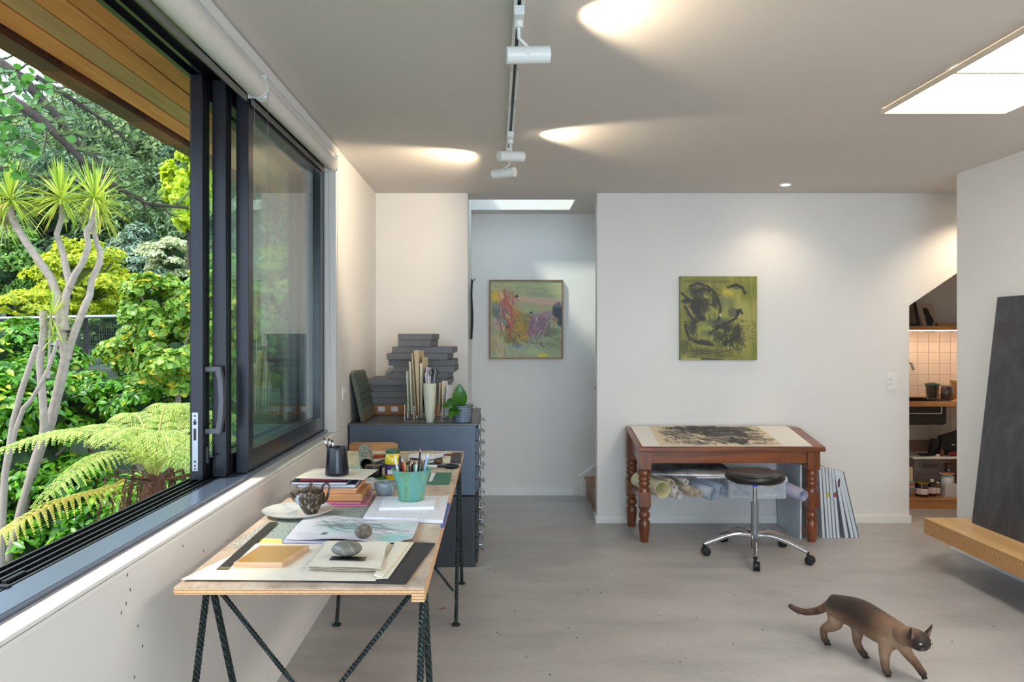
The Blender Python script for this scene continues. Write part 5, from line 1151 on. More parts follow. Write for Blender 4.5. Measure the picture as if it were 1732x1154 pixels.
B(.72, .12, .08, .04, (80, 86, 60), .8); B(.6, .3, .2, .1, (96, 108, 80), .6, .8); B(.68, .43, .08, .06, (84, 84, 72), .9); B(.5, .55, .2, .06, (62, 74, 56), .8, .7); B(.35, .68, .14, .06, (74, 82, 56), .8, .7); B(.3, .9, .3, .06, (78, 76, 40), .8, .7, 4, 12); B(.06, .85, .06, .1, (74, 80, 40), .8)
B(.38, .06, .4, .03, (92, 88, 44), .7, .6, 4, 10)
for pts in ([(.12, .12), (.22, .08), (.34, .11), (.42, .17), (.48, .25), (.50, .32)], [(.12, .14), (.2, .18), (.3, .14), (.38, .18)], [(.02, .2), (.08, .26), (.16, .3)], [(.06, .36), (.1, .42), (.15, .5), (.2, .54)], [(.06, .55), (.08, .66), (.12, .74), (.2, .78), (.3, .8), (.42, .82)], [(.38, .68), (.48, .62), (.6, .56), (.72, .5), (.76, .42), (.78, .4), (.8, .44)], [(.5, .3), (.52, .4), (.5, .5)], [(.62, .13), (.72, .1), (.8, .13), (.84, .2)]):
    p2.stroke(pts, .020, (30, 28, 20), .95, .36)
for k in range(5):
    o5 = k*.018; p2.stroke([(.1+o5, .14), (.22+o5*.6, .1+o5*.6), (.34, .13+o5), (.44-o5*.5, .22+o5)], .004, (40, 38, 26), .8, .3)
B(.21, .36, .1, .12, (28, 28, 26), .95, .3, 14, 8); B(.26, .44, .08, .12, (26, 26, 24), .95, .3, 14, 8); B(.12, .29, .1, .04, (34, 32, 26), .9, .3); B(.29, .5, .05, .04, (28, 28, 26), .9)
B(.61, .8, .08, .05, (24, 26, 22), .95, .3, 14, 10); B(.62, .88, .09, .022, (26, 26, 22), .95, .4); B(.75, .42, .035, .03, (26, 26, 24), .95); B(.52, .6, .12, .03, (36, 38, 30), .8, .5)
p2.lines(70, (.06, .42, .2, .78), 50, .1, .005, (44, 40, 24), .75, .3, .3); p2.lines(60, (.2, .25, .48, .5), 70, .07, .004, (46, 42, 26), .6, .4, .6)
p2.lines(90, (.55, .55, .82, .86), 70, .1, .005, (38, 38, 26), .75, .35, .4); p2.lines(50, (.6, .5, .95, .75), 40, .07, .005, (60, 52, 30), .6, .4, .6)
p2.lines(24, (.56, .78, .72, .86), 95, .07, .005, (172, 168, 76), .8, .2, .2); p2.lines(50, (.35, .6, .6, .82), 40, .07, .005, (52, 52, 34), .65, .5, 1)
p2.lines(24, (.25, .26, .36, .4), 55, .08, .005, (150, 146, 76), .8, .2, .2); p2.lines(24, (.22, .4, .34, .52), 5, .06, .005, (140, 140, 70), .5, .2, .2)
for cx, cy, rx, ry, al in ((.2, .2, .16, .06, .7), (.3, .34, .12, .1, .8), (.17, .6, .05, .14, .7), (.3, .78, .14, .04, .8), (.45, .3, .05, .12, .7), (.72, .68, .06, .12, .75), (.5, .72, .08, .07, .6), (.62, .62, .06, .06, .7)):
    B(cx, cy, rx, ry, (34, 34, 24), al, .5, 18, 14)
p2.lines(60, (.08, .1, .45, .35), 25, .1, .006, (40, 38, 24), .7, .5, .6); p2.lines(60, (.45, .5, .8, .8), 120, .08, .006, (34, 34, 24), .7, .4, .7)
p2.lines(30, (.05, .86, .55, .97), 3, .25, .005, (56, 52, 30), .6, .1, .2); p2.stroke([(.92, .02), (.92, .24), (.99, .2)], .003, (176, 166, 90), .6)
p2.stroke([(.02, .985), (.25, .985)], .008, (200, 186, 90), .8, .2); p2.stroke([(.28, .985), (.55, .99)], .009, (24, 22, 18), .9); B(.52, .46, .02, .025, (196, 200, 140), .9)
a = fpx(1150.5, 467.5, YB-.03); b = fpx(1280.5, 609, YB-.03)
pt2 = thing('painting', 'unframed olive green abstract canvas with black brush marks on the back wall', 'painting', ((a[0]+b[0])/2, YB, b[1]))
obj('canvas_block', MB().box(a[0], b[0], YB-.030, YB-.001, b[1], a[1]), M('olive_edge', RGB(112, 112, 46), .6, 0, .1, 20), pt2, bev=.001)
picture('painted_face', p2, [(a[0]+.001, YB-.0308, a[1]-.001), (b[0]-.001, YB-.0308, a[1]-.001), (a[0]+.001, YB-.0308, b[1]+.001), (b[0]-.001, YB-.0308, b[1]+.001)], pt2, vcolmat('oil_paint', .45, .15))
# bundle of dark sticks hanging on the corridor side wall
sk = thing('hanging_bundle', 'thin dark twig bundle hanging on the corridor side wall left of the framed painting', 'wall hanging', (-.2, 5.95, 1.33)); bark = M('dark_bark', RGB(44, 40, 32), .8, 0, .3, 30, .3, 60)
for k in range(9):
    y = 5.83+.028*k; mb = MB().tube([(-.196, y, 1.335+.01*(k % 2)), (-.193+.003*(k % 3), y+.01, 1.5), (-.195, y-.004, 1.68), (-.192+.003*(k % 2), y+.006, 1.775+.012*(k % 3))], [.006, .005, .005, .003], 6)
    if k % 4 == 1: mb.tube([(-.193, y, 1.76), (-.175, y-.01, 1.79), (-.162, y-.02, 1.80)], .002, 5)
    obj('stick', mb, bark, sk)

# ================================================================ BENCH AND DARK BOARD
bn = thing('wall_bench', 'thick floating plywood bench with laminated edge along the right wall', 'bench', (2.74, 2.9, .19))
b0, b1, z0, z1 = 2.544, XR-.0006, .190, .2815
btop = wood('oak_top', RGB(204, 156, 98), RGB(234, 192, 136), 'Y', 3, .4, .15, 12, .03)
bed = plyedge('ply_layers', RGB(128, 82, 44), RGB(216, 166, 108), .0085)
obj('laminated_core', MB().box(b0+.0005, b1, .6, 4.577, z0, z1-.004), bed, bn)
obj('bench_top', MB().box(b0, b1, .6, 4.578, z1-.0038, z1), btop, bn, bev=.0008)
m, nt, p = newmat('black_wash'); v = coords(nt, (2, 2, .8)); f = noise(nt, v, 2.2, 7, .62, 2.2); g = noise(nt, coords(nt, (6, 6, .6)), 8, 4)
c1 = ramp(nt, f, [(.3, RGB(44, 44, 47)), (.5, RGB(62, 62, 66)), (.7, RGB(76, 77, 82))]); L(nt, c1, p.inputs['Base Color']); p.inputs['Roughness'].default_value = .48; bump(nt, p, g, .06, .002)
xb, xt = 2.75, 2.905; zb, zt = z1+.0006, 1.590; Y0b, Y0t = 4.45, 4.46
dd = thing('dark_board', 'tall charcoal-black washed board standing on the bench and leaning on the right wall', 'board', (2.78, 3.9, zb))
obj('board', MB().hexa([(xb, Y0b, zb), (xb, 2.9, zb), (xb+.02, 2.9, zb), (xb+.02, Y0b, zb)], [(xt, Y0t, zt), (xt, 2.9, zt), (xt+.02, 2.9, zt), (xt+.02, Y0t, zt)]), m, dd, bev=.0015)
obj('rear_batten', MB().hexa([(xb+.0203, 3.6, zb+.3), (xb+.0203, 3.5, zb+.3), (xb+.045, 3.5, zb+.3), (xb+.045, 3.6, zb+.3)], [(2.853, 3.6, 1.1), (2.853, 3.5, 1.1), (2.87, 3.5, 1.1), (2.87, 3.6, 1.1)]), btop, dd)

# ================================================================ NICHE UNDER THE STAIR
NY = 6.50
tilem = M('tile_white', RGB(226, 212, 200), .22, 0, .02, 12, coat=.3); grout = M('grout', RGB(150, 120, 104), .8)
tw_ = struct('wall_tiled', MB().box(2.881, 4.1995, NY, YF-.001, .0005, 1.45), grout)
P_ = .0925; tg0 = MB().box(.0013, P_-.0013, -.006, -.0002, .0013, P_-.0013); tme = mesh_of('tile', tg0, tilem)
x0 = 3.5-6*P_; zt0 = 1.3105
for j in range(-9, 1):
    for i in range(0, 14):
        x = 3.5+(i-6)*P_; z = zt0+j*P_
        if x+P_ > 4.19 or z < .42: continue
        if j == 0 and z+P_ > 1.401: pass
        o = bpy.data.objects.new('tile', tme); C.objects.link(o); o.parent = tw_; o.location = Vector((x-.035, NY, z))-wl(tw_)
cw = wood('counter_wood', RGB(150, 100, 56), RGB(196, 142, 88), 'X', 4, .35, .2)
co = thing('counter', 'narrow wooden counter with a black sink in the tiled niche', 'counter', (3.6, 6.2, .8)); NX0, NX1 = 2.8815, 4.199
CZ = .842
obj('worktop', MB().box(3.60, NX1, 6.04, NY-.0065, CZ-.038, CZ).box(NX0, 3.60, 6.04, 6.075, CZ-.038, CZ).box(NX0, 3.60, 6.44, NY-.0065, CZ-.038, CZ), cw, co, bev=.002)
skm = M('black_sink', RGB(26, 24, 24), .45, 0, .1, 60)
sk_ = obj('sink_bowl', MB().box(NX0, 3.56, 6.08, 6.092, .665, CZ+.004).box(NX0, 3.56, 6.425, 6.437, .665, CZ+.004).box(3.548, 3.56, 6.0925, 6.4245, .665, CZ+.004).box(NX0, 3.548, 6.0925, 6.4245, .655, .668), skm, co, bev=.004)
obj('sink_rim', MB().box(NX0, 3.595, 6.076, 6.0795, CZ-.01, CZ+.005).box(3.5605, 3.595, 6.0795, 6.4375, CZ-.01, CZ+.005), skm, co)
obj('drain_rack', MB().tube([(3.54, 6.12, CZ+.012), (3.62, 6.2, CZ+.012)], .003, 5).tube([(3.51, 6.12, CZ+.010), (3.575, 6.2, CZ+.05)], .003, 5).tube([(3.45, 6.15, CZ+.008), (3.49, 6.24, CZ+.06)], .003, 5), skm, co)
obj('towel_rail', MB().tube([(NX0+.005, 6.025, .752), (3.480, 6.025, .752), (3.487, 6.025, .760), (3.487, 6.025, .802), (3.487, 6.045, .802)], .0035, 8), chrome, co, smooth=60)
tap = thing('tap', 'brushed curved kitchen tap spout at the left edge of the niche', 'tap', (3.36, 6.46, CZ))
obj('spout', MB().tube([(3.36, 6.458, CZ+.0006), (3.36, 6.458, 1.10), (3.375, 6.45, 1.145), (3.42, 6.43, 1.160), (3.458, 6.41, 1.135), (3.472, 6.40, 1.075)], .011, 12), M('brushed_nickel', RGB(170, 160, 146), .25, 1), tap, smooth=60)
obj('base_ring', MB().lathe([(.001, .0), (.022, .0), (.022, .012), (.0115, .014)], (3.36, 6.458, CZ+.0006), 20, close=False), steel, tap)
sh_ = thing('wall_shelf', 'wooden shelf across the top of the niche with a light strip beneath', 'shelf', (3.6, 6.35, 1.40))
obj('shelf_board', MB().box(NX0, NX1, 6.20, NY-.0005, 1.405, 1.440), cw, sh_, bev=.002)
obj('light_strip', MB().box(NX0, NX1-.1, 6.235, 6.247, 1.4030, 1.4046), emis('strip_glow', (1, .74, .5, 1), 66), sh_)
SH = 1.4406
pf = thing('framed_picture', 'black-framed picture leaning at the left end of the niche shelf', 'picture', (3.42, 6.35, SH))
def frame_lean(t, x0, x1, y, zb, zt, e, lean_, mt, inner, skew=0):
    def P(x, z): return (x+skew*(z-zb), y+lean_*(z-zb), z)
    for (a0_, a1_, b0_, b1_) in ((x0, x0+e, zb, zt), (x1-e, x1, zb, zt), (x0+e, x1-e, zb, zb+e), (x0+e, x1-e, zt-e, zt)):
        obj('frame_side', MB().hexa([P(a0_, b0_), P(a1_, b0_), P(a1_, b1_), P(a0_, b1_)], [tuple(Vector(P(u_, v_))+Vector((0, .015, 0))) for u_, v_ in ((a0_, b0_), (a1_, b0_), (a1_, b1_), (a0_, b1_))]), mt, t)
    obj('picture_face', MB().hexa([tuple(Vector(P(u_, v_))+Vector((0, .005, 0))) for u_, v_ in ((x0+e, zb+e), (x1-e, zb+e), (x1-e, zt-e), (x0+e, zt-e))], [tuple(Vector(P(u_, v_))+Vector((0, .012, 0))) for u_, v_ in ((x0+e, zb+e), (x1-e, zb+e), (x1-e, zt-e), (x0+e, zt-e))]), inner, t)
frame_lean(pf, 3.16, 3.485, 6.32, SH, SH+.26, .022, .10, blk, M('dim_picture', RGB(112, 92, 78), .5, 0, .4, 12), -.14)
pr = thing('art_print', 'pale print with a dark seated silhouette leaning on the niche shelf', 'print', (3.65, 6.40, SH))
prm = paperm('print', 190, 176, 158)
obj('print_sheet', MB().hexa([(3.53, 6.36, SH), (3.665, 6.36, SH), (3.665, 6.364, SH), (3.53, 6.364, SH)], [(3.515, 6.44, SH+.19), (3.65, 6.44, SH+.19), (3.65, 6.444, SH+.19), (3.515, 6.444, SH+.19)]), prm, pr)
def onp(u, v): return (3.53+u-.015*v/.19, 6.36+.08*v/.19-.0008, SH+v)
fig = [(.035, .005), (.032, .05), (.045, .085), (.038, .1), (.038, .14), (.05, .155), (.072, .155), (.085, .14), (.09, .09), (.102, .06), (.1, .035), (.075, .005)]
obj('silhouette', MB().hexa([onp(u, v) for u, v in fig], [tuple(Vector(onp(u, v))+Vector((0, -.0006, 0))) for u, v in fig]), M('silhouette_grey', RGB(54, 50, 46), .7), pr)
tag(obj('wood_block', MB().prism([(3.60, SH), (4.05, SH), (4.05, SH+.02), (3.8, SH+.022), (3.60, SH+.028)], 'Y', 6.27, 6.31), cw), 'pale wooden offcut lying at the right of the niche shelf', 'wood')
# jars on the counter
CZ2 = CZ+.0006
def jar(x, y, z, r_, h, mt, lidm, label, lh=.01, lab=None, cat='jar', neck=None):
    t = thing('jar' if cat == 'jar' else 'bottle', label, cat, (x, y, z))
    pr_ = [(.001, 0), (r_*.94, 0), (r_, .004), (r_, h*.8), (r_*.92, h*.88)]+([(neck, h*.93), (neck, h), (.001, h)] if neck else [(r_*.86, h*.93), (r_*.86, h), (.001, h)])
    obj('jar_body' if cat == 'jar' else 'bottle_body', MB().lathe(pr_, (x, y, z), 24), mt, t, smooth=45)
    rr = (neck or r_*.88)*1.12; obj('lid', MB().lathe([(.001, h+.0003), (rr, h+.0003), (rr, h+lh), (.001, h+lh)], (x, y, z), 24), lidm, t, smooth=40)
    if lab: obj('label_band', MB().lathe([(r_*1.004+.0002, h*.2), (r_*1.004+.0006, h*.22), (r_*1.004+.0006, h*.62), (r_*1.004+.0002, h*.64)], (x, y, z), 24, close=False), lab, t, smooth=40)
    return t
amber = M('dark_amber_glass', RGB(46, 20, 16), .12, 0, .1, 20, coat=.6); clearj = M('murky_glass', RGB(62, 52, 48), .1, 0, .3, 30, coat=.6); gold = M('gold_lid', RGB(190, 150, 70), .3, .8); plab = M('pink_label', RGB(222, 204, 204), .6, 0, .04, 60)
tl = thing('cutlery_tub', 'dark tub with a teal rim on the niche counter', 'tub', (3.605, 6.36, CZ2)); obj('tub_body', MB().lathe([(.001, 0), (.045, 0), (.052, .115), (.049, .115), (.043, .01), (.001, .01)], (3.605, 6.36, CZ2), 24), clearj, tl, smooth=40)
obj('rim', MB().lathe([(.0525, .108), (.056, .112), (.056, .122), (.050, .122), (.0495, .1155)], (3.605, 6.36, CZ2), 24, close=False), M('teal_plastic', RGB(30, 110, 100), .4), tl)
obj('contents', MB().ball((3.605, 6.36, CZ2+.118), .04, .035, .014, 12, 6), blk, tl)
jar(3.645, 6.22, CZ2, .046, .108, clearj, M('clear_lid', RGB(140, 130, 122), .2), 'dark glass jar right of the teal-rimmed tub', .012)
jar(3.775, 6.34, CZ2, .035, .135, M('amber_jar', RGB(150, 100, 60), .2, coat=.4), gold, 'amber jar at the right edge on the counter', .015)
# lower shelves
ls = thing('lower_shelf', 'thin white shelf beneath the black sink', 'shelf', (3.6, 6.3, .37)); obj('shelf_board', MB().box(3.345, NX1, 6.17, NY-.0005, .372, .386), trimm, ls, bev=.001)
ps_ = thing('base_shelf', 'low wooden base shelf at the floor of the niche', 'shelf', (3.6, 6.27, 0)); obj('shelf_board', MB().box(NX0, NX1, 6.04, NY-.0005, .066, .0845), cw, ps_, bev=.001); obj('kick_board', MB().box(NX0, NX1, 6.045, 6.06, .0006, .0655), cw, ps_)
LS = .3866; BSZ = .0851
blkp = M('black_tool', RGB(24, 22, 24), .45, 0, .1, 20)
t1 = thing('dust_pan', 'large angular black tool case leaning at the right on the white shelf', 'case', (3.95, 6.3, LS)); obj('pan_body', MB().prism([(3.60, LS), (3.85, LS), (3.87, LS+.225), (3.74, LS+.185), (3.63, LS+.15), (3.605, LS+.05)], 'Y', 6.25, 6.33), blkp, t1, bev=.004); obj('white_mark', MB().box(3.70, 3.725, 6.2485, 6.2496, LS+.085, LS+.092), whitep, t1)
tag(obj('black_box', MB().prism([(3.535, LS), (3.59, LS), (3.612, LS+.125), (3.56, LS+.135)], 'Y', 6.26, 6.31), blkp, bev=.003), 'small upright black box leaning left of the tool case', 'box')
tag(obj('black_tray', MB().box(3.44, 3.53, 6.22, 6.28, LS, LS+.014), blkp, bev=.003), 'flat black tray at the front of the white shelf', 'tray')
tag(obj('cork_stub', MB().cyl((3.555, 6.195, LS), (3.555, 6.195, LS+.018), .014, n=14), cream), 'small pale cork on the edge of the white shelf', 'cork')
tag(obj('brown_block', MB().prism([(3.585, LS), (3.615, LS), (3.617, LS+.045), (3.597, LS+.06)], 'Y', 6.21, 6.245), brownp), 'small brown wedge in front of the black tool case', 'wood')
tag(obj('red_cloth', MB().ball((3.69, 6.215, LS+.0195), .045, .02, .019, 14, 8), M('red_cloth_m', RGB(120, 34, 30), .8)), 'folded dark red cloth at the right of the white shelf', 'cloth')
dr_ = thing('plastic_chest', 'clear plastic drawer unit standing on the base shelf', 'storage box', (3.62, 6.36, BSZ)); clr2 = plastic('clear_drawer_plastic', (.62, .58, .58, 1), .35)
for (z0_, z1_) in ((BSZ, BSZ+.135), (BSZ+.138, BSZ+.262)):
    o = obj('drawer', MB().box(3.43, 3.70, 6.30, 6.46, z0_, z1_), clr2, dr_, bev=.004)
obj('frame', MB().box(3.42, 3.428, 6.29, 6.46, BSZ, BSZ+.27).box(3.702, 3.71, 6.29, 6.46, BSZ, BSZ+.27), clr2, dr_); obj('handle', MB().box(3.50, 3.60, 6.285, 6.2995, BSZ+.195, BSZ+.225), M('smoky_handle', RGB(96, 84, 78), .3), dr_)
jar(3.385, 6.12, BSZ, .050, .103, amber, gold, 'squat dark amber jar with gold lid and pale label on the base shelf', .012, plab)
jar(3.472, 6.13, BSZ, .030, .110, amber, whitep, 'brown medicine bottle with a tall white cap beside the squat jar', .022, plab, 'bottle', .012)
jar(3.524, 6.14, BSZ, .019, .098, M('brown_vial', RGB(110, 84, 50), .15, coat=.5), cream, 'small slim brown bottle next to the white-capped one', .010, plab, 'bottle', .009)
jar(3.435, 6.22, BSZ, .028, .10, M('ochre_vial', RGB(150, 116, 60), .2, coat=.5), kraft, 'little ochre bottle standing behind the squat amber jar', .010, None, 'bottle', .010)
z = BSZ
for i in range(8):
    tag(obj('white_tile_sample', MB().box(3.550+.003*(i % 3), 3.660+.002*(i % 2), 6.09, 6.20, z, z+.0115), M('stack_white', RGB(200, 198, 200), .5, 0, .06, 30)), ['lowest', 'second lowest', 'third from the bottom', 'fourth from the bottom', 'fifth from the bottom', 'third from the top', 'second from the top', 'top'][i]+' flat white pack in the small pile on the base shelf', 'packet', 'flat white packs piled on the base shelf'); z += .0119
jar(3.600, 6.145, z, .044, .055, whitem, whitem, 'white tin with a printed label on the pile of flat packs', .006, labw)
bo = thing('bowl', 'white bowl of orange-brown scraps standing on the white tin', 'bowl', (3.600, 6.145, z+.0616)); obj('bowl_body', MB().lathe([(.001, 0), (.024, 0), (.055, .018), (.053, .0195), (.022, .005), (.001, .005)], (3.600, 6.145, z+.0616), 28), whitem, bo, smooth=50)
obj('scraps', MB().ball((3.600, 6.145, z+.0616+.017), .046, .04, .012, 14, 6), M('orange_scraps', RGB(170, 96, 44), .7, 0, .3, 60, .5, 80), bo)
jar(3.675, 6.245, BSZ, .036, .215, clearj, brownp, 'tall dim glass jar at the right behind the tin', .018, labw)
z = BSZ
for i, c_ in enumerate([(150, 70, 56), (96, 120, 112), (176, 96, 66), (84, 128, 126), (160, 150, 140), (170, 80, 60), (120, 140, 130)]):
    tag(obj('sponge_cloth', MB().box(3.25, 3.318-.002*(i % 2), 6.10, 6.20, z, z+.0165), M('cloth_%d' % i, RGB(*c_), .8)), ['lowest', 'second', 'third', 'fourth', 'fifth', 'sixth', 'top'][i]+' folded coloured cloth counted from the bottom of the pile by the niche edge', 'cloth', 'folded coloured cloths in the niche'); z += .0168
tag(obj('buff_box', MB().box(3.25, 3.315, 6.12, 6.19, z, z+.11), tan, bev=.002), 'upright buff carton on the coloured cloths at the niche edge', 'box')
# ================================================================ CAT
def skinned(name, pts, edges, root, sub=2):
    me = bpy.data.meshes.new(name); me.from_pydata([p[:3] for p in pts], edges, []); o = bpy.data.objects.new(name, me); C.objects.link(o)
    sk = o.modifiers.new('skin', 'SKIN'); sk.use_smooth_shade = True; sb = o.modifiers.new('sub', 'SUBSURF'); sb.levels = sub; sb.render_levels = sub
    if not me.skin_vertices: me.skin_vertices_add() if hasattr(me, 'skin_vertices_add') else None
    lay = me.skin_vertices[0].data
    for i, p in enumerate(pts): k_ = 1.16; lay[i].radius = (p[3]*k_, (p[4] if len(p) > 4 else p[3])*k_); lay[i].use_root = (i == root)
    dg = bpy.context.evaluated_depsgraph_get(); ev = o.evaluated_get(dg); m2 = bpy.data.meshes.new_from_object(ev)
    bpy.data.objects.remove(o); return m2
G = [ # x, y, z, rx, ry
 (1.515, 3.365, .190, .054, .058),   #0 pelvis
 (1.545, 3.295, .186, .055, .062),   #1 loin
 (1.578, 3.215, .172, .053, .062),   #2 ribs
 (1.603, 3.145, .160, .050, .060),   #3 chest
 (1.622, 3.090, .165, .042, .046),   #4 shoulders/neck base
 (1.633, 3.045, .180, .033, .034),   #5 neck
 (1.641, 3.010, .188, .040, .038),   #6 skull rear
 (1.649, 2.980, .182, .038, .035),   #7 face
 (1.656, 2.954, .171, .023, .020),   #8 muzzle
 (1.500, 3.405, .188, .036),         #9 rump
 (1.482, 3.435, .165, .019),         #10 tail base
 (1.455, 3.475, .128, .0155),        #11
 (1.415, 3.510, .108, .014),         #12
 (1.375, 3.525, .114, .013),         #13
 (1.340, 3.530, .136, .009),         #14 tip
 (1.488, 3.372, .150, .042),         #15 hind A hip
 (1.480, 3.352, .112, .030),         #16 knee
 (1.452, 3.415, .070, .0165),        #17 hock
 (1.452, 3.408, .026, .0135),        #18 ankle
 (1.463, 3.385, .014, .0155),        #19 paw
 (1.545, 3.352, .142, .036),         #20 hind B hip
 (1.563, 3.312, .100, .026),         #21 knee
 (1.543, 3.300, .062, .0155),        #22 hock
 (1.553, 3.268, .026, .0135),        #23
 (1.566, 3.247, .014, .0155),        #24 paw
 (1.583, 3.115, .130, .032),         #25 fore A shoulder
 (1.573, 3.118, .090, .021),         #26 elbow
 (1.566, 3.100, .050, .016),         #27
 (1.566, 3.092, .022, .0145),        #28
 (1.574, 3.072, .0135, .0155),       #29 paw
 (1.640, 3.100, .128, .028),         #30 fore B shoulder
 (1.655, 3.095, .092, .019),         #31 elbow
 (1.672, 3.060, .065, .0145),        #32
 (1.680, 3.040, .045, .0135),        #33
 (1.684, 3.020, .032, .0145),        #34 paw lifted
]
E_ = [(0,1),(1,2),(2,3),(3,4),(4,5),(5,6),(6,7),(7,8),(0,9),(9,10),(10,11),(11,12),(12,13),(13,14),(0,15),(15,16),(16,17),(17,18),(18,19),(0,20),(20,21),(21,22),(22,23),(23,24),(3,25),(25,26),(26,27),(27,28),(28,29),(3,30),(30,31),(31,32),(32,33),(33,34)]
cme = skinned('cat_body', G, E_, 0, 2)
co_ = np.zeros(len(cme.vertices)*3); cme.vertices.foreach_get('co', co_); co_ = co_.reshape(-1, 3)
zmin = co_[:, 2].min()
cat = thing('cat', 'brown and tan short-haired cat with dark face, legs and tail walking across the floor', 'cat', (1.56, 3.22, 0))
col = np.zeros((len(co_), 4)); col[:, 3] = 1
Gp = np.array([g[:3] for g in G]); light = np.array([152, 122, 94.]); dark = np.array([34, 17, 8.]); mid = np.array([66, 38, 20.])
darkv = {5: .05, 6: .45, 7: 1.2, 8: 1, 9: .6, 10: .85, 11: .85, 12: .85, 13: .85, 14: .95, 16: .15, 17: .6, 18: .85, 19: .95, 21: .3, 22: .65, 23: .9, 24: .95, 26: .25, 27: .6, 28: .8, 29: .9, 31: .45, 32: .7, 33: .85, 34: .95}
dv = np.array([darkv.get(i, 0) for i in range(len(G))])
dist = np.linalg.norm(co_[:, None]-Gp[None], axis=2); rad = np.array([g[3] for g in G]); wgt = 1/(dist/rad)**4; wgt /= wgt.sum(1, keepdims=True); dk = wgt @ dv
spine = Gp[[0, 1, 2, 3, 4]]; sw = 1/(np.linalg.norm(co_[:, None]-spine[None], axis=2)+.004)**4; sw /= sw.sum(1, keepdims=True); rel = co_[:, 2]-sw @ spine[:, 2]
bodyw = wgt[:, [0, 1, 2, 3, 4, 9]].sum(1)
sad = np.clip((rel+.052)/.06, 0, 1)*np.clip(bodyw*1.6, 0, 1)*(sw @ np.array([.95, 1, .95, .5, .3]))
side = np.clip((rel+.075)/.05, 0, 1)*np.clip(bodyw*1.6, 0, 1)*(sw @ np.array([.25, .8, .7, .15, 0]))
k = np.clip(np.maximum(np.maximum(sad, side), dk), 0, 1)[:, None]
cl = light*(1-k)+np.where(k > .6, dark+(mid-dark)*(1-(k-.6)/.4), mid)*k
col[:, :3] = s2la(cl); ca = cme.color_attributes.new('Col', 'FLOAT_COLOR', 'POINT'); ca.data.foreach_set('color', col.ravel())
furm, nt, p = newmat('cat_fur'); a = N(nt, 'ShaderNodeAttribute', attribute_name='Col'); hv = N(nt, 'ShaderNodeHueSaturation'); L(nt, a.outputs['Color'], hv.inputs['Color'])
mr = N(nt, 'ShaderNodeMapRange'); mr.inputs[3].default_value = .8; mr.inputs[4].default_value = 1.2; fn = noise(nt, coords(nt, (1, 1, 1)), 160, 3); L(nt, fn, mr.inputs[0]); L(nt, mr.outputs[0], hv.inputs['Value'])
L(nt, hv.outputs[0], p.inputs['Base Color']); p.inputs['Roughness'].default_value = .6; p.inputs['Sheen Weight'].default_value = .08; bump(nt, p, fn, .3, .001)
cme.materials.clear(); cme.materials.append(furm)
cme.transform(Matrix.Translation(-cat.location+Vector((0, 0, .0006-zmin)))); cme.shade_smooth()
cb_ = bpy.data.objects.new('body', cme); C.objects.link(cb_); cb_.parent = cat

from mathutils.bvhtree import BVHTree
bm_ = bmesh.new(); bm_.from_mesh(cme); bvh = BVHTree.FromBMesh(bm_); bm_.free()
def surf(o, d, far=.12):
    """point where a ray coming from outside towards o along -d meets the coat (world)"""
    o = Vector(o)-cat.location; d = Vector(d).normalized(); h = bvh.ray_cast(o+d*far, -d)
    return (h[0] if h[0] is not None else o)+cat.location
fd = Vector((.27, -.86, -.42)).normalized(); rt = fd.cross(Vector((0, 0, 1))).normalized(); up = rt.cross(fd).normalized(); dz0 = Vector((0, 0, .0006-zmin))
hc = Vector(G[6][:3]).lerp(Vector(G[7][:3]), .35)+dz0
earm = M('ear_dark', RGB(44, 30, 22), .8, 0, .1); eari = M('ear_inner', RGB(120, 92, 84), .8)
for sg in (-1, 1):   # ears
    eb = surf(hc+rt*(.020*sg)-fd*.004, up*.8+rt*sg*.55)-up*.004; tipp = eb+up*.050+rt*sg*.020-fd*.006
    n = 10; mb = MB(); ring = []
    for kk in range(n):
        a_ = 2*math.pi*kk/n; ring.append(eb+rt*(.0215*math.cos(a_))+fd*(.010*math.sin(a_))-up*.004)
    mb.v = [tuple(q) for q in ring]+[tuple(q.lerp(tipp, .5)+(rt*sg*.003)) for q in ring]+[tuple(q.lerp(tipp, .9)) for q in ring]+[tuple(tipp)]
    for j in (0, 1):
        for kk in range(n): mb.f.append((j*n+kk, j*n+(kk+1) % n, (j+1)*n+(kk+1) % n, (j+1)*n+kk))
    for kk in range(n): mb.f.append((2*n+kk, 2*n+(kk+1) % n, 3*n))
    e_ = obj('ear', mb, earm, cat, smooth=60)
    mb = MB(); a_ = eb+fd*.0098; mb.hexa([a_-rt*.012, a_+rt*.012, a_.lerp(tipp, .72)+fd*.0015], [a_-rt*.012+fd*.0008, a_+rt*.012+fd*.0008, a_.lerp(tipp, .72)+fd*.0025]); obj('inner_ear', mb, eari, e_)
    ey = surf(Vector(G[7][:3])+dz0+up*.008+rt*(.015*sg), fd*.8+rt*sg*.45+up*.15)-fd*.0028
    eo = obj('eye', MB().ball(ey, .0052, .0052, .0042, 14, 10), M('cat_eye', RGB(190, 196, 150), .1, coat=.8), cat, smooth=180)
    obj('pupil', MB().ball(ey+fd*.0045+rt*sg*.001, .0026, .0026, .004, 10, 8), blk, eo, smooth=180)
nz_ = surf(Vector(G[8][:3])+dz0+up*.004, fd)-fd*.001; obj('nose', MB().ball(nz_, .0048, .004, .0035, 12, 8), M('cat_nose', RGB(30, 20, 18), .4), cat, smooth=180)
m1 = [surf(Vector(G[8][:3])+dz0-up*(.006+.002*abs(q))+rt*q*.010, fd)+fd*.0003 for q in (-1, 0, 1)]
obj('mouth', MB().tube(m1, .0008, 5), blk, cat)
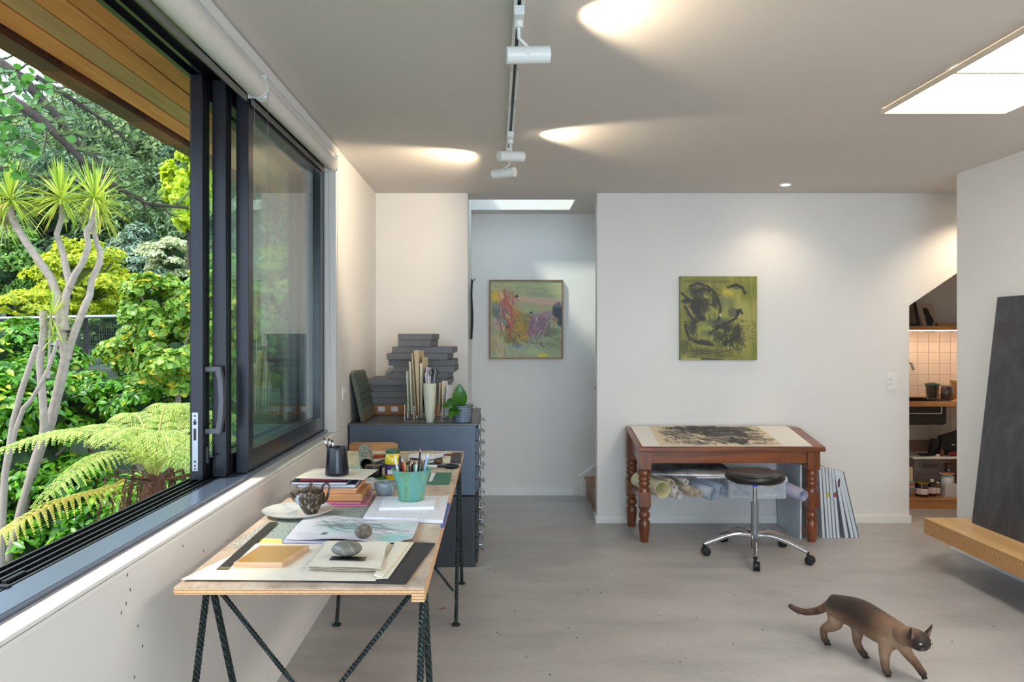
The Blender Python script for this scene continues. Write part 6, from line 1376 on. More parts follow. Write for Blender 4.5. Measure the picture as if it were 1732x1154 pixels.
for sg in (-1, 1):
    wk = MB(); c0 = surf(Vector(G[8][:3])+dz0+rt*sg*.011-up*.002, fd+rt*sg*.5)
    for kk in range(4): b_ = c0-up*.0015*kk; wk.tube([b_, b_+rt*sg*.026+up*(.006-.006*kk)+fd*.003], .00035, 3)
    obj('whiskers', wk, M('whisker_grey', RGB(130, 122, 112), .6), cat, kind='stuff')
for i, ix in enumerate((19, 24, 29, 34)):
    c0 = Vector(G[ix][:3])+dz0; c0.z = max(c0.z-.006, .0065); h_ = Vector((.3, -.9, 0)).normalized(); r2 = Vector((.95, .3, 0))
    for q in (-1.5, -.5, .5, 1.5):
        b_ = surf(c0+r2*(.0058*q), h_, .05)-h_*.0035
        obj('toe', MB().ball(b_, .0046, .0072, .0056, 10, 6), earm, cat, smooth=180)
# ================================================================ GARDEN AND HILL OUTSIDE
rs = np.random.RandomState(21)
def Wp(px, py, Y): return Vector(((px-840)*Y/F, Y, H_CAM-(py-565)*Y/F))
def smooth(a, b, x): t = np.clip((x-a)/(b-a), 0, 1); return t*t*(3-2*t)
def ground_z(x, y):
    d = np.asarray(y)*1.0
    g = -1.7+.35*smooth(4, 9, d)+1.75*smooth(9, 12.2, d)
    ratio = -np.asarray(x)/np.maximum(d, 1.0); k_ = 1-.8*smooth(.50, .80, ratio)
    return g+(.02*np.maximum(0, d-16)+.0052*np.maximum(0, d-19)**1.9)*k_
gx = np.linspace(-75, -1.14, 90); gy = np.concatenate([np.linspace(-12, 16, 60), np.linspace(17, 110, 60)])
mb = MB(); nx, ny = len(gx), len(gy)
for y in gy:
    for x in gx: mb.v.append((x, y, float(ground_z(x, y)+.12*math.sin(x*1.3+y*.7))))
for j in range(ny-1):
    for i in range(nx-1): mb.f.append((j*nx+i, j*nx+i+1, (j+1)*nx+i+1, (j+1)*nx+i))
hillm = M('bush_ground', RGB(52, 70, 40), .95, 0, .35, 1.2, .3, 8)
terr = obj('terrain', mb, hillm, smooth=60); tag(terr, 'bushy garden ground and hillside outside the window', 'ground', kind='structure')
mb = MB(); 
mb.hexa([(-14, 12.9, .18), (-3, 12.9, .18), (-3, 15.5, .18), (-14, 15.5, .18)], [(-14, 12.9, .27), (-3, 12.9, .27), (-3, 15.5, .27), (-14, 15.5, .27)])
tag(obj('road', mb, M('asphalt', RGB(150, 148, 156), .8, 0, .05, 20)), 'short stretch of grey road glimpsed between the shrubs', 'road', kind='structure')
tag(obj('kerb', MB().box(-14, -3, 15.52, 15.7, .2, .38), M('kerb_m', RGB(170, 164, 160), .8)), 'pale kerb on the far side of the glimpsed road', 'kerb', kind='structure')

def leaves(n, ell, size, aspect=.5, fold=.25, clumps=30, clump_r=.32, shell=.5, up=0.0, flat=0.0, shape=4, seed=0, spread=None):
    """n little folded leaves gathered into clumps over an ellipsoid (rx, ry, rz) centred on the origin; returns verts, faces"""
    r = np.random.RandomState(seed)
    d = r.normal(size=(clumps, 3)); d /= np.linalg.norm(d, axis=1, keepdims=True); rad = shell+(1-shell)*r.rand(clumps, 1)**.5
    cc = d*rad*(1-clump_r*.6)
    ci = r.randint(0, clumps, n); q = r.normal(size=(n, 3)); q /= np.linalg.norm(q, axis=1, keepdims=True)
    q[:, 2] = np.abs(q[:, 2])*.9-.25*r.rand(n)
    pos = cc[ci]+q*clump_r*(.75+.35*r.rand(n, 1)); nor = q+cc[ci]*.6+np.array([0, 0, up]); 
    nor += r.normal(size=(n, 3))*.45; nor /= np.linalg.norm(nor, axis=1, keepdims=True)
    pos = pos*np.array(ell)
    t = np.cross(nor, r.normal(size=(n, 3))); t[:, 2] -= flat; t /= np.linalg.norm(t, axis=1, keepdims=True)
    s = np.cross(nor, t); s /= np.linalg.norm(s, axis=1, keepdims=True); nor = np.cross(t, s)
    L_ = size*(.6+.8*r.rand(n, 1)); W_ = L_*aspect
    if shape == 4:
        v = np.stack([pos-t*L_*.5, pos+s*W_*.5+nor*W_*fold, pos+t*L_*.5, pos-s*W_*.5+nor*W_*fold], 1)
        base_ = np.arange(n)[:, None]*4; f = np.concatenate([base_+np.array([0, 1, 2]), base_+np.array([0, 2, 3])], 0); k_ = 4
    else:
        v = np.stack([pos-t*L_*.5, pos-t*L_*.1+s*W_*.5+nor*W_*fold, pos+t*L_*.28+s*W_*.36+nor*W_*fold*.6, pos+t*L_*.5-nor*W_*.25, pos+t*L_*.28-s*W_*.36+nor*W_*fold*.6, pos-t*L_*.1-s*W_*.5+nor*W_*fold, pos+t*L_*.1], 1)
        base_ = np.arange(n)[:, None]*7; f = np.concatenate([base_+np.array(q_) for q_ in ([0, 1, 6], [1, 2, 6], [2, 3, 6], [3, 4, 6], [4, 5, 6], [5, 0, 6])], 0); k_ = 7
    return v.reshape(-1, 3), f
def mesh_np(name, v, f, mat):
    me = bpy.data.meshes.new(name); me.vertices.add(len(v)); me.vertices.foreach_set('co', np.ascontiguousarray(v, dtype=np.float32).ravel())
    nf = len(f); k = f.shape[1]; me.loops.add(nf*k); me.loops.foreach_set('vertex_index', f.astype(np.int32).ravel()); me.polygons.add(nf); me.polygons.foreach_set('loop_start', np.arange(0, nf*k, k, dtype=np.int32))
    try: me.polygons.foreach_set('loop_total', np.full(nf, k, dtype=np.int32))
    except Exception: pass
    me.materials.append(mat); me.update(); me.validate(); return me
barkm = M('bark_grey', RGB(120, 106, 96), .9, 0, .25, 14, .6, 60); barkd = M('bark_dark', RGB(60, 50, 44), .9, 0, .3, 12, .5, 40)
def tree(nm, label, cat, cpos, ell, n, size, mat, seed, group=None, trunk=True, core=.42, corem=None, tm_=None, **kw):
    c = Vector(cpos); gz = float(ground_z(c.x, c.y)); t = thing(nm, label, cat, (c.x, c.y, min(gz, c.z-ell[2])), 0, group)
    v, f = leaves(n, ell, size, seed=seed, **kw)
    v = v+np.array(c-t.location); me = mesh_np('foliage', v, f, mat); o = bpy.data.objects.new('foliage', me); C.objects.link(o); o.parent = t; o['kind'] = 'stuff'
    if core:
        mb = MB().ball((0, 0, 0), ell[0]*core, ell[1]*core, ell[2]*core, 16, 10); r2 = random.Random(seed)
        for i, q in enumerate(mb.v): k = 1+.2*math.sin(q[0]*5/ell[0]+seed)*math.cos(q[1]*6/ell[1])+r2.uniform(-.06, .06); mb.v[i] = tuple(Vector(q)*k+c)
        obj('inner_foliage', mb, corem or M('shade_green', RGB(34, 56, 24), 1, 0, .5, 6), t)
    if trunk:
        g0 = t.location.z-.1; r_ = max(.05, ell[0]*.07); tt = tm_ or barkd
        obj('trunk', MB().tube([(c.x, c.y, g0), (c.x+.1*ell[0], c.y, (g0+c.z)/2), (c.x-.05*ell[0], c.y, c.z+.2*ell[2])], [r_, r_*.8, r_*.5], 8), tt, t, smooth=60)
        bb = MB()
        for k in range(5):
            a = k*2.4+seed; bb.tube([(c.x, c.y, c.z-ell[2]*.6), (c.x+ell[0]*.4*math.cos(a), c.y+ell[1]*.4*math.sin(a), c.z+ell[2]*.1), (c.x+ell[0]*.75*math.cos(a), c.y+ell[1]*.75*math.sin(a), c.z+ell[2]*(.2+.08*k))], [r_*.5, r_*.35, r_*.15], 6)
        obj('branches', bb, tt, t)
    return t
LM = leafmat
conif = LM('conifer_green', RGB(50, 78, 44), RGB(112, 138, 84), None, .6, .2, .35); conif2 = LM('conifer_blue', RGB(46, 76, 52), RGB(110, 138, 104), None, .6, .2, .35)
hillg = LM('hill_green', RGB(46, 78, 40), RGB(134, 152, 84), None, .6, .2, .15); yg = LM('yellow_green', RGB(128, 158, 30), RGB(212, 214, 52), None, .5, .45, 1.2)
lime = LM('lime_green', RGB(132, 168, 20), RGB(214, 226, 50), None, .45, .5, 1.5); pohu = LM('grey_green', RGB(48, 80, 56), RGB(150, 172, 140), None, .5, .15, 1.2)
pale = LM('variegated', RGB(150, 164, 110), RGB(222, 226, 180), None, .5, .3, 1.5); fig = LM('fig_green', RGB(60, 112, 26), RGB(156, 194, 70), RGB(222, 196, 60), .4, .4, 1.5)
gloss = LM('glossy_green', RGB(36, 92, 16), RGB(118, 182, 48), RGB(190, 196, 60), .25, .35, 1.6); gloss2 = LM('mid_green', RGB(50, 96, 30), RGB(130, 176, 62), None, .35, .35, 1.5)
dkleaf = LM('dark_leaf', RGB(38, 84, 22), RGB(84, 138, 44), None, .4, .3, 2)
# hill trees: one mesh shared by all the far crowns
hv, hf = leaves(13000, (1, 1, 1.05), .055, clumps=60, clump_r=.3, shell=.85, seed=3, up=.5); me_h = [mesh_np('foliage', hv, hf, hillg), mesh_np('foliage', hv, hf, conif)]
k = 0; proto = None
for yy in (36, 44, 53, 63, 76):
    for xi in range(5):
        ra = -.57+.092*xi+rnd.uniform(-.02, .02); x = ra*yy; y = yy+rnd.uniform(-3, 3); z = float(ground_z(x, y)); s_ = 4.2+rnd.uniform(-.8, 1.4)+yy*.02
        t = thing('hill_tree', 'rounded evergreen crown among the many on the far hillside', 'tree', (x, y, z), rnd.uniform(0, 6), 'evergreens covering the far hillside')
        o = bpy.data.objects.new('foliage', me_h[0 if (k % 3 or yy > 50) else 1]); C.objects.link(o); o.parent = t; o['kind'] = 'stuff'; o.location = (0, 0, s_*.9); o.scale = (s_, s_, s_*1.1)
        if k == 0:
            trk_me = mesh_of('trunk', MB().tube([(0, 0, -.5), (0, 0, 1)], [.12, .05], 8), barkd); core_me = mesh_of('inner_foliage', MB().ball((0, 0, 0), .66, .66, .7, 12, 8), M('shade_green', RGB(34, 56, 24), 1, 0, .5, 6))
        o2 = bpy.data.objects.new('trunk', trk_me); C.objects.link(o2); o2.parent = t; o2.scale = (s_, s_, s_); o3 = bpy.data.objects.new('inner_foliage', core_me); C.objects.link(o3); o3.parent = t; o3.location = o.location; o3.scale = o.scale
        k += 1
# dark conifers in the middle distance, drooping sprays
for i, (px, py, Y, rx, rz, mt, lb) in enumerate([(250, 410, 27, 2.6, 3.0, conif, 'dark layered conifer directly behind the variegated shrub at the right'), (120, 380, 29, 3.2, 3.0, conif2, 'dark conifer behind the middle cabbage tree heads'),
        (10, 410, 27, 2.6, 2.8, conif, 'dark conifer at the left behind the leftmost cabbage tree head'), (330, 400, 30, 3.0, 3.6, conif2, 'dark conifer behind the open window stile'), (190, 300, 34, 4.4, 3.4, conif2, 'broad bluish conifer high on the slope in the middle'),
        (430, 420, 26, 3.2, 3.4, conif, 'dark conifer seen through the slit between the window stiles'), (75, 345, 36, 3.6, 3.2, conif, 'tall dark conifer high on the slope at the left'), (540, 440, 26, 3.6, 3.6, conif2, 'dark conifer seen through the fixed window pane'), (-60, 440, 26, 2.2, 2.0, conif2, 'dark conifer just outside the left picture edge')]):
    tree('conifer', lb, 'tree', Wp(px, py, Y), (rx, rx, rz), 9000, .26, mt, 40+i, 'dark conifers behind the garden', aspect=.35, clumps=90, clump_r=.22, shell=.8, up=1.4, flat=.5)
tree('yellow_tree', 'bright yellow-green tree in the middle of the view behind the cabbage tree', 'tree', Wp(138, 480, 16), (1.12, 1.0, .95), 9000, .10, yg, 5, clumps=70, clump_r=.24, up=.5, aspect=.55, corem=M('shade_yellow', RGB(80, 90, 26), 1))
tree('yellow_tree', 'lower yellow-green bush at the left behind the wire fence', 'shrub', Wp(60, 520, 15), (.85, .8, .42), 3600, .09, yg, 6, clumps=40, clump_r=.28, up=.5, corem=M('shade_yellow', RGB(80, 90, 26), 1))
tree('grey_green_tree', 'rounded grey-green tree between the yellow tree and the right shrub', 'tree', Wp(224, 462, 19), (.92, .9, 1.25), 9500, .12, pohu, 7, clumps=90, clump_r=.2, up=.6, aspect=.45)
tree('variegated_shrub', 'pale cream-variegated layered shrub by the open window edge', 'shrub', Wp(292, 438, 17), (.72, .6, .50), 3400, .10, pale, 8, clumps=26, clump_r=.32, up=1.2)
tree('lime_tree', 'lime-green leafy tree beside the window edge under the eave', 'tree', Wp(318, 318, 13), (.42, .5, .95), 2800, .10, lime, 9, clumps=34, clump_r=.3, up=.4, aspect=.8, core=.4, corem=M('shade_lime', RGB(70, 96, 20), 1), shape=7)
tree('left_shrub', 'mid green shrub at the left edge behind the fence', 'shrub', Wp(22, 452, 20), (1.0, .9, 1.1), 6000, .11, gloss2, 10, clumps=60, clump_r=.24, up=.4)
tree('green_bush', 'dark green bush behind the wire fence and under the grey-green tree', 'shrub', Wp(195, 560, 17.5), (1.1, .7, .62), 5200, .10, gloss2, 11, clumps=60, clump_r=.22, up=.4)
tree('pink_shrub', 'low pinkish-orange shrub behind the fence end', 'shrub', Wp(238, 527, 16.5), (.32, .3, .16), 900, .07, LM('pink_leaf', RGB(150, 130, 60), RGB(226, 160, 110), None, .5, .3, 2), 12, clumps=16, clump_r=.35)
for i, (px, py, Y, rx, rz, n_, lb) in enumerate([(262, 520, 9.6, .46, .50, 4600, 'lobed-leaf shrub highest beside the window edge, right of the fence'), (300, 600, 8.6, .52, .62, 5600, 'big lobed-leaf shrub with some yellow leaves beside the open window edge'), (225, 600, 9.8, .42, .36, 3200, 'lobed-leaf shrub with yellow leaves at the end of the wire fence'),
        (380, 560, 9.2, .62, .95, 3600, 'lobed-leaf shrub seen between the window stiles'), (470, 540, 10.5, .9, 1.1, 4200, 'lobed-leaf shrub seen through the left half of the fixed pane'), (560, 560, 10.5, .8, 1.0, 3600, 'lobed-leaf shrub seen through the right half of the fixed pane')]):
    tree('lobed_shrub', lb, 'shrub', Wp(px, py, Y), (rx, rx*.8, rz), n_, .085, fig, 60+i, 'bright lobed-leaf shrubs', shape=7, aspect=.95, clumps=int(22+rx*30), clump_r=.3, up=.5, fold=.15, tm_=barkm, core=.28)
for i, (px, py, Y, rx, rz, n_, sz_, lb) in enumerate([(20, 600, 10.0, .62, .55, 2400, .10, 'glossy shrub at the left below the fence rail'), (40, 690, 8.6, .70, .62, 2400, .11, 'glossy shrub at the left behind the slim cabbage stems'), (150, 680, 9.2, .62, .42, 2200, .11, 'glossy shrub right of the leaning cabbage trunk'),
        (232, 690, 9.0, .55, .34, 1800, .10, 'glossy shrub in front of the road gap'), (100, 610, 10.6, .42, .22, 1000, .10, 'low glossy shrub at the foot of the wire fence'), (25, 800, 8.5, .80, .72, 2600, .12, 'glossy broad-leaved shrub at the lower left corner of the view'),
        (110, 850, 8.4, .72, .62, 2400, .12, 'glossy broad-leaved shrub under the lowest fern frond'), (50, 940, 8.3, .75, .62, 2400, .12, 'glossy broad-leaved shrub low behind the sill at the far left'), (190, 900, 8.2, .62, .62, 2000, .12, 'glossy shrub left of the fern trunk'),
        (300, 860, 7.6, .62, .52, 1800, .10, 'small glossy shrub behind the fern trunk'), (-70, 860, 8.2, .7, 1.0, 2200, .11, 'glossy shrub at the far left just outside the picture'), (350, 700, 9.2, .6, .45, 1600, .10, 'glossy shrub seen between the window stiles')]):
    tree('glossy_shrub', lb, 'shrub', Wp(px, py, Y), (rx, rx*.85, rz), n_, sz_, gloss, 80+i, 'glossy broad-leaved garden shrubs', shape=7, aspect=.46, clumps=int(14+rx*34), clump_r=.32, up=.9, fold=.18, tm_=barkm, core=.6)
# grass clumps
def grass(cx, cy, lb, seed, n=260, h=1.0, tall=.9):
    r = np.random.RandomState(seed); gz = float(ground_z(cx, cy)); t = thing('grass_clump', lb, 'grass', (cx, cy, gz), 0, 'arching grass clumps'); mb = MB()
    for k in range(n):
        a = r.uniform(0, 6.28); l = tall*r.uniform(.7, 1.2); sp_ = r.uniform(.08, .3)*tall; x0_, y0_ = r.uniform(-.12, .12, 2); pts = []
        for j in range(6):
            u = j/5; pts.append(Vector((x0_+math.cos(a)*sp_*u**1.6, y0_+math.sin(a)*sp_*u**1.6, l*(u*1.25-.55*u**2.6))))
        sd = Vector((-math.sin(a), math.cos(a), 0)); b = len(mb.v)
        for j, q in enumerate(pts): w_ = .006*(1-(j/5)**2)+.0008; mb.v += [tuple(q-sd*w_), tuple(q+sd*w_)]
        for j in range(5): mb.f.append((b+2*j, b+2*j+1, b+2*j+3, b+2*j+2))
    me = mesh_of('blades', mb, LM('grass_blade', RGB(120, 150, 74), RGB(204, 214, 150), None, .5, .4, 3)); o = bpy.data.objects.new('blades', me); C.objects.link(o); o.parent = t; o['kind'] = 'stuff'
q = Wp(305, 690, 8.0); grass(q.x, q.y, 'pale arching grass clump beside the open window edge above the fern', 3, tall=2.2, n=420)
q = Wp(415, 690, 7.2); grass(q.x, q.y, 'grass clump seen in the slit between the window stiles', 4, tall=2.1)
q = Wp(490, 690, 7.4); grass(q.x, q.y, 'grass clump seen through the fixed pane', 5, tall=2.3, n=420)
# ---------------- cabbage tree
def blade_head(c, r_, n, seed, droop=.8, wd=.016):
    r = np.random.RandomState(seed); mb = MB(); c = Vector(c)
    for k in range(n):
        az = r.uniform(0, 6.283); el = R(r.uniform(-25, 88)) if r.rand() < .8 else R(r.uniform(-55, 0)); l = r_*r.uniform(.8, 1.15); d = Vector((math.cos(az)*math.cos(el), math.sin(az)*math.cos(el), math.sin(el)))
        sd = d.cross(Vector((0, 0, 1))).normalized(); dn = droop*(1-max(0, math.sin(el)))*r.uniform(.3, 1); b = len(mb.v)
        for j in range(6):
            u = j/5; q_ = c+d*l*u+Vector((0, 0, -dn*l*.45*u**2.2)); w_ = wd*(.45+.9*u)*(1-u**3)+.001
            mb.v += [tuple(q_-sd*w_*.5), tuple(q_+Vector((0, 0, -w_*.15))), tuple(q_+sd*w_*.5)]
        for j in range(5):
            for s2 in (0, 1): mb.f.append((b+3*j+s2, b+3*j+s2+1, b+3*j+s2+4, b+3*j+s2+3))
    return mb
cabl = LM('cabbage_leaf', RGB(104, 146, 30), RGB(206, 214, 84), RGB(214, 180, 70), .35, .4, 3); barkc = M('cabbage_bark', RGB(150, 136, 124), .85, 0, .16, 18, .9, 70); dead = M('dead_leaves', RGB(170, 150, 118), .9, 0, .2, 20)
CYY = 8.0
def cab_pts(pp, Y0=CYY, dy=0): return [Wp(x, y, Y0+dy*i/(len(pp)-1)) for i, (x, y) in enumerate(pp)]
ctree = thing('cabbage_tree', 'tall multi-stemmed cabbage tree with pale trunks and spiky leaf heads', 'tree', (Wp(0, 960, CYY).x, CYY, float(ground_z(-4, CYY))))
def trunkp(pp, r0, r1, dy=0, seed=0):
    p_ = cab_pts(pp, CYY, dy); n = len(p_); o = obj('trunk', MB().tube(p_, [r0+(r1-r0)*i/(n-1) for i in range(n)], 10), barkc, ctree, smooth=60); return o
trunkp([(-40, 1120), (8, 955), (28, 905), (48, 818), (68, 758), (85, 717), (99, 660), (111, 605), (104, 560), (100, 530), (96, 496), (86, 470), (69, 446), (50, 419), (28, 385), (18, 363), (17, 349)], .062, .034)
trunkp([(110, 560), (107, 538), (111, 502), (119, 482), (112, 457), (107, 430), (96, 396), (104, 371), (105, 345)], .05, .024, .1)
trunkp([(118, 485), (127, 464), (139, 446), (150, 416), (146, 391), (156, 374), (161, 345)], .038, .024, -.1)
trunkp([(113, 608), (117, 588), (130, 552), (146, 512), (152, 500), (155, 474), (169, 444), (170, 425), (164, 413), (158, 388), (166, 362)], .044, .024, .15)
for i, (x, y, r_, n_, seed) in enumerate([(17, 338, .41, 120, 1), (104, 336, .40, 120, 2), (161, 336, .40, 120, 3), (172, 362, .30, 60, 4), (2, 372, .28, 50, 5)]):
    obj('leaf_head', blade_head(Wp(x, y, CYY+(.15 if i == 3 else 0)), r_, n_, seed, wd=.020), cabl, ctree, kind='stuff')
for x, y, r_, n_ in ((8, 385, .24, 60), (155, 372, .16, 40)):
    mb = blade_head(Wp(x, y-8, CYY), r_, n_, 9, 1.4, .008)
    obj('dead_leaf_skirt', mb, dead, ctree, kind='stuff')
ct2 = thing('cabbage_tree', 'slim cabbage tree with a cut top and small leaf tuft beside the big trunk', 'tree', (Wp(70, 900, 7.8).x, 7.8, float(ground_z(-4, 7.8))))
def t2(pp, r0, r1, par, Y=7.8): p_ = [Wp(x, y, Y) for x, y in pp]; n = len(p_); obj('trunk', MB().tube(p_, [r0+(r1-r0)*i/(n-1) for i in range(n)], 8), barkc, par, smooth=60)
t2([(4, 985), (24, 905), (44, 830), (64, 765), (74, 728), (74, 700), (72, 672), (67, 614), (74, 560), (73, 526)], .04, .036, ct2)
t2([(82, 640), (84, 580), (86, 530)], .014, .012, ct2); obj('leaf_head', blade_head(Wp(87, 535, 7.8), .3, 30, 12, .2), cabl, ct2, kind='stuff'); obj('leaf_head', blade_head(Wp(90, 570, 7.8), .2, 24, 13, .5), cabl, ct2, kind='stuff')
ct3 = thing('cabbage_tree', 'pair of slim bare leaning cabbage stems at the far left', 'tree', (Wp(10, 900, 7.4).x, 7.4, float(ground_z(-4.5, 7.4))))
t2([(0, 1010), (3, 900), (8, 805), (18, 745), (22, 715), (34, 668), (50, 620), (62, 584)], .036, .026, ct3, 7.4); t2([(10, 800), (26, 728), (40, 690), (52, 678), (70, 648), (80, 628), (90, 600), (98, 574)], .026, .016, ct3, 7.4)
# ---------------- tree fern
fernm = LM('fern_green', RGB(112, 144, 44), RGB(200, 212, 104), None, .5, .38, 3); brownf = M('fern_brown', RGB(84, 50, 34), .9, 0, .3, 16, .6, 60)
def frond(path, width, npin=22, seed=0, droop=.35):
    """feathered frond: toothed leaflets down both sides of a curved rib"""
    P_ = [Vector(p) for p in path]; m_ = len(P_)-1; mb = MB()
    def at(t): x = t*m_; i = min(m_-1, int(x)); return P_[i].lerp(P_[i+1], x-i)
    r = random.Random(seed); spc = sum((P_[i+1]-P_[i]).length for i in range(m_))*.9/npin
    for k in range(npin):
        t = .10+.88*k/(npin-1); c = at(t); d = (at(min(1, t+.03))-at(max(0, t-.03))).normalized(); sd = d.cross(Vector((0, 0, 1))).normalized(); up_ = sd.cross(d)
        prof_ = math.sin(math.pi*min(1, (t*.86+.14)))**.7; ln = width*prof_*r.uniform(.92, 1.05)
        for sg in (-1, 1):
            nst = max(5, int(16*prof_)); dirv = (sd*sg+d*.35).normalized()
            for j in range(nst):
                u0 = j/nst; q0 = c+dirv*ln*u0+Vector((0, 0, -droop*ln*u0**2.0))+up_*.02*math.sin(3*u0)
                u1 = (j+.62)/nst; q1 = c+dirv*ln*u1+Vector((0, 0, -droop*ln*u1**2.0))+up_*.02*math.sin(3*u1)
                pl_ = spc*.47*(1-u0**1.8)*(.6+.4*min(1, u0*6))+.002; b = len(mb.v)
                tn = d*pl_; dz_ = Vector((0, 0, -pl_*.28))
                mb.v += [tuple(q0), tuple(q1), tuple(q1+tn*.85+dz_), tuple(q0+tn+dz_), tuple(q1-tn*.85+dz_), tuple(q0-tn+dz_)]
                mb.f += [(b, b+1, b+2, b+3), (b+1, b, b+5, b+4)]
    rb_ = MB().tube([at(i/12) for i in range(13)], [.011*(1-.8*i/12) for i in range(13)], 6)
    return mb, rb_
FY = 5.3; fc = Wp(262, 815, FY)
fern = thing('tree_fern', 'broad yellow-green tree fern with a shaggy brown crown just outside the window', 'fern', (fc.x, FY, float(ground_z(fc.x, FY))))
def fr(end, rise, width, seed, start=None, npin=24, droop=.35):
    a = Vector(start or fc); b = Vector(end); pts = []
    for i in range(13):
        u = i/12; q_ = a.lerp(b, u); q_.z += rise*math.sin(math.pi*u**.75)*1.0; pts.append(q_)
    m_, rb_ = frond(pts, width, npin, seed, droop); t = obj('frond', m_, fernm, fern, kind='stuff'); obj('rib', rb_, M('rib_green', RGB(150, 150, 70), .5), t); return t
ends = [((-20, 770, 4.75), .36, .34), ((55, 862, 4.5), .34, .30), ((160, 760, 4.3), .34, .34), ((285, 775, 4.15), .34, .34), ((370, 800, 4.5), .26, .32), ((440, 770, 5.2), .34, .34), ((420, 720, 6.3), .42, .34),
        ((330, 705, 6.6), .45, .34), ((200, 720, 6.4), .40, .32), ((105, 745, 5.9), .36, .30), ((20, 755, 5.4), .34, .30), ((300, 715, 6.0), .48, .30)]
for i, ((x, y, Y), rise, wd) in enumerate(ends): fr(Wp(x, y, Y), rise*.74, wd*.62, 30+i)
m_, rb_ = frond([Wp(210, 812, 5.1), Wp(180, 828, 4.95), Wp(140, 838, 4.8), Wp(90, 852, 4.65), Wp(40, 880, 4.5), Wp(0, 905, 4.4), Wp(-30, 930, 4.35)], .17, 24, 55, .45)
t = obj('frond', m_, LM('fern_yellowing', RGB(170, 170, 60), RGB(222, 206, 96), None, .5, .4, 3), fern, kind='stuff', label='yellowing low frond reaching left'); obj('rib', rb_, M('rib_yellow', RGB(180, 150, 60), .5), t)
gz = float(ground_z(fc.x, FY)); tk = MB().tube([(fc.x, FY, gz-.1), (fc.x-.02, FY, gz+.8), (fc.x, FY, fc.z-.12), (fc.x, FY, fc.z+.06)], [.07, .075, .10, .05], 12)
obj('trunk', tk, brownf, fern, smooth=60)
hg = MB(); r = random.Random(4)
for k in range(26):      # hanging dead brown fronds
    a = r.uniform(0, 6.28); ln = r.uniform(.35, .75); o_ = r.uniform(.12, .42); p0 = fc+Vector((0, 0, .0)); p1 = p0+Vector((math.cos(a)*o_, math.sin(a)*o_, .05)); p2_ = p1+Vector((math.cos(a)*.06, math.sin(a)*.06, -ln*.5)); p3 = p2_+Vector((r.uniform(-.05, .05), r.uniform(-.05, .05), -ln*.5))
    hg.tube([p0, p1, p2_, p3], [.008, .005, .004, .002], 5)
    for j in range(60):
        c = p1.lerp(p2_, j/30) if j < 30 else p2_.lerp(p3, (j-30)/30); d_ = Vector((r.uniform(-1, 1), r.uniform(-1, 1), -.6)).normalized(); l = r.uniform(.03, .07); s_ = d_.cross(Vector((0, 0, 1))).normalized()*.008
        b = len(hg.v); hg.v += [tuple(c-s_), tuple(c+s_), tuple(c+d_*l)]; hg.f.append((b, b+1, b+2))
obj('dead_fronds', hg, brownf, fern, kind='stuff')
# ---------------- pine boughs and round-leaved branch near the eave
pinem = LM('pine_needles', RGB(60, 96, 50), RGB(134, 162, 88), None, .5, .25, 2)
def bough(pp, Y, r0, lb, seed, tuft=.17, sub_n=15):
    P_ = [Wp(x, y, Y+dy) for x, y, dy in pp]; t = thing('pine_bough', lb, 'branch', P_[0], 0, 'pine boughs hanging under the eave'); n = len(P_); r = random.Random(seed)
    obj('bough_wood', MB().tube(P_, [r0*(1-.75*i/(n-1)) for i in range(n)], 8), barkd, t, smooth=60); tw_s = MB(); nd = MB()
    def at(u): x = u*(n-1); i = min(n-2, int(x)); return P_[i].lerp(P_[i+1], x-i), (P_[i+1]-P_[i]).normalized()
    for k in range(sub_n):
        u = .05+.93*k/sub_n; c, d = at(u); sd = d.cross(Vector((0, 1, 0))).normalized()*(1 if k % 2 else -1); l = tuft*2.6*r.uniform(.6, 1.2)*(1.1-.5*u)
        e_ = c+(d*.75+sd*.6+Vector((0, r.uniform(-.6, .6), .12))).normalized()*l; md = c.lerp(e_, .5)+Vector((0, 0, -.04)); tw_s.tube([c, md, e_], [r0*.22, r0*.15, r0*.08], 5)
        for j in range(9):
            q_ = c.lerp(md, j/4.5) if j < 4.5 else md.lerp(e_, (j-4.5)/4.5); 
            for _ in range(11):
                dd_ = ((e_-c).normalized()*.7+Vector((r.gauss(0, .5), r.gauss(0, .5), r.gauss(.25, .45)))).normalized(); l2 = tuft*r.uniform(.5, .95); s_ = dd_.cross(Vector((r.random(), r.random(), r.random()))).normalized()*.0038
                b = len(nd.v); nd.v += [tuple(q_-s_), tuple(q_+s_), tuple(q_+dd_*l2)]; nd.f.append((b, b+1, b+2))
    obj('twigs', tw_s, barkd, t, kind='stuff'); obj('needles', nd, pinem, t, kind='stuff')
bough([(-70, 90, 0), (0, 108, 0), (40, 135, 0), (90, 190, .2), (130, 240, .3), (170, 275, .5), (200, 300, .6)], 9.5, .085, 'upper pine bough crossing the sky gap below the fascia', 1)
bough([(20, 170, 0), (60, 195, 0), (110, 240, .1), (150, 282, .2), (200, 318, .3), (250, 345, .5), (320, 352, .6)], 9.0, .065, 'lower long pine bough sloping down to the right behind the cabbage heads', 2, sub_n=20)
bough([(-60, 270, 0), (0, 285, 0), (60, 300, .2), (120, 300, .4)], 10.0, .05, 'short pine bough low at the left picture edge', 3, sub_n=14)
bough([(60, 130, 0), (110, 160, .3), (170, 200, .5), (230, 250, .8)], 11.0, .05, 'thin pine bough close under the fascia', 4, sub_n=16)
nb = thing('leafy_branch', 'near branch with large rounded dark green leaves at the upper left corner', 'branch', Wp(-20, 200, 5.2)); tw_s = MB(); r = random.Random(8); V_ = []; Fc = []
mb = MB()
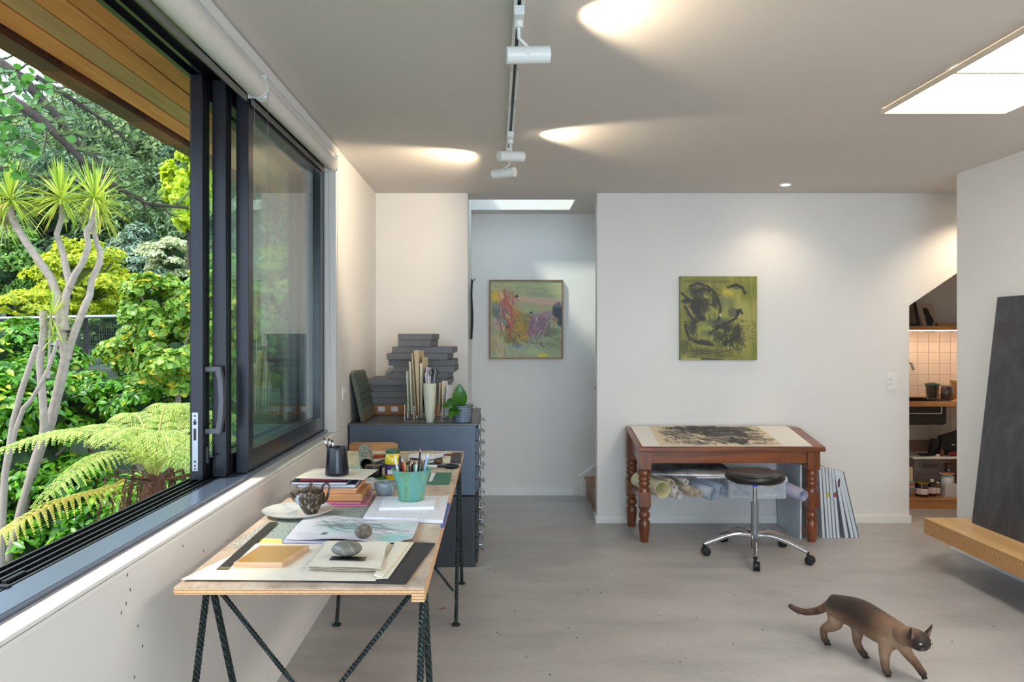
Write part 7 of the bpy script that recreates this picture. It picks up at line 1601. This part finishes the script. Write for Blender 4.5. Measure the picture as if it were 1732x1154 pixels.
for (a, b) in [((-40, 130), (60, 125)), ((-40, 170), (85, 150)), ((-40, 215), (70, 190)), ((-40, 250), (50, 235)), ((-40, 300), (35, 280)), ((-40, 190), (30, 210))]:
    A_, B_ = Wp(a[0], a[1], 5.0), Wp(b[0], b[1], 5.5); tw_s.tube([A_, A_.lerp(B_, .5)+Vector((0, 0, .02)), B_], [.007, .005, .002], 5)
    for k in range(34):
        c = A_.lerp(B_, r.random())+Vector((r.gauss(0, .06), r.gauss(0, .15), r.gauss(0, .07))); d = Vector((r.gauss(0, 1), r.gauss(0, 1), r.gauss(-.6, .6))).normalized(); nn = Vector((r.gauss(0, .5), -1, r.gauss(.3, .5))).normalized(); s_ = d.cross(nn).normalized(); sz_ = r.uniform(.022, .045); b0_ = len(mb.v)
        for j in range(8): an = 2*math.pi*j/8; mb.v.append(tuple(c+d*sz_*math.cos(an)*(1.15 if j == 0 else 1)+s_*sz_*.85*math.sin(an)+nn*.006*math.cos(2*an)))
        mb.f.append(tuple(range(b0_, b0_+8)))
obj('twigs', tw_s, barkd, nb, kind='stuff'); obj('leaves', mb, dkleaf, nb, kind='stuff')
# ---------------- wire fence, sign
fe = thing('wire_fence', 'dark wire mesh fence with a grey top rail in front of the road', 'fence', (-6.5, 12.6, .2)); a, b = Wp(-60, 540, 12.6), Wp(215, 535, 12.6)
obj('top_rail', MB().tube([a, b], .028, 8), M('galvanised', RGB(140, 146, 150), .4, .7), fe)
for px in (-45, 60, 131, 214):
    q = Wp(px, 538, 12.6); obj('post', MB().cyl((q.x, 12.63, .0), (q.x, 12.63, q.z+.02), .026, n=10), M('black_post', RGB(36, 40, 44), .5), fe)
mb = MB(); wdt = b.x-a.x; n = 70
for k in range(n): x = a.x+wdt*k/n; mb.tube([(x, 12.61, .15), (x+.0, 12.61, a.z)], .0035, 3, False)
for k in range(30): z = .15+(a.z-.15)*k/30; mb.tube([(a.x, 12.61, z), (b.x, 12.61, z)], .0035, 3, False)
obj('mesh_wires', mb, M('black_post', RGB(36, 40, 44), .5), fe, kind='stuff')
q = Wp(86, 572, 11.0); bx_ = thing('meter_box', 'small white framed box on a post among the cabbage stems', 'box', (q.x, q.y, float(ground_z(q.x, q.y))))
obj('box_frame', MB().box(q.x-.055, q.x+.055, 10.96, 11.04, q.z-.10, q.z+.09), whitem, bx_, bev=.006); obj('window_panel', MB().box(q.x-.035, q.x+.035, 10.952, 10.9595, q.z-.075, q.z+.065), M('panel_blue', RGB(150, 166, 180), .2), bx_); obj('post', MB().cyl((q.x, 11.0, float(ground_z(q.x, q.y))), (q.x, 11.0, q.z-.1005), .02, n=8), barkd, bx_)
for i, (px, py, Y, rx, rz, lb) in enumerate([(-130, 600, 10, .9, .8, 'glossy shrub beyond the left picture edge, first along the slope'), (-240, 620, 9.6, .9, .8, 'glossy shrub beyond the left picture edge, second along the slope'), (-360, 640, 9.2, 1.0, .9, 'glossy shrub beyond the left picture edge, third along the slope'), (-520, 700, 8.4, 1.1, 1.0, 'glossy shrub beyond the left picture edge, farthest to the side')]):
    tree('glossy_shrub', lb, 'shrub', Wp(px, py, Y), (rx, rx*.85, rz), 2400, .12, gloss2, 120+i, 'glossy broad-leaved garden shrubs', shape=7, aspect=.5, clumps=44, clump_r=.3, up=.9, fold=.18, tm_=barkm, core=.5)
for i, (px, py, Y, rx, rz, lb) in enumerate([(-150, 520, 24, 2.4, 1.5, 'low dark conifer beyond the left picture edge, nearest to it'), (-290, 530, 23, 2.4, 1.4, 'low dark conifer beyond the left picture edge, second from it'), (-440, 530, 22, 2.4, 1.5, 'low dark conifer beyond the left picture edge, third from it')]):
    tree('conifer', lb, 'tree', Wp(px, py, Y), (rx, rx, rz), 6000, .24, conif, 130+i, 'dark conifers behind the garden', aspect=.35, clumps=70, clump_r=.24, shell=.6, up=1.4, flat=.5)
